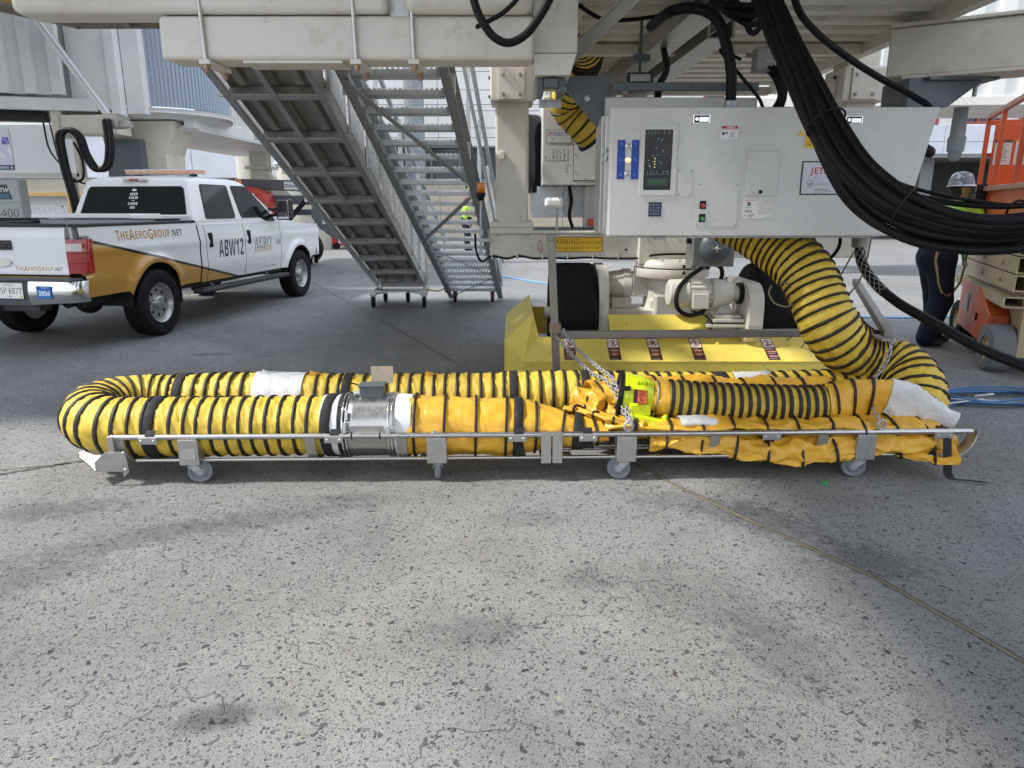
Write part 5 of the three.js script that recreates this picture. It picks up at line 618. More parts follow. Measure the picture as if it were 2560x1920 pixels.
{ // steel coupling with its control box
  const t = onTrolley('hose_coupling', 'polished steel hose coupling with small grey box on top', 'hose coupling'), y = 0.29, z = -0.2, A = (x) => [x, y, z];
  part(t, 'drum', lathe([[0.17, 0], [0.186, 0.002], [0.186, 0.04], [0.19, 0.045], [0.186, 0.05], [0.186, 0.23], [0.19, 0.235], [0.186, 0.24], [0.186, 0.278], [0.17, 0.28]], A(-1.155), A(1), 64), M.steel);
  for (const x of [-1.165, -1.145, -0.905, -0.885]) part(t, 'clamp_band', ring(0.19, 0.006, A(x), [1, 0, 0.02], 64), M.chrome);
  for (const [x, a] of [[-1.14, 0.9], [-1.15, 0.55], [-0.885, 0.75], [-0.9, 0.45]]) part(t, 'clamp_latch', [box(-0.009, 0.009, -0.03, 0.03, 0.19, 0.21, 0.003).rotateX(-a + 0.35).translate(x, y, z), cyl([x - 0.01, y + 0.02, z + 0.2], [x + 0.01, y + 0.02, z + 0.2], 0.006)], M.zinc);
  part(t, 'cuff', lathe([[0.178, 0], [0.184, 0.03], [0.181, 0.07], [0.178, 0.11]], A(-0.89), A(1), 48), M.cuff);
  part(t, 'gathered_cuff', lathe([[0.176, 0], [0.19, 0.012], [0.182, 0.022], [0.194, 0.034], [0.186, 0.05]], A(-1.205), A(1), 48), M.strap);
  const b = part(t, 'control_box', box(-1.085, -0.945, 0.465, 0.53, -0.25, -0.15, 0.008), M.grey);
  part(b, 'box_lid', box(-1.09, -0.94, 0.53, 0.54, -0.255, -0.145, 0.003), M.grey);
  part(b, 'cable_gland', [cyl([-1.12, 0.49, -0.17], [-1.085, 0.49, -0.17], 0.014), cyl([-1.075, 0.455, -0.14], [-1.075, 0.47, -0.14], 0.007)], M.zinc);
  part(b, 'lead', tube([[-1.12, 0.49, -0.17], [-1.15, 0.5, -0.18], [-1.14, 0.54, -0.2], [-1.1, 0.53, -0.21]], 0.004, 24, 6), M.cable);
  part(t, 'foot_plate', [box(-1.13, -0.93, 0.296, 0.303, -0.04, 0.004, 0.002), box(-1.13, -0.93, 0.3, 0.335, -0.02, -0.014)], M.satin);
  for (const x of [-1.11, -0.95]) part(t, 'cable_tie', ring(0.0185, 0.004, [x, 0.285, 0], [1, 0, 0], 16), M.black);
  const w = single('tag_board', 'thin beige board propped behind the steel coupling', 'board', [box(-1.07, -0.93, 0.45, 0.56, -0.6, -0.594).rotateY(0.05)], mat([0.56, 0.47, 0.38], 0.7, 0, { map: 'grime', mapS: 0.3 })); w.position.set(...DP);
}
{ // orange lay-flat hose from the coupling, collapsing to the right
  const t = onTrolley('orange_hose', 'smooth orange hose with sparse black ribs collapsing right of the steel coupling', 'air hose');
  const sh = (u) => { const c = sstep(u, 0.42, 1); return { rx: 0.178 - 0.03 * c, ry: lerp(0.178, 0.055, c) - 0.01 * Math.sin(u * 5) }; };
  hoseThing(t, [[-0.8, 0.288, -0.2], [-0.5, 0.28, -0.2], [-0.2, 0.272, -0.2], [0.05, 0.262, -0.19], [0.22, 0.25, -0.17], [0.36, 0.262, -0.17]], sh, { m: M.hoseO, pitch: 0.175, ribW: 0.016, rib0: 0.035, sag: 0.003, amp: 0.004, big: 0.016, seed: 4, ribO: 0.01, ribT: 0.005 });
  const h = hosePath([[-0.8, 0.288, -0.2], [-0.5, 0.28, -0.2], [-0.2, 0.272, -0.2], [0.05, 0.262, -0.19], [0.22, 0.25, -0.17], [0.36, 0.262, -0.17]]);
  part(t, 'strap', hoseBand(h, 0.64, 0.056, sh, { o: 0.012, t: 0.006 }), M.strap); part(t, 'strap', hoseBand(h, 1.0, 0.06, sh, { o: 0.014, t: 0.006 }), M.strap);
}
const flat = (t, pts, rx, ry, seed, o = {}) => { const sh = (u, s) => ({ rx: rx * (1 + 0.15 * n2(s * 3 + seed, 1)), ry: Math.max(0.012, ry * (1 + 0.4 * n2(s * 4, seed))), tilt: (o.tilt ?? 0) + 0.25 * n2(s * 2.2, seed + 5) }); return hoseThing(t, pts, sh, { m: M.hoseO, pitch: 0.19, ribW: 0.015, rib0: 0.06 + 0.05 * R(), sag: 0, amp: 0.006, big: o.big ?? 0.03, seed: seed * 7.3, ribO: 0.008, ribT: 0.006, nr: 64, step: 0.009, nrRib: 48, ...o }); };
{ // the rest of the lay-flat hose, folded to and fro along the right half
  const t = onTrolley('folded_hose', 'crumpled flat orange hose folded in layers under the short ribbed hose', 'air hose');
  flat(t, [[0.28, 0.3, -0.2], [0.6, 0.3, -0.14], [1.0, 0.31, -0.13], [1.5, 0.31, -0.12], [2.0, 0.3, -0.12], [2.32, 0.29, -0.14]], 0.11, 0.028, 1, { tilt: 0.1, big: 0.02 });
  flat(t, [[0.3, 0.4, -0.42], [0.7, 0.41, -0.52], [1.2, 0.39, -0.53], [1.7, 0.38, -0.52], [2.1, 0.37, -0.45]], 0.13, 0.05, 2, { tilt: 0.35 });
  flat(t, [[0.62, 0.24, -0.12], [0.95, 0.22, -0.06], [1.3, 0.165, -0.03], [1.6, 0.165, -0.03], [1.9, 0.2, -0.05], [2.25, 0.2, -0.06], [2.42, 0.19, -0.1]], 0.075, 0.036, 3, { tilt: 0.8, big: 0.034 });
  flat(t, [[0.72, 0.2, -0.25], [1.2, 0.17, -0.22], [1.7, 0.18, -0.2], [2.2, 0.17, -0.1], [2.4, 0.14, -0.04]], 0.14, 0.03, 4, { tilt: 0.2, big: 0.03 });
  flat(t, [[0.2, 0.33, -0.5], [0.38, 0.32, -0.4], [0.5, 0.31, -0.3], [0.66, 0.3, -0.2]], 0.11, 0.04, 5, { tilt: 0.9, big: 0.045, pitch: 0.11 });
  flat(t, [[0.16, 0.34, -0.32], [0.34, 0.32, -0.2], [0.58, 0.3, -0.1]], 0.08, 0.026, 6, { tilt: -0.35, big: 0.034, pitch: 0.12 });
  part(t, 'cuff', hoseSkin(hosePath([[0.78, 0.322, -0.1], [0.9, 0.33, -0.1], [1.0, 0.318, -0.09]]), 0, 0.22, () => ({ rx: 0.06, ry: 0.022 }), { sag: 0, amp: 0.006, big: 0.012, seed: 9 }), M.cuff);
}
{ // short hose with the aircraft connector
  const t = onTrolley('connector_hose', 'short tightly ribbed yellow hose lying on the folded orange hose', 'air hose');
  const pts = [[0.62, 0.425, -0.27], [0.78, 0.415, -0.26], [1.0, 0.4, -0.25], [1.4, 0.385, -0.24], [1.68, 0.385, -0.23], [1.86, 0.4, -0.22], [2.05, 0.395, -0.21], [2.24, 0.35, -0.18], [2.44, 0.29, -0.14]];
  const h = hosePath(pts), L = h.L, a0 = 0.12, a1 = 1.07, a2 = 1.42;
  const sh = (u, s) => { const f = sstep(s, 1.0, 1.42), e = sstep(s, 1.48, L), tail = sstep(s, 0, 0.12); return { rx: lerp(lerp(0.09, 0.116, tail), 0.05, f) - 0.022 * e, ry: lerp(lerp(0.09, 0.116, tail), 0.168, f) - 0.1 * e, tilt: 0.35 * f }; };
  const runs = [[0, a0, M.hoseO, 'fabric'], [a0, a1, M.hoseY, 'fabric'], [a1, a2, M.hoseO, 'fabric'], [a2, L, M.cuff, 'cuff']];
  for (const [s0, s1, m, name] of runs) part(t, name, hoseSkin(h, s0, s1, sh, { pitch: name === 'cuff' || m === M.hoseO ? 0 : 0.05, sag: m === M.hoseY ? 0.007 : 0, amp: 0.006, big: m === M.hoseY ? 0.004 : 0.012, seed: 21, step: 0.008, o: name === 'cuff' ? 0.004 : 0 }), m);
  for (let s = a0 + 0.02; s < a1; s += 0.05) part(t, 'rib', hoseBand(h, s, 0.023, sh, { t: 0.006, o: 0.001, lean: 0.008 * (R() - 0.5) }), M.hoseRib);
  for (let s = a1 + 0.05; s < a2; s += 0.1) part(t, 'rib', hoseBand(h, s, 0.016, sh, { t: 0.006, o: 0.008 }), M.hoseRib);
  const c = onTrolley('hose_connector', 'fluorescent yellow plastic aircraft connector with handle on the hose end', 'connector');
  c.position.x += 0.15; c.position.y += 0.004; const A = V([0.5, 0.428, -0.265]), B = V([0.3, 0.445, -0.29]), at = (u) => A.clone().lerp(B, u).toArray();
  part(c, 'shell', lathe([[0.092, 0], [0.1, 0.02], [0.118, 0.05], [0.124, 0.07], [0.124, 0.15], [0.13, 0.155], [0.13, 0.175], [0.122, 0.185]], at(0), B.toArray(), 48), M.neon);
  part(c, 'seal_ring', lathe([[0.124, 0.176], [0.138, 0.18], [0.14, 0.205], [0.13, 0.21], [0.1, 0.205], [0.1, 0.19]], at(0), B.toArray(), 48), M.black);
  part(c, 'inner_lining', lathe([[0.09, 0.0], [0.105, 0.1], [0.108, 0.2]], at(0), B.toArray(), 40), M.dark);
  for (let k = 0; k < 5; k++) { const a = 0.2 + k * 1.25; part(c, 'latch_hook', box(-0.014, 0.014, 0.126, 0.142, -0.02, 0.03, 0.003).rotateZ(a).rotateY(-PI / 2 + 0.1).translate(...at(0.9)), k % 2 ? M.zinc : M.black); }
  part(c, 'handle', [bar([0.34, 0.345, -0.14], [0.57, 0.3, -0.12], 0.05, 0.045, 0.015), bar([0.55, 0.352, -0.13], [0.57, 0.29, -0.12], 0.05, 0.03, 0.01), box(0.345, 0.47, 0.345, 0.42, -0.17, -0.13, 0.012)], M.neon);
  for (let k = 0; k < 4; k++) part(c, 'grip_slot', box(0.392 + k * 0.022, 0.404 + k * 0.022, 0.52, 0.545, -0.235 - k * 0.001, -0.185, 0.004), mat([0.5, 0.6, 0.01], 0.4));
  part(c, 'clamp_band', ring(0.1, 0.006, at(-0.12), B.clone().sub(A).toArray(), 40), M.satin);
  part(c, 'warning_label', plate([0.405, 0.462, -0.139], [0.04, -0.004, 0.006], [0.004, 0.038, -0.018], 0.004), paint(160, 160, (x, W, H) => { x.fillStyle = '#c4502a'; x.fillRect(0, 0, W, H); x.strokeStyle = '#2a1208'; x.lineWidth = 6; x.strokeRect(4, 4, W - 8, H - 8); x.fillStyle = '#2a1208'; x.fillRect(8, 8, 40, 144); for (let k = 0; k < 4; k++) x.fillRect(62, 18 + k * 16, 84 - (k % 2) * 24, 9); x.beginPath(); x.arc(88, 100, 11, 0, 7); x.fill(); x.lineWidth = 9; x.beginPath(); x.moveTo(70, 150); x.lineTo(92, 118); x.lineTo(124, 140); x.moveTo(92, 122); x.lineTo(126, 106); x.stroke(); }));
}
{ // riser from under the cabinet down to the far row
  const t = thing('riser_hose', 'fat yellow black-ribbed hose coming down from the power cabinet and curling right', 'air hose', [2.1, 0.3, -4.6]);
  const pts = [[1.5, 1.5, -5.3], [1.7, 1.4, -5.2], [1.875, 1.262, -5.05], [1.99, 1.12, -4.88], [2.05, 0.95, -4.76], [2.11, 0.79, -4.68], [2.22, 0.66, -4.68], [2.37, 0.575, -4.72], [2.52, 0.53, -4.72], [2.615, 0.47, -4.62], [2.63, 0.39, -4.5], [2.6, 0.3, -4.42], [2.52, 0.24, -4.38]];
  const h = hosePath(pts), sh = (u, s) => { const g = 1 + 0.02 * n2(s * 2.3, 8); return { rx: 0.183 * g, ry: 0.18 * g }; };
  part(t, 'fabric', hoseSkin(h, 0, h.L, sh, { pitch: 0.056, sag: 0.006, amp: 0.014, big: 0.008, seed: 40, nr: 52 }), M.hoseY);
  for (let s = 0.02; s < h.L; s += 0.056 * (1 + 0.16 * (R() - 0.5))) part(t, 'rib', hoseBand(h, s, 0.0145, sh, { t: 0.006, lean: 0.01 * (R() - 0.5), o: 0.003 }), M.hoseRib);
  part(t, 'tie_cord', tube([[1.74, 1.03, -4.78], [1.72, 0.99, -4.76], [1.76, 0.92, -4.75], [1.84, 0.9, -4.72], [1.88, 0.93, -4.72], [1.86, 1.03, -4.74], [1.8, 1.06, -4.76]], 0.006, 60, 6), mat([0.2, 0.17, 0.12], 0.8));
}
{ // hose dropping to the air unit
  const t = thing('supply_hose', 'yellow black-ribbed hose dropping behind the grey gusset to the air cabinet', 'air hose', [0.7, 2.3, -7.9]);
  const pts = [[0.35, 3.0, -6.4], [0.6, 3.02, -7.0], [0.72, 2.92, -7.45], [0.6, 2.72, -7.75], [0.545, 2.58, -7.9], [0.62, 2.47, -7.95], [0.74, 2.36, -7.95], [0.86, 2.24, -8.0]];
  const h = hosePath(pts), sh = (u) => ({ rx: 0.15, ry: 0.15 });
  part(t, 'fabric', hoseSkin(h, 0, h.L, sh, { pitch: 0.09, sag: 0.004, amp: 0.006, seed: 60 }), M.hoseY);
  for (let s = 0.02; s < h.L; s += (s > 0.95 && s < 1.2 ? 0.035 : 0.09)) part(t, 'rib', hoseBand(h, s, 0.016, sh, { t: 0.006, o: 0.003 }), M.hoseRib);
  part(t, 'end_ring', hoseBand(h, h.L - 0.01, 0.05, sh, { t: 0.016, o: 0.004 }), M.black);
}
// ---------- the hose trolley ----------
{
  const t = onTrolley('hose_trolley', 'long low stainless tube trolley on grey castors carrying the yellow hoses', 'hose trolley');
  const h1 = 0.285, h0 = 0.136, zb = -0.97;
  part(t, 'top_rail', [cyl([-2.45, h1, 0], [2.46, h1, 0], 0.0165, 0.0165, 20), ...[-2.45, 2.46].map((x) => new THREE.SphereGeometry(0.0165, 12, 8).translate(x, h1, 0))], M.steel);
  part(t, 'top_rail', cyl([-2.45, h1, zb], [2.46, h1, zb], 0.0165, 0.0165, 16), M.steel);
  part(t, 'lower_rail', cyl([-2.35, h0, -0.03], [2.35, h0, -0.03], 0.011, 0.011, 16), M.steel);
  part(t, 'lower_rail', cyl([-2.35, h0, zb + 0.03], [2.35, h0, zb + 0.03], 0.011, 0.011, 16), M.steel);
  part(t, 'lower_rail', cyl([-2.35, 0.095, -0.3], [2.35, 0.095, -0.3], 0.011, 0.011, 12), M.steel);
  part(t, 'lower_rail', cyl([-2.35, 0.095, -0.67], [2.35, 0.095, -0.67], 0.011, 0.011, 12), M.steel);
  // cradle hoops of flat bar
  const hoop = (x, w, m) => { const pr = []; for (let k = 0; k <= 10; k++) { const a = (k / 10) * PI * 0.5; pr.push([-0.17 * (1 - Math.cos(a)), h1 - (h1 - 0.1) * Math.sin(a)]); } pr.push([-0.8, 0.1]); for (let k = 0; k <= 10; k++) { const a = (k / 10) * PI * 0.5; pr.push([zb + 0.17 * (1 - Math.sin(a)), 0.1 + (h1 - 0.1) * (1 - Math.cos(a))]); } const inner = pr.map(([z, y]) => [z + (z > -0.4 ? 0.006 : z < -0.6 ? -0.006 : 0), y - 0.006]); return part(t, 'cradle_hoop', grid(pr.length - 1, 3, (a, b) => { const i = Math.round(a * (pr.length - 1)), j = Math.round(b * 3), q = j === 0 || j === 3 ? pr[i] : inner[i]; return [x + (j === 0 || j === 1 ? -w / 2 : w / 2), j === 1 || j === 2 ? inner[i][1] : pr[i][1], q[0]]; }), m); };
  for (const x of [-2.42, -1.35, -0.83, 0.97, 1.6]) hoop(x, 0.055, M.mill);
  for (const x of [-0.005, 0.06]) part(t, 'joint_plate', [box(x - 0.028, x + 0.028, 0.118, 0.3, 0.012, 0.02, 0.002), box(x - 0.028, x + 0.028, 0.115, 0.123, -0.5, 0.018, 0.002)], M.mill);
  // end handles
  const arc = (x, s) => { const pr = []; for (let k = 0; k <= 12; k++) { const a = (k / 12) * PI * 0.5; pr.push([x + s * 0.13 * Math.cos(a) , h1 + 0.01 - (h1 - h0 + 0.01) * Math.sin(a)]); } return grid(12, 3, (a, b) => { const q = pr[Math.round(a * 12)], j = Math.round(b * 3), k = 1 - (j === 1 || j === 2 ? 0.045 : 0); return [x + (q[0] - x) * k, h1 + 0.01 + (q[1] - h1 - 0.01) * k, (j === 0 || j === 1 ? 0.022 : -0.06)]; }); };
  part(t, 'end_handle', [arc(2.36, 1), bar([2.36, h0 + 0.0, -0.02], [2.2, h0, -0.02], 0.06, 0.02, 0.005)], M.steel);
  part(t, 'end_handle', [box(-2.475, -2.44, 0.16, h1 + 0.012, -0.05, 0.022, 0.006)], M.mill);
  part(t, 'end_plate', [box(2.33, 2.345, 0.2, 0.4, -0.95, -0.2, 0.004)], M.satin);
  // castors with their brackets
  const wheelG = merge([lathe([[0.02, -0.015], [0.03, -0.016], [0.04, -0.009], [0.048, -0.009], [0.05, -0.014], [0.062, -0.016], [0.067, -0.011], [0.068, 0], [0.067, 0.011], [0.062, 0.016], [0.05, 0.014], [0.048, 0.009], [0.04, 0.009], [0.03, 0.016], [0.02, 0.015]], [0, 0, 0], [0, 0, 1], 36)]);
  const hubG = merge([cyl([0, 0, -0.018], [0, 0, 0.018], 0.022, 0.022, 20), cyl([0, 0, -0.03], [0, 0, 0.03], 0.007, 0.007, 10)]);
  const castor = (x, z, yaw, bracket) => {
    const br = part(t, 'castor_bracket', bracket ? [box(x - 0.056, x + 0.056, 0.122, h1 - 0.018, z + 0.012, z + 0.022, 0.002), box(x - 0.052, x + 0.052, h1 - 0.02, h1 - 0.012, z - 0.08, z + 0.022, 0.002), box(x - 0.056, x - 0.048, 0.122, h1 - 0.02, z - 0.06, z + 0.015), box(x + 0.048, x + 0.056, 0.122, h1 - 0.02, z - 0.06, z + 0.015), box(x - 0.056, x + 0.056, 0.122, 0.13, z - 0.08, z + 0.02)] : [box(x - 0.05, x + 0.05, 0.128, 0.26, z - 0.04, z + 0.04, 0.004)], M.satin);
    const zc = z - 0.025, piv = part(t, 'castor', [cyl([x, 0.112, zc], [x, 0.124, zc], 0.03, 0.034, 20), cyl([x, 0.1, zc], [x, 0.113, zc], 0.024, 0.028, 16)], M.zinc);
    const ox = 0.035 * Math.cos(yaw), oz = -0.035 * Math.sin(yaw), fk = [-1, 1].map((s) => prism([[-0.03, 0.108], [0.03, 0.108], [0.052, 0.06], [0.034, 0.05], [0.02, 0.06]], -0.0015, 0.0015).translate(0, 0, s * 0.024).rotateY(yaw).translate(x, 0, zc)); fk.push(box(-0.03, 0.03, 0.104, 0.109, -0.025, 0.025).rotateY(yaw).translate(x, 0, zc));
    part(piv, 'fork', fk, M.zinc);
    piece(piv, 'wheel', wheelG, bracket ? M.wheelGrey : M.rubber, [x + ox, 0.068, zc + oz], [0, yaw, 0]); piece(piv, 'hub', hubG, M.zinc, [x + ox, 0.068, zc + oz], [0, yaw, 0]);
  };
  castor(-2.03, 0, 0.25, true); castor(-0.63, 0, PI / 2 + 0.12, true); castor(0.458, 0, PI - 0.25, true); castor(1.845, 0, PI - 0.35, true);
  castor(-2.0, zb, 0.9, false); castor(0.5, zb, 0.6, false); castor(1.8, zb, 0.4, false); castor(-0.6, zb, 1.2, false);
  // strap anchors bolted to the front rail
  for (const [x, hang] of [[-2.25, 0], [-1.21, 0], [-0.17, 0.1], [0.235, 0.05], [1.29, 0.09], [2.29, 0]]) {
    const a = part(t, 'strap_anchor', box(x - 0.053, x + 0.053, 0.248, 0.288, 0.0165, 0.0225, 0.002), M.satin);
    for (const s of [-1, 1]) part(a, 'bolt', lathe([[0, 0.007], [0.006, 0.006], [0.009, 0]], [x + s * 0.035, 0.268, 0.0225], [x + s * 0.035, 0.268, 1], 14), M.zinc);
    if (hang) part(a, 'strap_end', grid(2, 6, (u, v) => [x - 0.03 + u * 0.058 + 0.3 * hang * v, 0.25 - v * hang * 1.3, -0.018 - 0.02 * v]), M.strap);
  }
  // strap pieces from the rail up to the hoses
  for (const [x0, x1] of [[-2.245, -2.235], [-1.215, -1.2], [-0.17, -0.155], [0.235, 0.23]]) part(t, 'strap', grid(1, 8, (u, v) => [lerp(x0, x1, v) + (u - 0.5) * 0.055, 0.262 + v * 0.06, 0.012 - v * 0.022 + 0.014 * Math.sin(v * PI)]), M.strap);
  part(t, 'strap', grid(2, 14, (u, v) => [2.27 + u * 0.055 + 0.02 * v, 0.302 - 0.028 * sstep(v, 0.7, 1) + 0.004 * Math.sin(9 * v), -0.12 + 0.14 * v]), M.strap);
  part(t, 'strap_tail', grid(3, 30, (u, v) => { const y = v < 0.62 ? 0.25 - 0.24 * Math.pow(v / 0.62, 1.0) : 0.012, x = 2.28 + 0.03 * v + 0.19 * sstep(v, 0.5, 1), z = 0.03 + 0.05 * v + 0.04 * sstep(v, 0.6, 1); return [x + u * 0.052, Math.max(0.005, y + 0.006 * Math.sin(u * 3)), z]; }), M.strap);
  // eye bolts for the chains
  for (const x of [0.468, 1.93]) part(t, 'eye_bolt', [ring(0.027, 0.007, [x, h1 + 0.045, 0.0], [0.25, 0, 1], 24), cyl([x, h1 - 0.01, 0], [x, h1 + 0.02, 0], 0.009)], M.zinc);
  for (const x of [-0.64]) part(t, 'clevis', [cyl([x, h1 + 0.005, 0.005], [x, h1 + 0.03, 0.005], 0.009), cyl([x - 0.02, h1 + 0.012, 0.005], [x + 0.02, h1 + 0.012, 0.005], 0.006)], M.zinc);
  // nose plates at the left end
  part(t, 'nose_plate', [prism([[-2.56, 0.147], [-2.495, 0.205], [-2.38, 0.208], [-2.372, 0.09], [-2.56, 0.09]], 0.02, 0.026, 0.001), prism([[-2.37, 0.09], [-2.41, 0.09], [-2.405, 0.055]], 0.018, 0.024)], M.satin);
  part(t, 'nose_plate', slab([-2.56, 0.09, 0.02], [-2.56, 0.21, -0.16], [-2.715, 0.16, -0.1], [-2.7, 0.155, -0.06], 0.005), M.satin);
  for (const y of [0.2, 0.1]) part(t, 'plate_bolt', lathe([[0, 0.008], [0.007, 0.006], [0.01, 0]], [-2.39, y, 0.026], [-2.39, y, 1], 14), M.zinc);
  part(t, 'data_plate', Pr([-2.07, -1.99, 0.16, 0.225], 0.0225, 0.0015), paint(160, 130, (x, W, H) => { x.fillStyle = '#a9a7a2'; x.fillRect(0, 0, W, H); x.strokeStyle = '#77756f'; x.lineWidth = 3; x.strokeRect(4, 4, W - 8, H - 8); x.fillStyle = '#7b7973'; for (let k = 0; k < 7; k++) x.fillRect(14, 16 + k * 15, 100 + ((k * 31) % 34), 5); }));
}
// ---------- the pickup truck (own frame: x forward, y up, z to its right side) ----------
{
  const t = thing('pickup_truck', 'white and gold crew-cab pickup truck with black lettering parked at left', 'pickup truck', [-5.262, 0, -8.823], undefined, 1.4223);
  const paintO = { noR: true, clearcoat: 0.8, clearcoatRoughness: 0.06 };
  const wht = mat([0.74, 0.75, 0.77], 0.35, 0, paintO), gold = mat([0.5, 0.31, 0.06], 0.35, 0, paintO), trim = mat([0.02, 0.02, 0.021], 0.55), und = mat([0.012, 0.012, 0.012], 0.9);
  const AC = [0, 3.96], AY = 0.42, AR = 0.475;
  const sideZ = (x, y) => { let z = 0.965 - 0.03 * sstep(y, 1.1, 1.4) - 0.045 * sstep(0.8 - y, 0, 0.3) + 0.012 * Math.exp(-(((y - 1.08) / 0.05) ** 2)); if (x < -1.04 && y > 0.85 && y < 1.22) z -= 0.07; for (const c of AC) { const d = Math.hypot(x - c, y - AY); if (y > 0.5) z += 0.045 * Math.exp(-(((d - AR - 0.03) / 0.075) ** 2)); } return z; };
  const lx = (x) => (x + 1.3) / 6.3, ly = (y) => (y - 0.4) / 1.05;
  const livery = paint(2048, 480, (c, W, H) => {
    const X = (x) => lx(x) * W, Y = (y) => H - ly(y) * H; c.fillStyle = '#dfe1e3'; c.fillRect(0, 0, W, H);
    c.fillStyle = '#b98a32'; c.beginPath(); c.moveTo(X(-1.3), Y(1.245)); c.lineTo(X(2.5), Y(0.42)); c.lineTo(X(-1.3), Y(0.3)); c.fill();
    c.strokeStyle = '#1a1512'; c.lineWidth = 14; c.beginPath(); c.moveTo(X(-1.3), Y(1.245)); c.lineTo(X(2.5), Y(0.42)); c.stroke();
    c.textAlign = 'left'; const word = (s, x, y, h, w, col, f = 'sans-serif', st = 'bold') => { c.save(); c.translate(X(x), Y(y)); c.fillStyle = col; c.font = `${st} ${h}px ${f}`; const m = c.measureText(s).width; c.scale((X(x + w) - X(x)) / m, 1); c.fillText(s, 0, 0); c.restore(); };
    let px = -0.62; for (const [s, h, w] of [['T', 66, 0.07], ['HE', 54, 0.15], ['A', 70, 0.1], ['ERO', 54, 0.23], ['G', 70, 0.11], ['ROUP', 54, 0.33]]) { word(s, px, 1.225, h * 1.05, w, '#a87d2e'); px += w; } word('.NET', px, 1.222, 50, 0.25, '#23242a');
    word('ABW12', 1.42, 0.965, 150, 0.68, '#1c1d20', 'sans-serif', 'bold'); word('AERO', 2.42, 1.0, 96, 0.56, '#23242a', 'serif', ''); word('BRIDGEWORKS INC', 2.42, 0.895, 38, 0.58, '#b08d58'); word('US DOT 2066642', 2.75, 0.62, 20, 0.4, '#55565a', 'sans-serif', 'italic');
    c.strokeStyle = '#c9ccd0'; c.lineWidth = 2; c.beginPath(); c.ellipse(X(2.62), Y(1.0), 60, 120, 0.3, 0, 7); c.stroke(); c.strokeStyle = '#6a6d73'; c.lineWidth = 5; c.beginPath(); c.arc(X(3.22), Y(0.985), 16, 0, 7); c.moveTo(X(3.13), Y(0.985)); c.lineTo(X(3.31), Y(0.985)); c.moveTo(X(3.22), Y(1.05)); c.lineTo(X(3.22), Y(0.92)); c.stroke();
    c.strokeStyle = '#b9bcc2'; c.lineWidth = 1.5; for (let k = 0; k < 2; k++) { c.beginPath(); c.ellipse(X(2.9), Y(0.72 + k * 0.02), 60, 44, 0.2, 0, 7); c.stroke(); }
  }, { m: { clearcoat: 0.8, clearcoatRoughness: 0.06, roughness: 0.35 } });
  const yb = (x, lo) => { let y = lo; for (const c of AC) { const d = Math.abs(x - c); if (d < AR) y = Math.max(y, AY + Math.sqrt(AR * AR - d * d)); } return y; };
  const sidePanel = (p, name, x0, x1, lo, top, m = livery, s = 1) => { const fl = typeof lo === 'function' ? lo : () => lo, tp = typeof top === 'function' ? top : () => top; return part(p, name, keep(grid(Math.max(6, Math.round((x1 - x0) * 44)), 26, (a, b) => { const x = lerp(x0, x1, a), y0 = Math.min(yb(x, fl(x)), tp(x) - 0.02), y = lerp(y0, tp(x), b); return [x, y, s * sideZ(x, y), lx(x), ly(y)]; })), m); };
  for (const s of [1, -1]) {
    const m = s > 0 ? livery : wht;
    sidePanel(t, 'bed_side', -1.17, 0.955, (x) => (x < -0.5 ? 0.6 : 0.56), 1.345, m, s);
    sidePanel(t, 'cab_corner', 0.985, 1.12, 0.55, 1.36, m, s);
    const d1 = sidePanel(t, 'door', 1.132, 2.145, 0.55, 1.365, m, s), d2 = sidePanel(t, 'door', 2.157, 3.3, 0.55, (x) => 1.365 - 0.06 * sstep(x, 2.75, 2.95), m, s);
    sidePanel(t, 'fender', 3.312, 4.82, (x) => (x > 4.4 ? 0.68 : 0.55), (x) => 1.3 - 0.06 * sstep(x, 3.4, 4.8), m, s);
    if (s > 0) { for (const [d, x] of [[d1, 1.24], [d2, 2.28]]) { const q = part(d, 'handle', box(x - 0.05, x + 0.05, 1.0, 1.2, 0.955, 0.975, 0.012), trim); part(q, 'handle_grip', box(x - 0.035, x + 0.02, 1.02, 1.18, 0.972, 0.99, 0.008), M.black); } }
  }
  for (const c of AC) part(t, 'wheel_liner', [grid(24, 1, (a, b) => { const th = a * PI; return [c + AR * Math.cos(th), AY + AR * Math.sin(th), lerp(0.4, 0.955, b)]; }), box(c - 0.5, c + 0.5, 0.5, 0.93, 0.38, 0.42)], und);
  part(t, 'inner_body', [box(-1.1, 4.7, 0.62, 1.0, -0.6, 0.38), box(1.0, 3.4, 0.5, 1.34, -0.9, 0.9), box(0.55, 3.35, 0.5, 0.62, -0.88, 0.88), box(3.35, 3.45, 0.55, 1.25, -0.8, 0.9), box(0.53, 0.97, 0.62, 1.2, -0.9, 0.93), box(-1.1, -0.54, 0.62, 1.2, -0.9, 0.9), box(4.5, 4.75, 0.5, 1.2, -0.85, 0.85)], und);
  // bed rails, floor and tool box
  part(t, 'bed_rail', [box(-1.18, 0.95, 1.335, 1.37, 0.83, 0.95, 0.012), box(-1.18, 0.95, 1.335, 1.37, -0.95, -0.83, 0.012), box(0.88, 0.96, 1.3, 1.365, -0.9, 0.9, 0.01)], trim);
  part(t, 'bed_floor', box(-1.12, 0.9, 0.86, 0.9, -0.83, 0.83), trim); for (const s of [0.8, -0.83]) part(t, 'bed_wall', box(-1.12, 0.9, 0.9, 1.335, s, s + 0.03), wht);
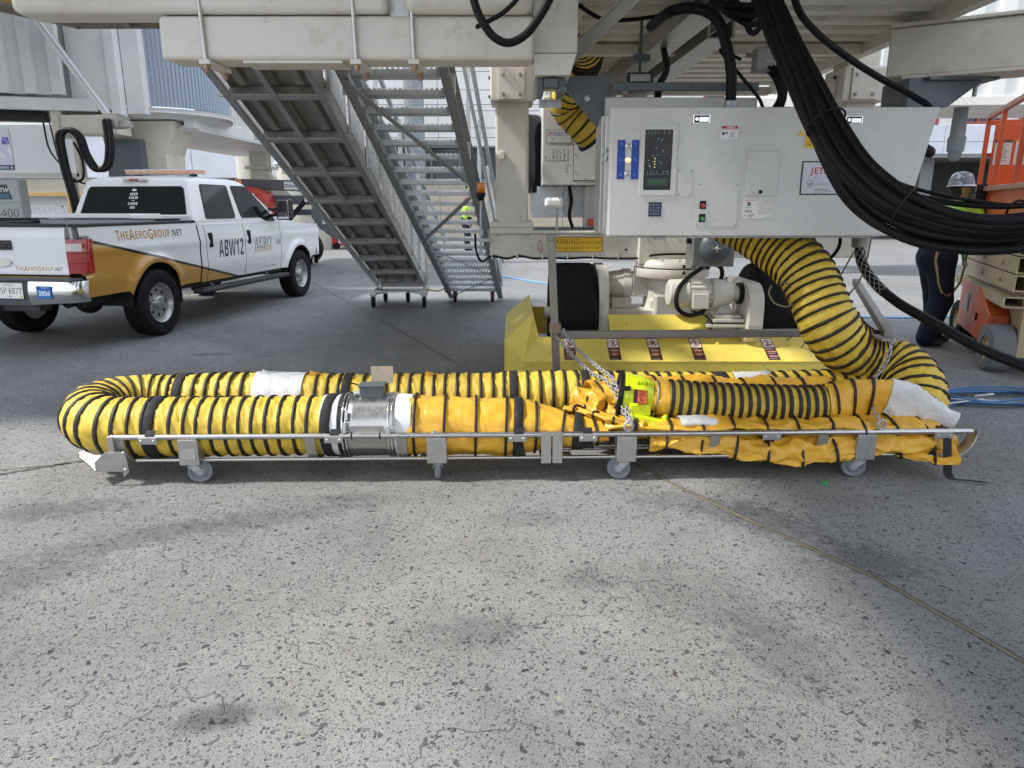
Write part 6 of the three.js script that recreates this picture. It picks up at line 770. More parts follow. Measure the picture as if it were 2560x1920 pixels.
  const tb = part(t, 'tool_box', box(0.32, 0.86, 1.12, 1.39, -0.8, 0.8, 0.008), mat([0.4, 0.4, 0.41], 0.4, 0.8, { bump: 'fine', bumpS: 0.1, bs: 0.003 })); part(tb, 'lid', [box(0.28, 0.9, 1.4, 1.455, -0.88, 0.5, 0.012), box(0.28, 0.9, 1.395, 1.44, 0.5, 0.92, 0.01)], mat([0.72, 0.72, 0.7], 0.4, 0.2));
  // tailgate
  const tg = part(t, 'tailgate', keep(grid(20, 16, (a, b) => { const z = lerp(0.79, -0.79, a), y = lerp(0.72, 1.345, b); return [-1.182 - 0.012 * Math.exp(-(((y - 0.86) / 0.03) ** 2)) + 0.012 * sstep(y, 1.25, 1.34), y, z, 1 - a, b]; })), paint(1024, 400, (c, W, H) => { c.fillStyle = '#e1e3e5'; c.fillRect(0, 0, W, H); c.fillStyle = '#b98a32'; c.fillRect(0, H * 0.83, W, H); c.fillStyle = '#1a1512'; c.fillRect(0, H * 0.8, W, 14); c.textAlign = 'left'; let px = 610; for (const [s, h, w] of [['T', 44, 24], ['HE', 36, 44], ['A', 48, 32], ['ERO', 36, 70], ['G', 48, 36], ['ROUP', 36, 90]]) { txt(c, s, px, 282, h, '#a87d2e', 'sans-serif', 'bold', w); px += w; } txt(c, '.NET', px + 2, 282, 34, '#23242a', 'sans-serif', 'bold', 70); c.globalAlpha = 0.35; txt(c, 'SUPER DUTY', 370, 366, 50, '#7d5a18', 'sans-serif', 'bold', 600); c.globalAlpha = 1; }, { m: { clearcoat: 0.8, clearcoatRoughness: 0.06, roughness: 0.35 } }));
  part(tg, 'tailgate_cap', box(-1.205, -1.12, 1.338, 1.372, -0.79, 0.79, 0.012), trim);
  part(tg, 'handle', [box(-1.205, -1.182, 1.1, 1.2, -0.14, 0.16, 0.015), box(-1.215, -1.19, 1.125, 1.16, -0.1, 0.12, 0.008)], trim);
  part(tg, 'oval_badge', cyl([-1.182, 0.96, -0.0], [-1.205, 0.96, 0.0], 0.1, 0.092, 32).scale(1, 1, 1).translate(0, -0.96, 0).scale(1, 0.52, 1.35).translate(0, 0.97, 0), M.chrome);
  for (const s of [1, -1]) { const l = part(t, 'tail_light', [grid(10, 12, (a, b) => { const th = a * 1.35, y = lerp(0.86, 1.215, b); return [-1.205 + 0.2 * (1 - Math.cos(th)) * 0.9 + 0.02 * sstep(b, 0.6, 1), y, s * (0.8 + 0.2 * Math.sin(th) + 0.0)]; })], mat([0.34, 0.012, 0.012], 0.12, 0, { noR: true, clearcoat: 1 })); part(l, 'reverse_lamp', grid(5, 4, (a, b) => { const th = a * 0.8; return [-1.209 + 0.18 * (1 - Math.cos(th)), lerp(1.09, 1.17, b), s * (0.803 + 0.2 * Math.sin(th))]; }), mat([0.62, 0.56, 0.56], 0.1, 0, { noR: true })); for (const y of [0.96, 1.07]) part(l, 'lens_divider', grid(6, 1, (a, b) => { const th = a * 1.2; return [-1.207 + 0.18 * (1 - Math.cos(th)), y + b * 0.012, s * (0.803 + 0.2 * Math.sin(th))]; }), mat([0.2, 0.006, 0.006], 0.2)); }
  // rear bumper with plate and sticker
  const bumperEnd = (q) => grid(22, 8, (a, b) => { const th = clamp((a - 0.55) / 0.45) * PI / 2, z = a < 0.55 ? 0.44 + a * 0.729 : 0.841 + 0.14 * Math.sin(th), y = lerp(0.57, 0.79, b); return [-1.36 - 0.02 * Math.sin(b * PI) + 0.2 * (1 - Math.cos(th)), y - 0.025 * clamp(1 - a * 1.8) * (1 - b), q * z]; });
  const bp = part(t, 'rear_bumper', bumperEnd(1), M.chrome); part(t, 'rear_bumper', bumperEnd(-1), M.chrome);
  part(bp, 'step_pad', [box(-1.37, -1.18, 0.79, 0.815, -0.96, 0.94, 0.01), box(-1.35, -1.2, 0.53, 0.79, -0.47, 0.47, 0.01)], mat([0.07, 0.075, 0.08], 0.6));
  part(bp, 'number_plate', plate([-1.357, 0.69, 0.2], [0, 0, 0.165], [0.004, 0.083, 0], 0.004), paint(512, 256, (c, W, H) => { c.fillStyle = '#e9e8e2'; c.fillRect(0, 0, W, H); c.strokeStyle = '#888'; c.lineWidth = 6; c.strokeRect(4, 4, W - 8, H - 8); txt(c, 'GEORGIA', 256, 36, 46, '#4b5560', 'serif', '', 250); txt(c, 'BSP 6877', 256, 128, 130, '#23262c', 'sans-serif', '', 470); c.fillStyle = '#b7773a'; c.beginPath(); c.arc(262, 148, 16, 0, 7); c.fill(); txt(c, 'COBB', 256, 220, 34, '#4b5560'); c.fillStyle = '#c9c060'; c.fillRect(444, 204, 50, 34); }));
  part(bp, 'bumper_sticker', plate([-1.384, 0.68, 0.63], [0.0, 0, 0.085], [0, 0.066, 0], 0.003), paint(256, 168, (c, W, H) => { c.fillStyle = '#1f6fb5'; c.fillRect(0, 0, W, H); c.fillStyle = '#123f70'; c.fillRect(10, 8, 50, 24); txt(c, '3804', 128, 96, 92, '#e9f0f6', 'sans-serif', 'bold', 200); c.fillStyle = '#cfe0ee'; c.fillRect(90, 18, 120, 6); }));
  part(t, 'tow_hitch', [box(-1.41, -1.1, 0.46, 0.53, -0.05, 0.05, 0.006), box(-1.33, -1.16, 0.47, 0.56, -0.5, 0.5, 0.01), tube([[-1.37, 0.48, -0.1], [-1.41, 0.44, -0.14], [-1.37, 0.41, -0.16]], 0.012, 16, 8)], M.dark);
  part(t, 'exhaust', [cyl([-1.0, 0.52, 0.55], [-0.6, 0.55, 0.5], 0.06, 0.06, 18), cyl([-1.0, 0.52, 0.72], [-0.55, 0.56, 0.7], 0.06, 0.06, 18), cyl([-0.1, 0.42, -0.7], [0.1, 0.42, -0.7], 0.08), cyl([0, 0.42, -0.75], [0, 0.42, 0.75], 0.07), new THREE.SphereGeometry(0.17, 16, 12).translate(0, 0.42, 0), box(-1.2, 4.6, 0.5, 0.62, -0.45, 0.45)], und);
  // cab
  const Y0 = 1.345, Y1 = 1.89, kx = (y) => (y - Y0) / (Y1 - Y0), xr = (y) => 0.995 + 0.2 * kx(y), xf = (y) => 3.42 - 0.86 * kx(y), hw = (y) => 0.935 - 0.15 * kx(y);
  const loop = (y, n = 64, inset = 0, rr = 0.1) => { const a = xr(y) + inset, b = xf(y) - inset * 1.6, w = hw(y) - inset; return rrect(a, b, -w, w, Math.max(0.03, rr + inset * 0.6), n / 4 - 1); };
  const rows = [1.3, 1.4, 1.5, 1.6, 1.7, 1.8, 1.86].map((y) => [y, 0, 0.07]).concat([[1.895, 0.015, 0.08], [1.918, 0.045, 0.1], [1.936, 0.1, 0.12], [1.952, 0.22, 0.14], [1.962, 0.42, 0.16]]).map(([y, i, r]) => loop(Math.min(y, Y1), 64, i, r).map(([x, z]) => [x, y, z]));
  const NN = rows[0].length; part(t, 'cab_shell', [grid(NN, rows.length - 1, (a, b) => rows[Math.round(b * (rows.length - 1))][Math.round(a * NN) % NN]), box(1.6, 2.3, 1.94, 1.9625, -0.38, 0.38)], wht);
  const glass = mat([0.012, 0.014, 0.016], 0.05, 0, { noR: true, specularIntensity: 0.55 });
  const sideGlass = (pts, s) => { const mk = (grow, off, rad) => { const c = pts.reduce((q, p) => [q[0] + p[0] / pts.length, q[1] + p[1] / pts.length], [0, 0]); const sp = new THREE.Shape(); const P = pts.map(([x, y]) => [x + Math.sign(x - c[0]) * grow, y + Math.sign(y - c[1]) * grow]); P.forEach((p, i) => { const a = P[(i + P.length - 1) % P.length], n = P[(i + 1) % P.length], la = Math.hypot(p[0] - a[0], p[1] - a[1]), ln = Math.hypot(n[0] - p[0], n[1] - p[1]); const i0 = [p[0] + ((a[0] - p[0]) / la) * rad, p[1] + ((a[1] - p[1]) / la) * rad], o0 = [p[0] + ((n[0] - p[0]) / ln) * rad, p[1] + ((n[1] - p[1]) / ln) * rad]; i ? sp.lineTo(...i0) : sp.moveTo(...i0); sp.quadraticCurveTo(p[0], p[1], ...o0); }); sp.closePath(); const g = new THREE.ExtrudeGeometry(sp, { depth: 0.006, bevelEnabled: false, curveSegments: 5 }); const q = g.attributes.position; for (let i = 0; i < q.count; i++) q.setZ(i, s * (hw(q.getY(i)) + off + q.getZ(i))); g.computeVertexNormals(); return g; }; const seal = part(t, 'window', mk(0.018, 0.0, 0.05), trim); part(seal, 'pane', mk(0, 0.004, 0.04), glass); return seal; };
  for (const s of [1, -1]) { sideGlass([[1.25, 1.395], [2.0, 1.395], [2.03, 1.825], [1.37, 1.825]], s); sideGlass([[2.19, 1.395], [2.72, 1.395], [2.9, 1.335], [3.2, 1.335], [2.62, 1.825], [2.16, 1.825]], s); }
  const rearG = (z0, z1, y0, y1, off, rad) => { const sp = rrect(z0, z1, y0, y1, rad, 6); const g = prism(sp.map(([z, y]) => [z * (1 - 0.16 * kx(y)), y]), 0, 0.006); const q = g.attributes.position; for (let i = 0; i < q.count; i++) { const z = q.getX(i), y = q.getY(i), d = q.getZ(i); q.setXYZ(i, xr(y) - off - d, y, z); } g.computeVertexNormals(); return g; };
  const rw = part(t, 'window', rearG(-0.81, 0.81, 1.405, 1.81, 0.0, 0.06), trim); part(rw, 'pane', rearG(-0.795, 0.795, 1.418, 1.798, 0.004, 0.055), glass);
  part(rw, 'window_sticker', plate([1.088, 1.64, 0.0], [0, 0, 0.11], [0.058, 0.15, 0], 0.012), paint(192, 288, (c, W, H) => { c.fillStyle = '#e8e8e8'; c.beginPath(); c.moveTo(70, 44); c.lineTo(66, 20); c.lineTo(84, 30); c.lineTo(96, 8); c.lineTo(108, 30); c.lineTo(126, 20); c.lineTo(122, 44); c.fill(); for (const [s, y, h] of [['KEEP', 84, 44], ['CALM', 128, 44], ['AND', 164, 18], ['CHIVE', 204, 44], ['ON', 252, 44]]) txt(c, s, 96, y, h, '#ecebe6', 'sans-serif', 'bold', 150); }, { alpha: true }));
  part(t, 'brake_light', [box(1.13, 1.2, 1.876, 1.912, -0.17, 0.17, 0.012)], mat([0.5, 0.48, 0.46], 0.2)); part(t, 'brake_light_lens', box(1.124, 1.2, 1.88, 1.908, -0.07, 0.07, 0.008), mat([0.4, 0.05, 0.04], 0.15));
  const lb = part(t, 'light_bar', [box(1.72, 1.98, 2.035, 2.055, -0.55, 0.55, 0.008), box(1.74, 1.96, 1.99, 2.005, -0.55, 0.55, 0.006)], mat([0.6, 0.6, 0.6], 0.3)); part(lb, 'amber_lens', [...Array(9).keys()].map((k) => box(1.725, 1.975, 2.004, 2.036, -0.545 + k * 0.122, -0.43 + k * 0.122, 0.006)), mat([0.78, 0.36, 0.2], 0.15, 0, { noR: true })); part(lb, 'bar_foot', [box(1.8, 1.9, 1.93, 1.995, 0.4, 0.46), box(1.8, 1.9, 1.93, 1.995, -0.46, -0.4)], trim);
  part(t, 'hood', grid(16, 16, (a, b) => { const x = lerp(3.36, 4.82, a), z = lerp(-0.94, 0.94, b), e = Math.abs(z) / 0.94; return [x, 1.37 - 0.1 * sstep(a, 0.1, 1) - 0.07 * Math.pow(e, 5) - 0.1 * sstep(a, 0.85, 1) + 0.02 * Math.exp(-(((Math.abs(z) - 0.55) / 0.1) ** 2)), z]; }), wht);
  part(t, 'front_end', [box(4.76, 4.84, 0.7, 1.18, -0.92, 0.92, 0.03)], wht); part(t, 'front_bumper', grid(14, 6, (a, b) => { const z = lerp(-1.0, 1.0, a), w = sstep(Math.abs(z), 0.6, 1); return [4.98 - 0.3 * w, lerp(0.52, 0.82, b), z * 0.99]; }), M.chrome); part(t, 'head_light', box(4.62, 4.8, 1.0, 1.18, 0.78, 0.955, 0.02), mat([0.6, 0.42, 0.3], 0.15));
  // mirror, running board, wheels
  const mr = part(t, 'mirror', [box(3.02, 3.16, 1.33, 1.66, 1.06, 1.3, 0.03), bar([3.12, 1.4, 0.9], [3.1, 1.42, 1.08], 0.05, 0.05, 0.01), bar([3.12, 1.5, 0.86], [3.1, 1.5, 1.08], 0.05, 0.04, 0.01)], trim); part(mr, 'mirror_glass', [box(3.014, 3.022, 1.44, 1.64, 1.09, 1.275, 0.004), box(3.014, 3.022, 1.35, 1.425, 1.09, 1.275, 0.004)], M.chrome);
  part(t, 'running_board', [box(0.75, 3.3, 0.42, 0.48, 0.93, 1.09, 0.02), box(0.85, 3.2, 0.48, 0.488, 0.97, 1.07, 0.002), bar([1.2, 0.47, 0.98], [1.2, 0.56, 0.85], 0.05, 0.02), bar([2.8, 0.47, 0.98], [2.8, 0.56, 0.85], 0.05, 0.02)], M.dark);
  part(t, 'mud_flap', box(0.55, 0.562, 0.34, 0.62, 0.62, 0.9), trim);
  const tyreG = merge([lathe([[0.235, -0.115], [0.28, -0.128], [0.34, -0.132], [0.375, -0.126], [0.398, -0.108], [0.404, -0.09], [0.405, -0.062], [0.397, -0.06], [0.397, -0.05], [0.405, -0.048], [0.405, -0.012], [0.397, -0.01], [0.397, 0.01], [0.405, 0.012], [0.405, 0.048], [0.397, 0.05], [0.397, 0.06], [0.405, 0.062], [0.404, 0.09], [0.398, 0.108], [0.375, 0.126], [0.34, 0.132], [0.28, 0.128], [0.235, 0.115]], [0, 0, 0], [0, 0, 1], 56)]);
  const holes = [...Array(8).keys()].map((k) => { const a = (k / 8) * 2 * PI; return [...Array(10).keys()].map((i) => [0.15 * Math.cos(a) + 0.024 * Math.cos((i / 10) * 2 * PI), 0.15 * Math.sin(a) + 0.024 * Math.sin((i / 10) * 2 * PI)]); });
  const rimG = merge([lathe([[0.24, 0.118], [0.228, 0.112], [0.215, 0.09], [0.2, 0.06]], [0, 0, 0], [0, 0, 1], 48), prism(rrect(-0.202, 0.202, -0.202, 0.202, 0.2, 10), 0.055, 0.066, 0.002, holes), lathe([[0.1, 0.064], [0.088, 0.075], [0.085, 0.1], [0.065, 0.118], [0, 0.122]], [0, 0, 0], [0, 0, 1], 32), [...Array(8).keys()].map((k) => cyl([0.085 * Math.cos(k * 0.785 + 0.4), 0.085 * Math.sin(k * 0.785 + 0.4), 0.06], [0.085 * Math.cos(k * 0.785 + 0.4), 0.085 * Math.sin(k * 0.785 + 0.4), 0.092], 0.011, 0.011, 6)), cyl([0, 0, -0.1], [0, 0, 0.03], 0.236, 0.236, 40)]);
  const rimM = mat([0.42, 0.42, 0.42], 0.35, 0.8, { map: 'grime', mapS: 0.3 });
  for (const x of AC) for (const s of [1, -1]) { const w = piece(t, 'wheel', rimG, rimM, [x, 0.405, s * 0.865], s > 0 ? [0, 0, 0.3 * x] : [0, PI, 0]); const ty = new THREE.Mesh(tyreG, M.rubber); ty.name = 'tyre'; w.add(ty); }
}
// ---------- service stairs: the flight rises toward the viewer ----------
{
  const A = [-1.42, 2.86, -5.75], B = [-1.05, 0.13, -12.1], W = 0.82; // left stringer line, top and bottom
  const L = (u, dx = 0, dy = 0) => [lerp(B[0], A[0], u) + dx, lerp(B[1], A[1], u) + dy, lerp(B[2], A[2], u)];
  const t = thing('service_stairs', 'galvanised steel service stairs with open serrated treads beside the lift column', 'stairs', [-0.65, 0, -12]);
  for (const dx of [0, W]) part(t, 'stringer', [bar(L(0, dx), L(1, dx), 0.008, 0.22), bar(L(0, dx + (dx ? 0.04 : 0.025), 0.11), L(1, dx + (dx ? 0.04 : 0.025), 0.11), 0.08, 0.008), bar(L(0, dx + (dx ? 0.04 : 0.025), -0.11), L(1, dx + (dx ? 0.04 : 0.025), -0.11), 0.08, 0.008)], M.zinc);
  // treads: folded plank with rows of raised teeth
  const teeth = []; for (let r = 0; r < 6; r++) for (let k = 0; k < 17; k++) teeth.push(box(-0.355 + k * 0.0445, -0.332 + k * 0.0445, 0, 0.016, -0.105 + r * 0.042, -0.099 + r * 0.042));
  const treadG = merge([box(-0.375, 0.375, -0.006, 0, -0.12, 0.12), box(-0.375, 0.375, -0.042, 0, -0.124, -0.118), box(-0.375, 0.375, -0.042, 0, 0.118, 0.124), teeth]), clipG = merge([box(-0.01, 0.03, -0.055, 0.01, 0.09, 0.13), box(-0.41 + 0.41, 0.01, -0.05, 0, 0.06, 0.13)]);
  const bright = mat([0.72, 0.74, 0.75], 0.4, 0.25, { map: 'zinc', mapS: 0.3, rS: 0.3 });
  for (let i = 0; i < 23; i++) { const u = 0.035 + i * 0.0418, p = L(u, W / 2, 0.0), tr = piece(t, 'tread', treadG, bright, p); for (const s of [-1, 1]) piece(tr, 'clip', clipG, M.zinc, [p[0] + s * 0.385 - (s > 0 ? 0.02 : 0.0), p[1], p[2]]).position.set(s * 0.385 - 0.01, 0, 0); }
  const un = (u, dx) => L(u, dx, -0.125);
  for (const [a, ax, b, bx] of [[0.93, 0.02, 0.66, W - 0.02], [0.6, W - 0.02, 0.4, 0.02], [0.37, 0.02, 0.19, W - 0.02], [0.17, W - 0.02, 0.02, 0.02]]) part(t, 'cross_brace', bar(un(a, ax), un(b, bx), 0.08, 0.014, 0, [0, 1, 0.4]), M.zinc);
  for (const u of [0.64, 0.97]) part(t, 'brace_bolt', hexbolt(un(u, W - 0.03), [0, -0.5, 0.8], 0.014, 0.012), M.mill);
  // hand rails with posts on both sides
  for (const [dx, s] of [[-0.03, -1], [W + 0.03, 1]]) {
    part(t, 'hand_rail', bar(L(-0.01, dx + s * 0.05, 0.92), L(1, dx + s * 0.05, 0.92), 0.045, 0.045, 0.008), M.zinc);
    part(t, 'knee_rail', bar(L(0.0, dx + s * 0.05, 0.5), L(1, dx + s * 0.05, 0.5), 0.035, 0.035, 0.006), M.zinc);
    for (const u of [0.03, 0.2, 0.37, 0.54, 0.71, 0.88]) part(t, 'rail_post', bar(L(u, dx + s * 0.02, -0.06), L(u, dx + s * 0.02, 0.92), 0.045, 0.04, 0.006, [0, 0, 1]), mat([0.72, 0.74, 0.75], 0.35, 0.4, { map: 'zinc', mapS: 0.3 }));
  }
  const wl = merge([lathe([[0.02, -0.025], [0.085, -0.026], [0.1, -0.018], [0.1, 0.018], [0.085, 0.026], [0.02, 0.025]], [0, 0, 0], [1, 0, 0], 32)]), wine = mat([0.06, 0.02, 0.02], 0.5);
  for (const dx of [0.12, W - 0.08]) { const p = L(0.04, dx), c = part(t, 'castor', [box(p[0] - 0.06, p[0] + 0.06, 0.2, 0.23, p[2] - 0.05, p[2] + 0.05), box(p[0] - 0.04, p[0] - 0.034, 0.09, 0.2, p[2] - 0.03, p[2] + 0.03), box(p[0] + 0.034, p[0] + 0.04, 0.09, 0.2, p[2] - 0.03, p[2] + 0.03)], M.zinc); piece(c, 'wheel', wl, wine, [p[0], 0.1, p[2] + 0.02]); }
  part(t, 'foot_plate', bar(L(0.015, 0.02, 0.03), L(0.015, W - 0.02, 0.03), 0.05, 0.06), M.zinc);
  part(t, 'cable', tube([0.92, 0.85, 0.78, 0.7, 0.62, 0.53, 0.45, 0.36, 0.28, 0.2, 0.13, 0.06].map((u, i) => L(u, -0.02, -0.03 + 0.02 * Math.sin(i * 2.1))), 0.009, 140, 6), M.cable);
}
// ---------- baggage chute beside the stairs ----------
{
  const xl = -2.29, xr = -1.53, P = (u, x, n = 0) => [x - 0.1 * u + 0.08, lerp(0.22, 2.8, u) + n * 0.935, lerp(-11.9, -5.1, u) + n * -0.355]; // n: out of the upper face
  const t = thing('baggage_chute', 'long aluminium baggage chute with ribbed underside sloping down beside the stairs', 'baggage chute', [-1.85, 0, -11.8]);
  const quad = (u0, u1, x0, x1, n, th = 0.006) => slab(P(u0, x0, n), P(u0, x1, n), P(u1, x1, n), P(u1, x0, n), th);
  part(t, 'bed_sheet', quad(0, 1, xl, xr, 0.1), M.aluDull);
  for (const x of [xl, xr]) part(t, 'edge_rail', [bar(P(0, x, 0.0), P(1, x, 0.0), 0.06, 0.012, 0, [0, 0.935, -0.355]), bar(P(0, x + (x === xl ? -0.025 : 0.025), 0.06), P(1, x + (x === xl ? -0.025 : 0.025), 0.06), 0.008, 0.13, 0, [0, 0.935, -0.355])], M.alu);
  const us = [0.02, 0.125, 0.225, 0.33, 0.435, 0.535, 0.64, 0.745, 0.85, 0.955];
  us.forEach((u, i) => part(t, 'cross_rib', [bar(P(u, xl + 0.02, 0.03), P(u, xr - 0.02, 0.03), 0.045, 0.07, 0.004, [0, 0.935, -0.355]), bar(P(u - 0.004, xl + 0.02, 0), P(u - 0.004, xr - 0.02, 0), 0.07, 0.008, 0, [0, 0.935, -0.355])], M.alu));
  for (let i = 0; i < us.length - 1; i++) for (const [x, w] of [[xl + 0.15, 0.07], [(xl + xr) / 2, 0.1], [xr - 0.15, 0.07]]) part(t, 'stiffener', bar(P(us[i] + 0.01, x, 0.075), P(us[i + 1] - 0.01, x, 0.075), w, 0.05, 0.008, [0, 0.935, -0.355]), M.aluDull);
  part(t, 'centre_rail', bar(P(0.535, (xl + xr) / 2, 0.0), P(1, (xl + xr) / 2, 0.0), 0.05, 0.03, 0.003, [0, 0.935, -0.355]), M.alu);
  // side walls: panels between posts
  for (const x of [xl - 0.03, xr + 0.03]) for (let i = 0; i < us.length; i++) { const u0 = us[i] + 0.012, u1 = (us[i + 1] ?? 1.05) - 0.012, ph = (u, h) => { const q = P(u, x, 0.12); return [q[0], q[1] + h, q[2]]; }; part(t, 'side_panel', slab(ph(u0, 0), ph(u1, 0), ph(u1, 0.46), ph(u0, 0.46), 0.004), mat([0.72, 0.72, 0.71], 0.3, 0.5, { rS: 0.8, map: 'mottle' })); const b = ph(us[i], -0.06), e = ph(us[i], 0.5); part(t, 'side_post', bar([b[0] + (x > -1.8 ? 0.012 : -0.012), b[1], b[2]], [e[0] + (x > -1.8 ? 0.012 : -0.012), e[1], e[2]], 0.05, 0.02, 0.003, [1, 0, 0]), M.alu); }
  for (const x of [xl - 0.03, xr + 0.03]) part(t, 'top_rail', bar(P(0, x, 0.12).map((v, i) => v + (i === 1 ? 0.48 : 0)), P(1.03, x, 0.12).map((v, i) => v + (i === 1 ? 0.48 : 0)), 0.04, 0.035, 0.006), M.alu);
  for (const u of [0.225, 0.435, 0.64, 0.85, 0.33, 0.535, 0.745]) part(t, 'rib_cap', box(-0.02, 0.02, -0.025, 0.025, -0.025, 0.025, 0.004).translate(...P(u, xl - 0.05, 0.02)), mat([0.7, 0.7, 0.68], 0.4));
  // wheeled foot
  const f = part(t, 'foot_frame', [box(-2.2, -1.36, 0.19, 0.23, -11.75, -11.7, 0.006), box(-2.2, -2.15, 0.19, 0.46, -11.76, -11.7), box(-1.42, -1.37, 0.19, 0.5, -11.76, -11.7), prism([[-2.24, 0.2], [-2.12, 0.2], [-1.9, 0.255], [-1.66, 0.255], [-1.44, 0.2], [-1.32, 0.2], [-1.32, 0.25], [-1.44, 0.26], [-2.12, 0.26], [-2.24, 0.25]], -11.2, -11.16, 0.004), box(-2.2, -2.14, 0.2, 0.26, -11.75, -11.15), box(-1.42, -1.36, 0.2, 0.26, -11.75, -11.15)], M.alu);
  const wl = merge([lathe([[0.02, -0.022], [0.07, -0.024], [0.085, -0.016], [0.085, 0.016], [0.07, 0.024], [0.02, 0.022]], [0, 0, 0], [1, 0, 0], 28)]);
  for (const [x, z] of [[-2.18, -11.15], [-1.38, -11.15], [-1.72, -11.75], [-2.1, -11.8]]) { const c = part(f, 'castor', [box(x - 0.045, x + 0.045, 0.175, 0.2, z - 0.04, z + 0.04), box(x - 0.034, x - 0.029, 0.08, 0.18, z - 0.025, z + 0.025), box(x + 0.029, x + 0.034, 0.08, 0.18, z - 0.025, z + 0.025)], M.zinc); const w = new THREE.Mesh(wl, M.rubber); w.name = 'wheel'; w.position.set(x - t.base[0], 0.085, z - t.base[2]); w.castShadow = true; f.add(w); }
  const sl = thing('safety_chain', 'thin yellow safety chain between chute and stairs near the ground', 'chain', [-1.2, 0.2, -11.7]); part(sl, 'chain_strand', tube([[-1.36, 0.24, -11.5], [-1.2, 0.2, -11.7], [-1.05, 0.26, -11.9]], 0.012, 30, 6), mat([0.55, 0.4, 0.08], 0.5));
}
// ---------- black cables ----------
{
  const t = thing('cable_bundle', 'thick bundle of black power cables draped in front of the white cabinet', 'cable bundle', [1.6, 2.9, -4.4]);
  const main = [[1.47, 2.93, -4.75], [1.475, 2.72, -4.5], [1.54, 2.43, -4.3], [1.59, 2.2, -4.12], [1.65, 1.94, -3.92], [1.735, 1.72, -3.72], [1.91, 1.545, -3.55], [2.13, 1.47, -3.45], [2.4, 1.48, -3.4], [2.75, 1.62, -3.35], [3.1, 1.95, -3.3]];
  const r = rng(17);
  for (let k = 0; k < 11; k++) { const a = (k / 11) * 2 * PI, q = k < 3 ? 0.022 : 0.062; const pts = main.map(([x, y, z], i) => { const spread = 0.75 + 0.5 * Math.sin(i * 0.9 + k) * 0.3, tw = a + i * 0.22; return [x + Math.cos(tw) * q * 1.15 * spread + 0.006 * (r() - 0.5), y + Math.sin(tw) * q * 0.9 * spread + 0.008 * (r() - 0.5), z + Math.sin(tw + 1) * q * 0.7]; }); part(t, 'cable', tube(pts, 0.0215 + 0.004 * r(), 110, 10), M.cable); }
  for (const [k, o] of [[0, [0, -0.07, 0.02]], [1, [-0.03, -0.1, -0.02]], [2, [-0.01, -0.12, 0.03]]]) part(t, 'cable', tube([[1.5, 2.6, -4.4], [1.6, 2.1, -4.08], [1.66, 1.86, -3.9], [1.775, 1.66, -3.75], [1.925, 1.525, -3.6], [2.13, 1.47, -3.5], [2.44, 1.48, -3.45], [2.8, 1.6, -3.4]].map((p, i) => p.map((v, j) => v + o[j] * clamp(i / 3))), 0.023, 90, 10), M.cable);
  for (const [o, rr] of [[0, 0.009], [0.03, 0.014]]) part(t, 'cable', tube([[1.62, 2.1, -4.0], [1.75, 1.8, -3.8], [1.93, 1.667 - o, -3.7], [2.08, 1.607 - o, -3.6], [2.24, 1.569 - o * 0.6, -3.5], [2.38, 1.553, -3.4], [2.7, 1.6, -3.35]], rr, 80, 8), M.cable);
  for (const [p, d] of [[[1.64, 1.97, -3.93], [0.09, -0.28, 0.22]], [[1.9, 1.55, -3.55], [0.2, -0.12, 0.15]], [[2.36, 1.475, -3.4], [1, 0.05, 0.05]]]) part(t, 'cable_tie', ring(0.1, 0.006, p, d, 30), M.black);
  const hang = thing('cable_cluster', 'tangle of black cables hanging under the ribbed tunnel floor', 'cable bundle', [1.6, 2.9, -5]);
  for (let k = 0; k < 6; k++) part(hang, 'cable', tube([[1.3 + 0.03 * k, 2.86, -5.1 - 0.05 * k], [1.36 + 0.02 * k, 2.78 - 0.04 * (k % 3), -4.9], [1.5, 2.74 - 0.05 * (k % 4), -4.72 - 0.03 * k], [1.62, 2.86, -4.7]], 0.018, 40, 8), M.cable);
  for (let k = 0; k < 6; k++) part(hang, 'cable', tube([[1.7 + 0.02 * (k % 3), 2.44, -5.12 + 0.02 * k], [1.76 + 0.02 * k, 2.36, -5.1], [1.8 + 0.015 * (k % 4), 2.26, -5.12], [1.72 + 0.03 * k, 2.12, -5.15]], 0.011, 40, 8), M.cable);
  part(hang, 'cable', tube([[1.52, 2.5, -5.12], [1.4, 2.55, -5.1], [1.36, 2.52, -5], [1.5, 2.35, -4.95], [1.62, 2.22, -4.95], [1.68, 2.12, -5]], 0.011, 60, 8), M.cable);
  const one = (name, label, pts, r2, n = 80) => single(name, label, 'cable', tube(pts, r2, n, 12), M.cable, pts[0]);
  one('cable_loop', 'black cable hanging in a U in front of the cream beams', [[-0.23, 2.85, -4.3], [-0.209, 2.649, -4.3], [-0.172, 2.555, -4.3], [-0.1, 2.462, -4.3], [-0.022, 2.432, -4.3], [0.07, 2.47, -4.3], [0.16, 2.575, -4.3], [0.21, 2.66, -4.3], [0.3, 2.85, -4.35]], 0.023);
  one('cable_strand', 'pair cable passing behind the hanging cable loop', [[-0.2, 2.56, -4.5], [-0.05, 2.63, -4.48], [0.05, 2.72, -4.45], [0.15, 2.9, -4.4]], 0.014, 40);
  one('cable_strand', 'thin black cable crossing under the ribbed tunnel floor', [[0.42, 2.86, -5.2], [0.62, 2.8, -5.35], [0.85, 2.83, -5.5], [1.2, 2.9, -5.6]], 0.014, 50);
  const ch = single('conduit_hose', 'fat black conduit arching down into the top of the white cabinet', 'conduit', tube([[0.95, 2.74, -5.3], [1.031, 2.755, -4.95], [1.15, 2.755, -4.9], [1.272, 2.69, -4.86], [1.345, 2.53, -4.84], [1.388, 2.366, -4.84], [1.4, 2.19, -4.85]], 0.034, 90, 16), M.cable, [1.4, 2.12, -4.85]);
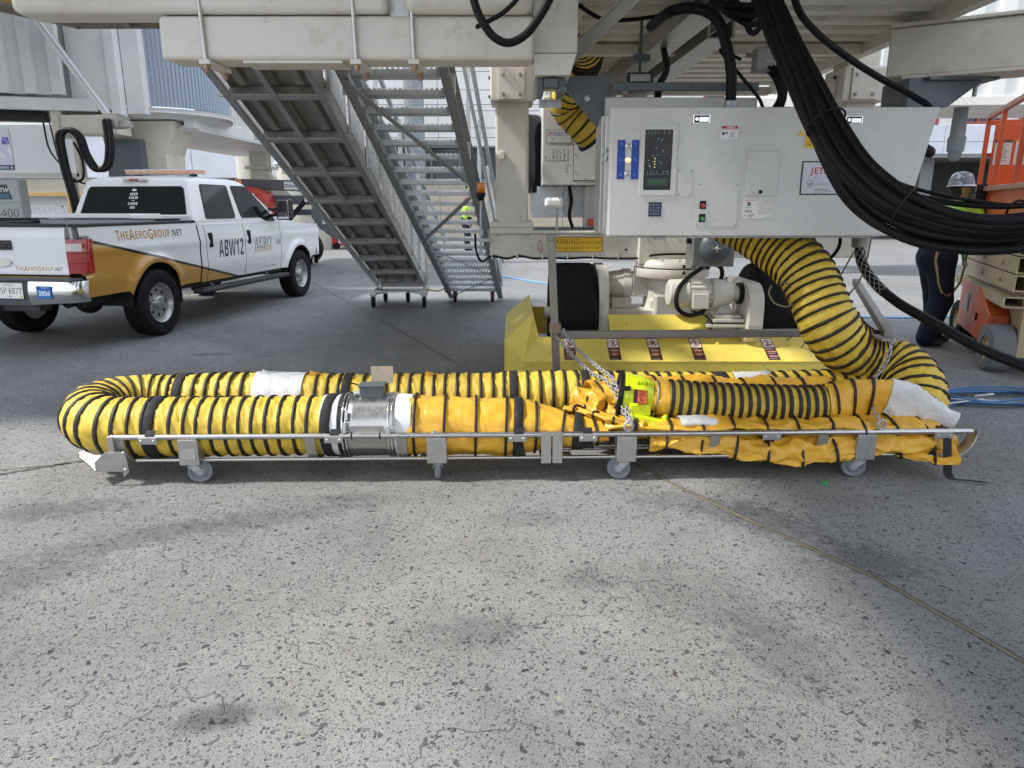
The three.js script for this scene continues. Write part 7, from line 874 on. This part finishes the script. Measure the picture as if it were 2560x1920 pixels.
  one('cable_run', 'pair of black cables running from the bundle down behind the cabinet at right', [[1.62, 2.86, -4.6], [1.7, 2.7, -4.65], [1.857, 2.619, -4.8], [2.131, 2.521, -5.0], [2.508, 2.396, -5.2], [2.75, 2.28, -5.2], [2.84, 2.18, -5.12], [2.85, 2.0, -5.2]], 0.022);
  one('cable_strand', 'black cable dropping from behind the gusset into the cabinet roof', [[1.24, 2.8, -6.3], [1.17, 2.55, -5.8], [1.04, 2.36, -5.4], [1.0, 2.2, -5.2]], 0.026, 50);
  // power lead with mesh grip
  const pl = thing('power_lead', 'heavy black power lead with wire mesh grip curving from cabinet to lower right', 'power lead', [2.5, 1.3, -5.2]);
  const pp = [[2.5, 1.34, -5.2], [2.5, 1.18, -5.15], [2.55, 1.03, -5.02], [2.64, 0.91, -4.85], [2.78, 0.8, -4.62], [2.93, 0.69, -4.4], [3.1, 0.61, -4.2], [3.4, 0.5, -3.95], [3.9, 0.3, -3.6], [4.5, 0.1, -3.2]];
  part(pl, 'lead', tube(pp, 0.033, 120, 14), M.cable); part(pl, 'marking_stripe', tube(pp.map(([x, y, z]) => [x + 0.006, y - 0.004, z + 0.029]), 0.0085, 120, 6), mat([0.13, 0.115, 0.06], 0.55));
  const gc = new THREE.CatmullRomCurve3(pp.map(V)), mesh = []; for (let k = 0; k < 12; k++) { const pts = []; for (let i = 0; i <= 26; i++) { const u = 0.012 + (i / 26) * 0.135, p = gc.getPointAt(u), T = gc.getTangentAt(u), X = new THREE.Vector3().crossVectors(T, new THREE.Vector3(0, 0, 1)).normalize(), Y = new THREE.Vector3().crossVectors(T, X), a = (k < 6 ? 1 : -1) * i * 0.3 + (k % 6) * 1.047; pts.push(p.addScaledVector(X, 0.036 * Math.cos(a)).addScaledVector(Y, 0.036 * Math.sin(a)).toArray()); } mesh.push(new THREE.TubeGeometry(new THREE.CatmullRomCurve3(pts.map(V)), 60, 0.0022, 4)); }
  part(pl, 'mesh_grip', mesh, M.satin);
  one('cable_strand', 'thin black cable looping under the right end of the white cabinet', [[2.0, 1.14, -5.6], [2.2, 1.12, -5.5], [2.36, 1.15, -5.4], [2.42, 1.25, -5.35], [2.4, 1.36, -5.3]], 0.013, 50);
}
// ---------- hoses and litter on the ground ----------
{
  const t = thing('water_hose_coil', 'tangled coil of blue and white hose on the concrete at right edge', 'hose coil', [3.7, 0, -5.6]);
  const r = rng(6); for (let k = 0; k < 7; k++) { const cx = 3.95 + 0.1 * (r() - 0.5), cz = -5.62 + 0.08 * (r() - 0.5), pts = []; for (let i = 0; i < 10; i++) { const a = (i / 10) * 2 * PI; pts.push([cx + (0.42 + 0.1 * r()) * Math.cos(a), 0.014 + 0.012 * k * (0.4 + 0.6 * r()), cz + (0.16 + 0.05 * r()) * Math.sin(a)]); } part(t, 'hose_turn', tube(pts, 0.0095, 90, 7, true), k % 4 === 3 ? M.whiteCord : M.blueHose); }
  part(t, 'hose_tail', tube([[3.6, 0.012, -5.5], [3.2, 0.012, -5.25], [2.8, 0.012, -5.12], [2.4, 0.012, -5.2]], 0.0095, 50, 7), M.blueHose);
  part(t, 'hose_tail', tube([[3.75, 0.06, -5.45], [3.4, 0.03, -5.4], [3.05, 0.012, -5.22], [2.7, 0.012, -5.16]], 0.007, 50, 7), M.whiteCord);
  part(t, 'hose_knot', [tube([[3.72, 0.07, -5.5], [3.8, 0.1, -5.45], [3.86, 0.08, -5.52], [3.78, 0.06, -5.56]], 0.009, 40, 7, true)], M.whiteCord);
  single('air_line', 'pale blue air line lying across the concrete behind the bogie', 'air line', tube([[-0.6, 0.012, -17], [0.3, 0.012, -15.2], [1.0, 0.012, -14.2], [2.4, 0.012, -12.5], [3.6, 0.014, -10.9], [4.5, 0.014, -10.2], [5.5, 0.014, -10.0], [7, 0.014, -10.2]], 0.024, 120, 8), mat([0.16, 0.32, 0.5], 0.45), [0, 0, -14]);
  single('rope_line', 'thin cord hanging down from the cabinet to the ground', 'cord', [tube([[2.66, 1.36, -5.35], [2.68, 1.0, -5.5], [2.6, 0.6, -6.0], [2.55, 0.3, -6.6], [2.5, 0.01, -7.2]], 0.007, 50, 6), tube([[2.6, 1.3, -5.4], [2.62, 0.8, -5.9], [2.66, 0.2, -6.5], [2.7, 0.01, -6.9]], 0.007, 50, 6)], mat([0.25, 0.24, 0.2], 0.7), [2.6, 0, -6]);
  single('bottle_cap', 'small green bottle cap lying on the concrete in front of the trolley', 'bottle cap', lathe([[0, 0.014], [0.014, 0.014], [0.016, 0.011], [0.016, 0]], [1.795, 0.002, -3.82], [1.795, 1, -3.82], 20), M.green, [1.795, 0, -3.82]);
}
// ---------- people: one continuous body each, clothing as children ----------
const smin = (a, b, k) => { const h = clamp(0.5 + (0.5 * (b - a)) / k); return lerp(b, a, h) - k * h * (1 - h); };
function capsule(p, a, b, ra, rb) { const bx = b[0] - a[0], by = b[1] - a[1], bz = b[2] - a[2], px = p[0] - a[0], py = p[1] - a[1], pz = p[2] - a[2], t = clamp((px * bx + py * by + pz * bz) / (bx * bx + by * by + bz * bz || 1e-9)); return Math.hypot(px - bx * t, py - by * t, pz - bz * t) - lerp(ra, rb, t); }
function sdfMesh(bones, lo, hi, cell, k = 0.03) {
  const size = Math.max(hi[0] - lo[0], hi[1] - lo[1], hi[2] - lo[2]), n = Math.min(150, Math.ceil(size / cell)), c = lo.map((v, i) => (v + hi[i]) / 2), half = size / 2;
  const mc = new MarchingCubes(n, undefined, false, false, 160000); mc.isolation = 0; mc.field.fill(-1);
  const at = (i) => ((i - n / 2) / (n / 2)) * half;
  const lim = [0, 1, 2].map((d) => (hi[d] - lo[d]) / 2 + 2 * cell);
  for (let z = 0; z < n; z++) { const Z = at(z); if (Math.abs(Z) > lim[2]) continue; for (let y = 0; y < n; y++) { const Y = at(y); if (Math.abs(Y) > lim[1]) continue; for (let x = 0; x < n; x++) { const X = at(x); if (Math.abs(X) > lim[0]) continue; const p = [c[0] + X, c[1] + Y, c[2] + Z]; let d = 9; for (const b of bones) d = smin(d, capsule(p, b[0], b[1], b[2], b[3]), b[4] ?? k); mc.field[x + y * n + z * n * n] = -d; } } }
  mc.update(); const q = mc.count, g = new THREE.BufferGeometry(), pos = mc.positionArray.slice(0, q * 3), nor = mc.normalArray.slice(0, q * 3);
  for (let i = 0; i < pos.length; i += 3) for (let d = 0; d < 3; d++) pos[i + d] = pos[i + d] * half + c[d];
  g.setAttribute('position', new THREE.BufferAttribute(pos, 3)); g.setAttribute('normal', new THREE.BufferAttribute(nor, 3)); g.computeVertexNormals();
  return mergeVertices(g.deleteAttribute('normal') && g, 1e-4);
}
const smooth = (g) => { g.computeVertexNormals(); return g; };
// pose in metres, facing +x, right side toward +z; J holds the joints
function person(label, base, J, cell, look, group) {
  const t = thing('person', label, 'person', base, group), skin = mat([0.36, 0.2, 0.13], 0.55), B = (a, b, ra, rb, k) => [J[a], J[b], ra, rb, k];
  const legs = ['R', 'L'].flatMap((s) => [B('hip' + s, 'knee' + s, 0.085, 0.06), B('knee' + s, 'ankle' + s, 0.06, 0.042)]), torso = [B('pelvis', 'waist', 0.13, 0.12, 0.06), B('waist', 'chest', 0.12, 0.14, 0.06), B('shR', 'shL', 0.075, 0.075, 0.06)], arms = ['R', 'L'].flatMap((s) => [B('sh' + s, 'el' + s, 0.055, 0.045), B('el' + s, 'wr' + s, 0.042, 0.03)]);
  const add = (p, ...o) => p.map((v, i) => v + o[i]), H = J.head, hd = [[add(H, -0.015, 0.03, 0), add(H, -0.02, 0.045, 0), 0.098, 0.095, 0.03], [add(H, 0.02, -0.02, 0), add(H, 0.035, -0.085, 0), 0.07, 0.04, 0.04], [add(H, 0.09, 0.0, 0), add(H, 0.105, -0.025, 0), 0.012, 0.016, 0.02], [add(H, 0.075, -0.062, -0.02), add(H, 0.075, -0.062, 0.02), 0.012, 0.012, 0.015], [add(H, -0.01, 0.01, 0.085), add(H, -0.012, -0.03, 0.083), 0.014, 0.012, 0.008], [add(H, -0.01, 0.01, -0.085), add(H, -0.012, -0.03, -0.083), 0.014, 0.012, 0.008]];
  const hand = (s) => { const w = J['wr' + s], d = V(J['wr' + s]).sub(V(J['el' + s])).normalize(), u = new THREE.Vector3(0, 0, s === 'R' ? -1 : 1), v = new THREE.Vector3().crossVectors(d, u).normalize(), P = (a, b, c) => V(w).addScaledVector(d, a).addScaledVector(u, b).addScaledVector(v, c).toArray(), o = [[P(0, 0, 0), P(0.07, 0, 0), 0.026, 0.03, 0.02]]; for (let k = 0; k < 4; k++) { const q = -0.03 + k * 0.02, l = [0.03, 0.036, 0.034, 0.026][k]; o.push([P(0.08, q * 0.8, 0), P(0.08 + l, q, 0.01), 0.0095, 0.009, 0.006], [P(0.08 + l, q, 0.01), P(0.08 + l * 1.7, q, 0.034), 0.009, 0.008, 0.004]); } o.push([P(0.02, 0.03, 0), P(0.055, 0.052, 0.01), 0.012, 0.01, 0.008], [P(0.055, 0.052, 0.01), P(0.085, 0.05, 0.026), 0.01, 0.008, 0.004]); return o; };
  const all = [...legs, ...torso, ...arms, B('chest', 'neck', 0.06, 0.052, 0.04), B('neck', 'head', 0.052, 0.055, 0.03), ...hd, ...(cell > 0.014 ? [] : [])];
  const bound = (bs, e = 0.03) => { const lo = [9e9, 9e9, 9e9], hi = [-9e9, -9e9, -9e9]; for (const b of bs) for (const p of [b[0], b[1]]) for (let i = 0; i < 3; i++) { lo[i] = Math.min(lo[i], p[i] - Math.max(b[2], b[3]) - e); hi[i] = Math.max(hi[i], p[i] + Math.max(b[2], b[3]) + e); } return [lo, hi]; };
  const geos = [smooth(sdfMesh(all, ...bound(all), cell))]; for (const s of ['R', 'L']) { const hb = hand(s); geos.push(smooth(sdfMesh(hb, ...bound(hb, 0.01), cell > 0.02 ? 0.008 : 0.004, 0.006))); }
  part(t, 'body', geos, skin);
  const fat = (bs, e) => bs.map((b) => [b[0], b[1], b[2] + e, b[3] + e, b[4]]);
  const tr = fat([...legs, B('pelvis', 'waist', 0.15, 0.125, 0.06)], 0.058); part(t, 'trousers', smooth(sdfMesh(tr, ...bound(tr), cell)), look.trousers);
  const st = fat([[J.waist, J.pelvis.map((v, i) => v + (i === 1 ? 0.06 : 0)), 0.135, 0.14, 0.06], ...torso.slice(1), ...arms.filter((_, i) => look.sleeves || i % 2 === 0)], 0.032); part(t, 'shirt', smooth(sdfMesh(st, ...bound(st), cell)), look.shirt);
  for (const s of ['R', 'L']) { const a = J['ankle' + s]; part(t, 'boot', smooth(sdfMesh([[add(a, 0, -0.0, 0), add(a, 0.01, -0.045, 0), 0.055, 0.05], [add(a, -0.03, -0.055, 0), add(a, 0.17, -0.062, 0), 0.043, 0.036]], [a[0] - 0.12, -0.01, a[2] - 0.1], [a[0] + 0.26, a[1] + 0.1, a[2] + 0.1], 0.01)), M.dark); }
  const hr = smooth(sdfMesh([[add(H, -0.035, 0.02, 0), add(H, -0.06, -0.07, 0), 0.095, 0.06, 0.03]], add(H, -0.2, -0.17, -0.15), add(H, 0.08, 0.13, 0.15), 0.012)); part(t, 'hair', hr, mat([0.015, 0.012, 0.01], 0.7));
  for (const s of [1, -1]) part(t, 'eye', new THREE.SphereGeometry(0.011, 10, 8).translate(...add(H, 0.083, 0.012, 0.032 * s)), mat([0.7, 0.68, 0.65], 0.3));
  return { t, add, B, fat, bound };
}
const hivis = mat([0.42, 0.72, 0.06], 0.65, 0, { bump: 'fabric', bumpS: 0.1, bs: 0.002 }), navy = mat([0.013, 0.018, 0.036], 0.8, 0, { map: 'cloth', mapS: 0.4, bump: 'rough', bumpS: 0.7, bs: 0.02, specularIntensity: 0.5 });
{
  const J = { pelvis: [4.78, 1.0, -8.1], waist: [4.8, 1.14, -8.1], chest: [4.86, 1.4, -8.1], neck: [4.9, 1.58, -8.1], head: [4.945, 1.735, -8.1], shR: [4.88, 1.5, -7.91], shL: [4.89, 1.5, -8.29], elR: [5.02, 1.36, -7.84], elL: [5.05, 1.36, -8.3], wrR: [5.02, 1.5, -7.62], wrL: [5.12, 1.48, -8.12], hipR: [4.78, 0.94, -8.0], hipL: [4.79, 0.94, -8.2], kneeR: [4.83, 0.52, -7.98], kneeL: [4.9, 0.52, -8.22], ankleR: [4.7, 0.1, -7.96], ankleL: [4.94, 0.1, -8.24] };
  J.wrR = [5.09, 1.57, -8.02]; J.elR = [5.0, 1.42, -7.84];
  const { t, add } = person('worker in lime shirt and dark trousers with patterned hard hat beside the orange lift', [4.8, 0, -8.1], J, 0.013, { trousers: navy, shirt: hivis, sleeves: true });
  const H = J.head, hat = part(t, 'hard_hat', [keep(lathe([[0.128, 0], [0.127, 0.03], [0.118, 0.075], [0.098, 0.115], [0.06, 0.14], [0, 0.15]], add(H, -0.01, 0.035, 0), add(H, -0.01, 1, 0), 36))], paint(256, 128, (x, W, Hh) => { x.fillStyle = '#777a80'; x.fillRect(0, 0, W, Hh); const r = rng(3); for (let k = 0; k < 70; k++) { x.fillStyle = ['#54575d', '#9a9da3', '#c3c5c9', '#44464c'][k % 4]; x.beginPath(); x.ellipse(r() * W, r() * Hh, 6 + 14 * r(), 3 + 5 * r(), r() * 3, 0, 7); x.fill(); } x.fillStyle = '#9c2f3a'; x.fillRect(60, 20, 22, 30); x.fillStyle = '#c8c0c4'; x.fillRect(170, 24, 30, 34); }));
  part(hat, 'brim', [lathe([[0.126, 0], [0.145, -0.006], [0.15, -0.012], [0.126, 0.008]], add(H, 0.0, 0.035, 0), add(H, 0, 1, 0), 36), box(0, 0.06, -0.008, 0.002, -0.07, 0.07, 0.004).translate(...add(H, 0.11, 0.033, 0))], mat([0.62, 0.62, 0.63], 0.35));
  part(t, 'glasses', [ring(0.024, 0.003, add(H, 0.092, 0.012, 0.034), [1, 0, 0.3], 16), ring(0.024, 0.003, add(H, 0.092, 0.012, -0.034), [1, 0, -0.3], 16), bar(add(H, 0.085, 0.014, 0.055), add(H, -0.01, 0.01, 0.095), 0.005, 0.008)], M.black);
  const strap = (pts, w, m, name = 'harness_strap') => part(t, name, pts.slice(0, -1).map((p, i) => bar(p, pts[i + 1], w, 0.008, 0.002, [1, 0.2, 0])), m);
  const lime = mat([0.1, 0.5, 0.04], 0.7), silver = mat([0.5, 0.52, 0.52], 0.4), tanM = mat([0.33, 0.26, 0.11], 0.7);
  strap([[4.83, 1.64, -7.96], [4.74, 1.45, -7.92], [4.66, 1.22, -7.98]], 0.045, silver, 'reflective_band'); strap([[4.93, 1.6, -7.93], [5.0, 1.42, -7.93], [4.96, 1.2, -7.94]], 0.045, silver, 'reflective_band');
  strap([[4.7, 1.56, -7.96], [4.64, 1.3, -8.0], [4.63, 1.12, -8.02]], 0.05, M.strap); strap([[4.9, 1.18, -7.89], [4.93, 1.04, -7.88], [4.95, 0.96, -7.87]], 0.05, lime);
  strap([[4.66, 1.1, -7.890], [4.655, 0.96, -7.9], [4.66, 0.86, -7.850]], 0.045, mat([0.4, 0.24, 0.13], 0.7), 'lanyard_pack'); strap([[4.66, 0.86, -7.850], [4.69, 0.72, -7.840], [4.74, 0.62, -7.840], [4.82, 0.585, -7.850], [4.9, 0.62, -7.9], [4.96, 0.74, -7.890], [4.99, 0.9, -7.910], [5.0, 1.04, -7.920]], 0.035, tanM, 'lanyard');
  part(t, 'buckle', box(4.925, 4.975, 0.92, 0.97, -7.87, -7.85, 0.006), M.zinc);
}
// two ground crew far behind the stairs
for (const [x, z, lab, sh] of [[-1.62, -26, 'far ground worker in lime vest seen between the lower stair treads', navy], [-0.42, -24, 'far ground worker in lime vest seen between stairs and lift column', navy]]) {
  const q = (dx, y, dz) => [x + dx, y, z + dz], J = { pelvis: q(0, 0.98, 0), waist: q(0, 1.12, 0), chest: q(0, 1.38, 0), neck: q(0, 1.55, 0), head: q(0.02, 1.69, 0), shR: q(0, 1.46, 0.19), shL: q(0, 1.46, -0.19), elR: q(-0.03, 1.17, 0.25), elL: q(-0.02, 1.17, -0.25), wrR: q(0.08, 0.95, 0.24), wrL: q(0.06, 0.95, -0.24), hipR: q(0, 0.92, 0.1), hipL: q(0, 0.92, -0.1), kneeR: q(0.03, 0.5, 0.11), kneeL: q(0.02, 0.5, -0.11), ankleR: q(0, 0.1, 0.12), ankleL: q(-0.03, 0.1, -0.12) };
  const { t } = person(lab, [x, 0, z], J, 0.026, { trousers: navy, shirt: hivis, sleeves: false }, 'ground crew behind the stairs'); part(t, 'cap', lathe([[0.115, 0], [0.11, 0.06], [0.07, 0.1], [0, 0.11]], q(0.01, 1.74, 0), q(0.01, 3, 0), 20), mat([0.2, 0.05, 0.04], 0.7));
}
// ---------- orange scissor lift (own frame: x across, -z away) ----------
{
  const t = thing('scissor_lift', 'orange and tan scissor lift with grey tyres parked at the right edge', 'scissor lift', [4.68, 0, -6.75], undefined, -0.395);
  const hole = (x0, x1, y0, y1, z0, z1, w = 0.012) => [box(x0, x1, y0, y0 + w, z0, z1), box(x0, x1, y1 - w, y1, z0, z1), box(x0, x0 + w, y0 + w, y1 - w, z0, z1), box(x1 - w, x1, y0 + w, y1 - w, z0, z1)];
  const tyreG = merge([lathe([[0.11, -0.1], [0.2, -0.105], [0.222, -0.09], [0.225, 0], [0.222, 0.09], [0.2, 0.105], [0.11, 0.1]], [0, 0, 0], [1, 0, 0], 40), [...Array(14).keys()].map((k) => box(-0.1, 0.1, 0.2235, 0.2275, -0.004, 0.004).rotateY(0.35).rotateX((k / 14) * 2 * PI))]), rimG = merge([lathe([[0, -0.06], [0.06, -0.075], [0.1, -0.05], [0.112, -0.09]], [0, 0, 0], [1, 0, 0], 28)]);
  for (const [x, z, m] of [[0.0, 0, M.greyRubber], [1.15, 0, M.greyRubber], [0.05, -1.95, M.rubber], [1.15, -1.95, M.rubber]]) { const w = piece(t, 'wheel', rimG, M.tan, [x, 0.225, z], x > 0.5 ? [0, PI, 0] : [0, 0.12, 0]); const ty = new THREE.Mesh(tyreG, m); ty.name = 'tyre'; w.add(ty); }
  part(t, 'chassis', [box(0.15, 1.05, 0.16, 0.3, -2.2, 0.12, 0.01), box(0.13, 0.2, 0.3, 0.75, -2.2, 0.12), box(1.0, 1.07, 0.3, 0.75, -2.2, 0.12), box(0.14, 0.36, 0.16, 0.7, 0.1, 0.14), box(0.36, 1.06, 0.18, 0.26, 0.1, 0.14), box(0.36, 1.06, 0.4, 0.45, 0.1, 0.14)], M.tan);
  part(t, 'battery_hood', prism([[-0.2, 0.2], [-1.75, 0.2], [-1.75, 0.72], [-0.75, 0.72], [-0.2, 0.5]].map(([z, y]) => [-z, y]), -0.06, 0.12, 0.012).rotateY(PI / 2), M.orange);
  part(t, 'hood_badge', [plate([-0.064, 0.5, -1.35], [0, 0, 0.12], [0, 0.09, 0], 0.003)], mat([0.5, 0.5, 0.48], 0.5));
  part(t, 'hood_latch', box(-0.075, -0.058, 0.38, 0.46, -0.75, -0.7, 0.004), M.black);
  part(t, 'side_channel', [box(-0.04, 0.2, 0.72, 0.735, -2.3, 0.2), box(-0.05, -0.03, 0.64, 0.735, -2.3, 0.2), box(-0.04, 0.2, 0.63, 0.645, -2.3, 0.2)], M.tan);
  for (let k = 0; k < 3; k++) for (const x of [0, 1.0]) {
    const y = 0.79 + k * 0.162, tb = part(t, 'scissor_arm', [...hole(x, x + 0.12, y, y + 0.15, -2.3, 0.28), box(x + 0.01, x + 0.11, y + 0.01, y + 0.14, -2.3, -0.12)], M.tan);
    for (const z of [-0.25, -1.1, -2.0]) part(tb, 'pivot_pin', cyl([x - 0.02, y + 0.075, z], [x + 0.14, y + 0.075, z], 0.025, 0.025, 14), M.tan);
    part(tb, 'cross_tube', cyl([x + 0.12, y + 0.1, 0.2], [x + (x ? -0.88 : 0.5), y + 0.1, 0.2], 0.035, 0.035, 16), M.tan);
  }
  part(t, 'rental_plate', plate([-0.004, 1.19, -0.35], [0, 0, 0.2], [0, 0.045, 0], -0.006), paint(320, 72, (x, W, H) => { x.fillStyle = '#d6d6d0'; x.fillRect(0, 0, W, H); txt(x, 'United Rentals', 175, 36, 42, '#23344f', 'sans-serif', 'bold', 250); x.beginPath(); x.arc(26, 36, 18, 0, 7); x.fillStyle = '#23344f'; x.fill(); }));
  part(t, 'deck_skirt', [box(-0.04, 0.0, 1.29, 1.72, -1.6, 0.62, 0.008), box(0.0, 1.2, 1.29, 1.72, 0.58, 0.62, 0.008), box(1.2, 1.24, 1.29, 1.72, -1.6, 0.62, 0.008), box(0, 1.2, 1.29, 1.33, -1.6, 0.58)], M.orange);
  part(t, 'toe_rail', bar([-0.06, 1.73, -1.7], [-0.06, 1.73, 0.62], 0.04, 0.05, 0.006), mat([0.45, 0.22, 0.15], 0.5));
  const post = (x, z) => part(t, 'rail_post', bar([x, 1.72, z], [x, 2.5, z], 0.045, 0.045, 0.006, [0, 0, 1]), M.orange);
  for (const z of [-1.65, -0.9, 0.0, 0.6]) post(-0.06, z); for (const z of [-1.65, -0.9, 0.6]) post(1.24, z); post(0.4, 0.6); post(0.8, 0.6); post(0.5, -1.65);
  for (const x of [-0.06, 1.24]) part(t, 'top_rail', bar([x, 2.5, -1.7], [x, 2.53, 0.64], 0.05, 0.05, 0.006), x < 0 ? mat([0.42, 0.2, 0.14], 0.5) : M.orange);
  part(t, 'mid_rail', bar([1.24, 2.12, -1.65], [1.24, 2.12, 0.6], 0.04, 0.04), M.orange); part(t, 'end_rail', [bar([-0.06, 2.44, -1.66], [1.24, 2.44, -1.66], 0.05, 0.05, 0.006), bar([-0.06, 2.1, -1.66], [1.24, 2.1, -1.66], 0.04, 0.04)], M.orange); part(t, 'end_rail', [bar([-0.06, 2.52, 0.6], [1.24, 2.52, 0.6], 0.05, 0.05, 0.006), bar([-0.06, 2.15, 0.6], [1.24, 2.15, 0.6], 0.045, 0.045, 0.006)], M.orange);
  part(t, 'infill_panel', box(0.0, 0.42, 1.73, 2.42, -1.62, -1.59, 0.006), M.orange); part(t, 'infill_panel', box(0.5, 1.18, 1.73, 2.3, 0.56, 0.58, 0.006), M.orange);
  const paper = (seed) => paint(96, 128, (x, W, H) => { x.fillStyle = '#cfc9c4'; x.fillRect(0, 0, W, H); x.fillStyle = seed % 2 ? '#c9a53a' : '#4a4a4e'; x.fillRect(0, 0, W, 14); const r = rng(seed); x.fillStyle = '#87827e'; for (let k = 0; k < 12; k++) x.fillRect(10, 24 + k * 8, 40 + r() * 36, 4); });
  part(t, 'placard', plate([0.1, 2.12, -1.588], [0.08, 0, 0], [0, 0.13, 0], 0.004), paper(2)); part(t, 'placard', plate([0.3, 2.12, -1.588], [0.09, 0, 0], [0, 0.13, 0], 0.004), paper(3)); part(t, 'placard', plate([-0.042, 1.5, -0.7], [0, 0, 0.16], [0, 0.12, 0], -0.004), paper(4)); part(t, 'placard', plate([0.5, 1.52, 0.621], [0.1, 0, 0], [0, 0.1, 0], 0.004), paper(6)); part(t, 'placard', plate([-0.042, 1.64, -0.2], [0, 0, 0.1], [0, 0.04, 0], -0.004), paper(8));
  const cb = part(t, 'control_box', box(0.06, 0.3, 1.95, 2.28, 0.0, 0.16, 0.03), mat([0.12, 0.13, 0.13], 0.5)); part(cb, 'control_panel', box(0.09, 0.27, 2.0, 2.2, 0.155, 0.165, 0.006), M.black); part(cb, 'stop_button', cyl([0.18, 2.04, 0.16], [0.18, 2.05, 0.2], 0.03, 0.034, 18), M.red); part(cb, 'stop_ring', cyl([0.18, 2.035, 0.16], [0.18, 2.04, 0.178], 0.045, 0.045, 18), mat([0.5, 0.42, 0.1], 0.4));
  part(t, 'hydraulic_block', [cyl([0.45, 0.55, 0.05], [0.45, 0.72, 0.05], 0.05, 0.05, 16), box(0.36, 0.56, 0.42, 0.55, -0.02, 0.1, 0.01)], mat([0.35, 0.12, 0.03], 0.5)); part(t, 'hydraulic_line', tube([[0.3, 0.5, 0.12], [0.2, 0.55, 0.16], [0.24, 0.6, 0.1], [0.4, 0.58, 0.1]], 0.012, 30, 6), M.black);
  part(t, 'ladder', [bar([0.62, 0.3, 0.3], [0.7, 1.28, 0.34], 0.03, 0.03), bar([1.0, 0.3, 0.3], [1.0, 1.28, 0.34], 0.03, 0.03), bar([0.64, 0.55, 0.31], [1.0, 0.55, 0.31], 0.03, 0.03), bar([0.66, 0.9, 0.32], [1.0, 0.9, 0.32], 0.03, 0.03)], M.orange);
  part(t, 'hanging_strap', bar([-0.09, 1.3, -1.3], [-0.09, 1.78, -1.3], 0.1, 0.03, 0.006, [0, 0, 1]), M.black);
}
renderer.render(scene, camera);
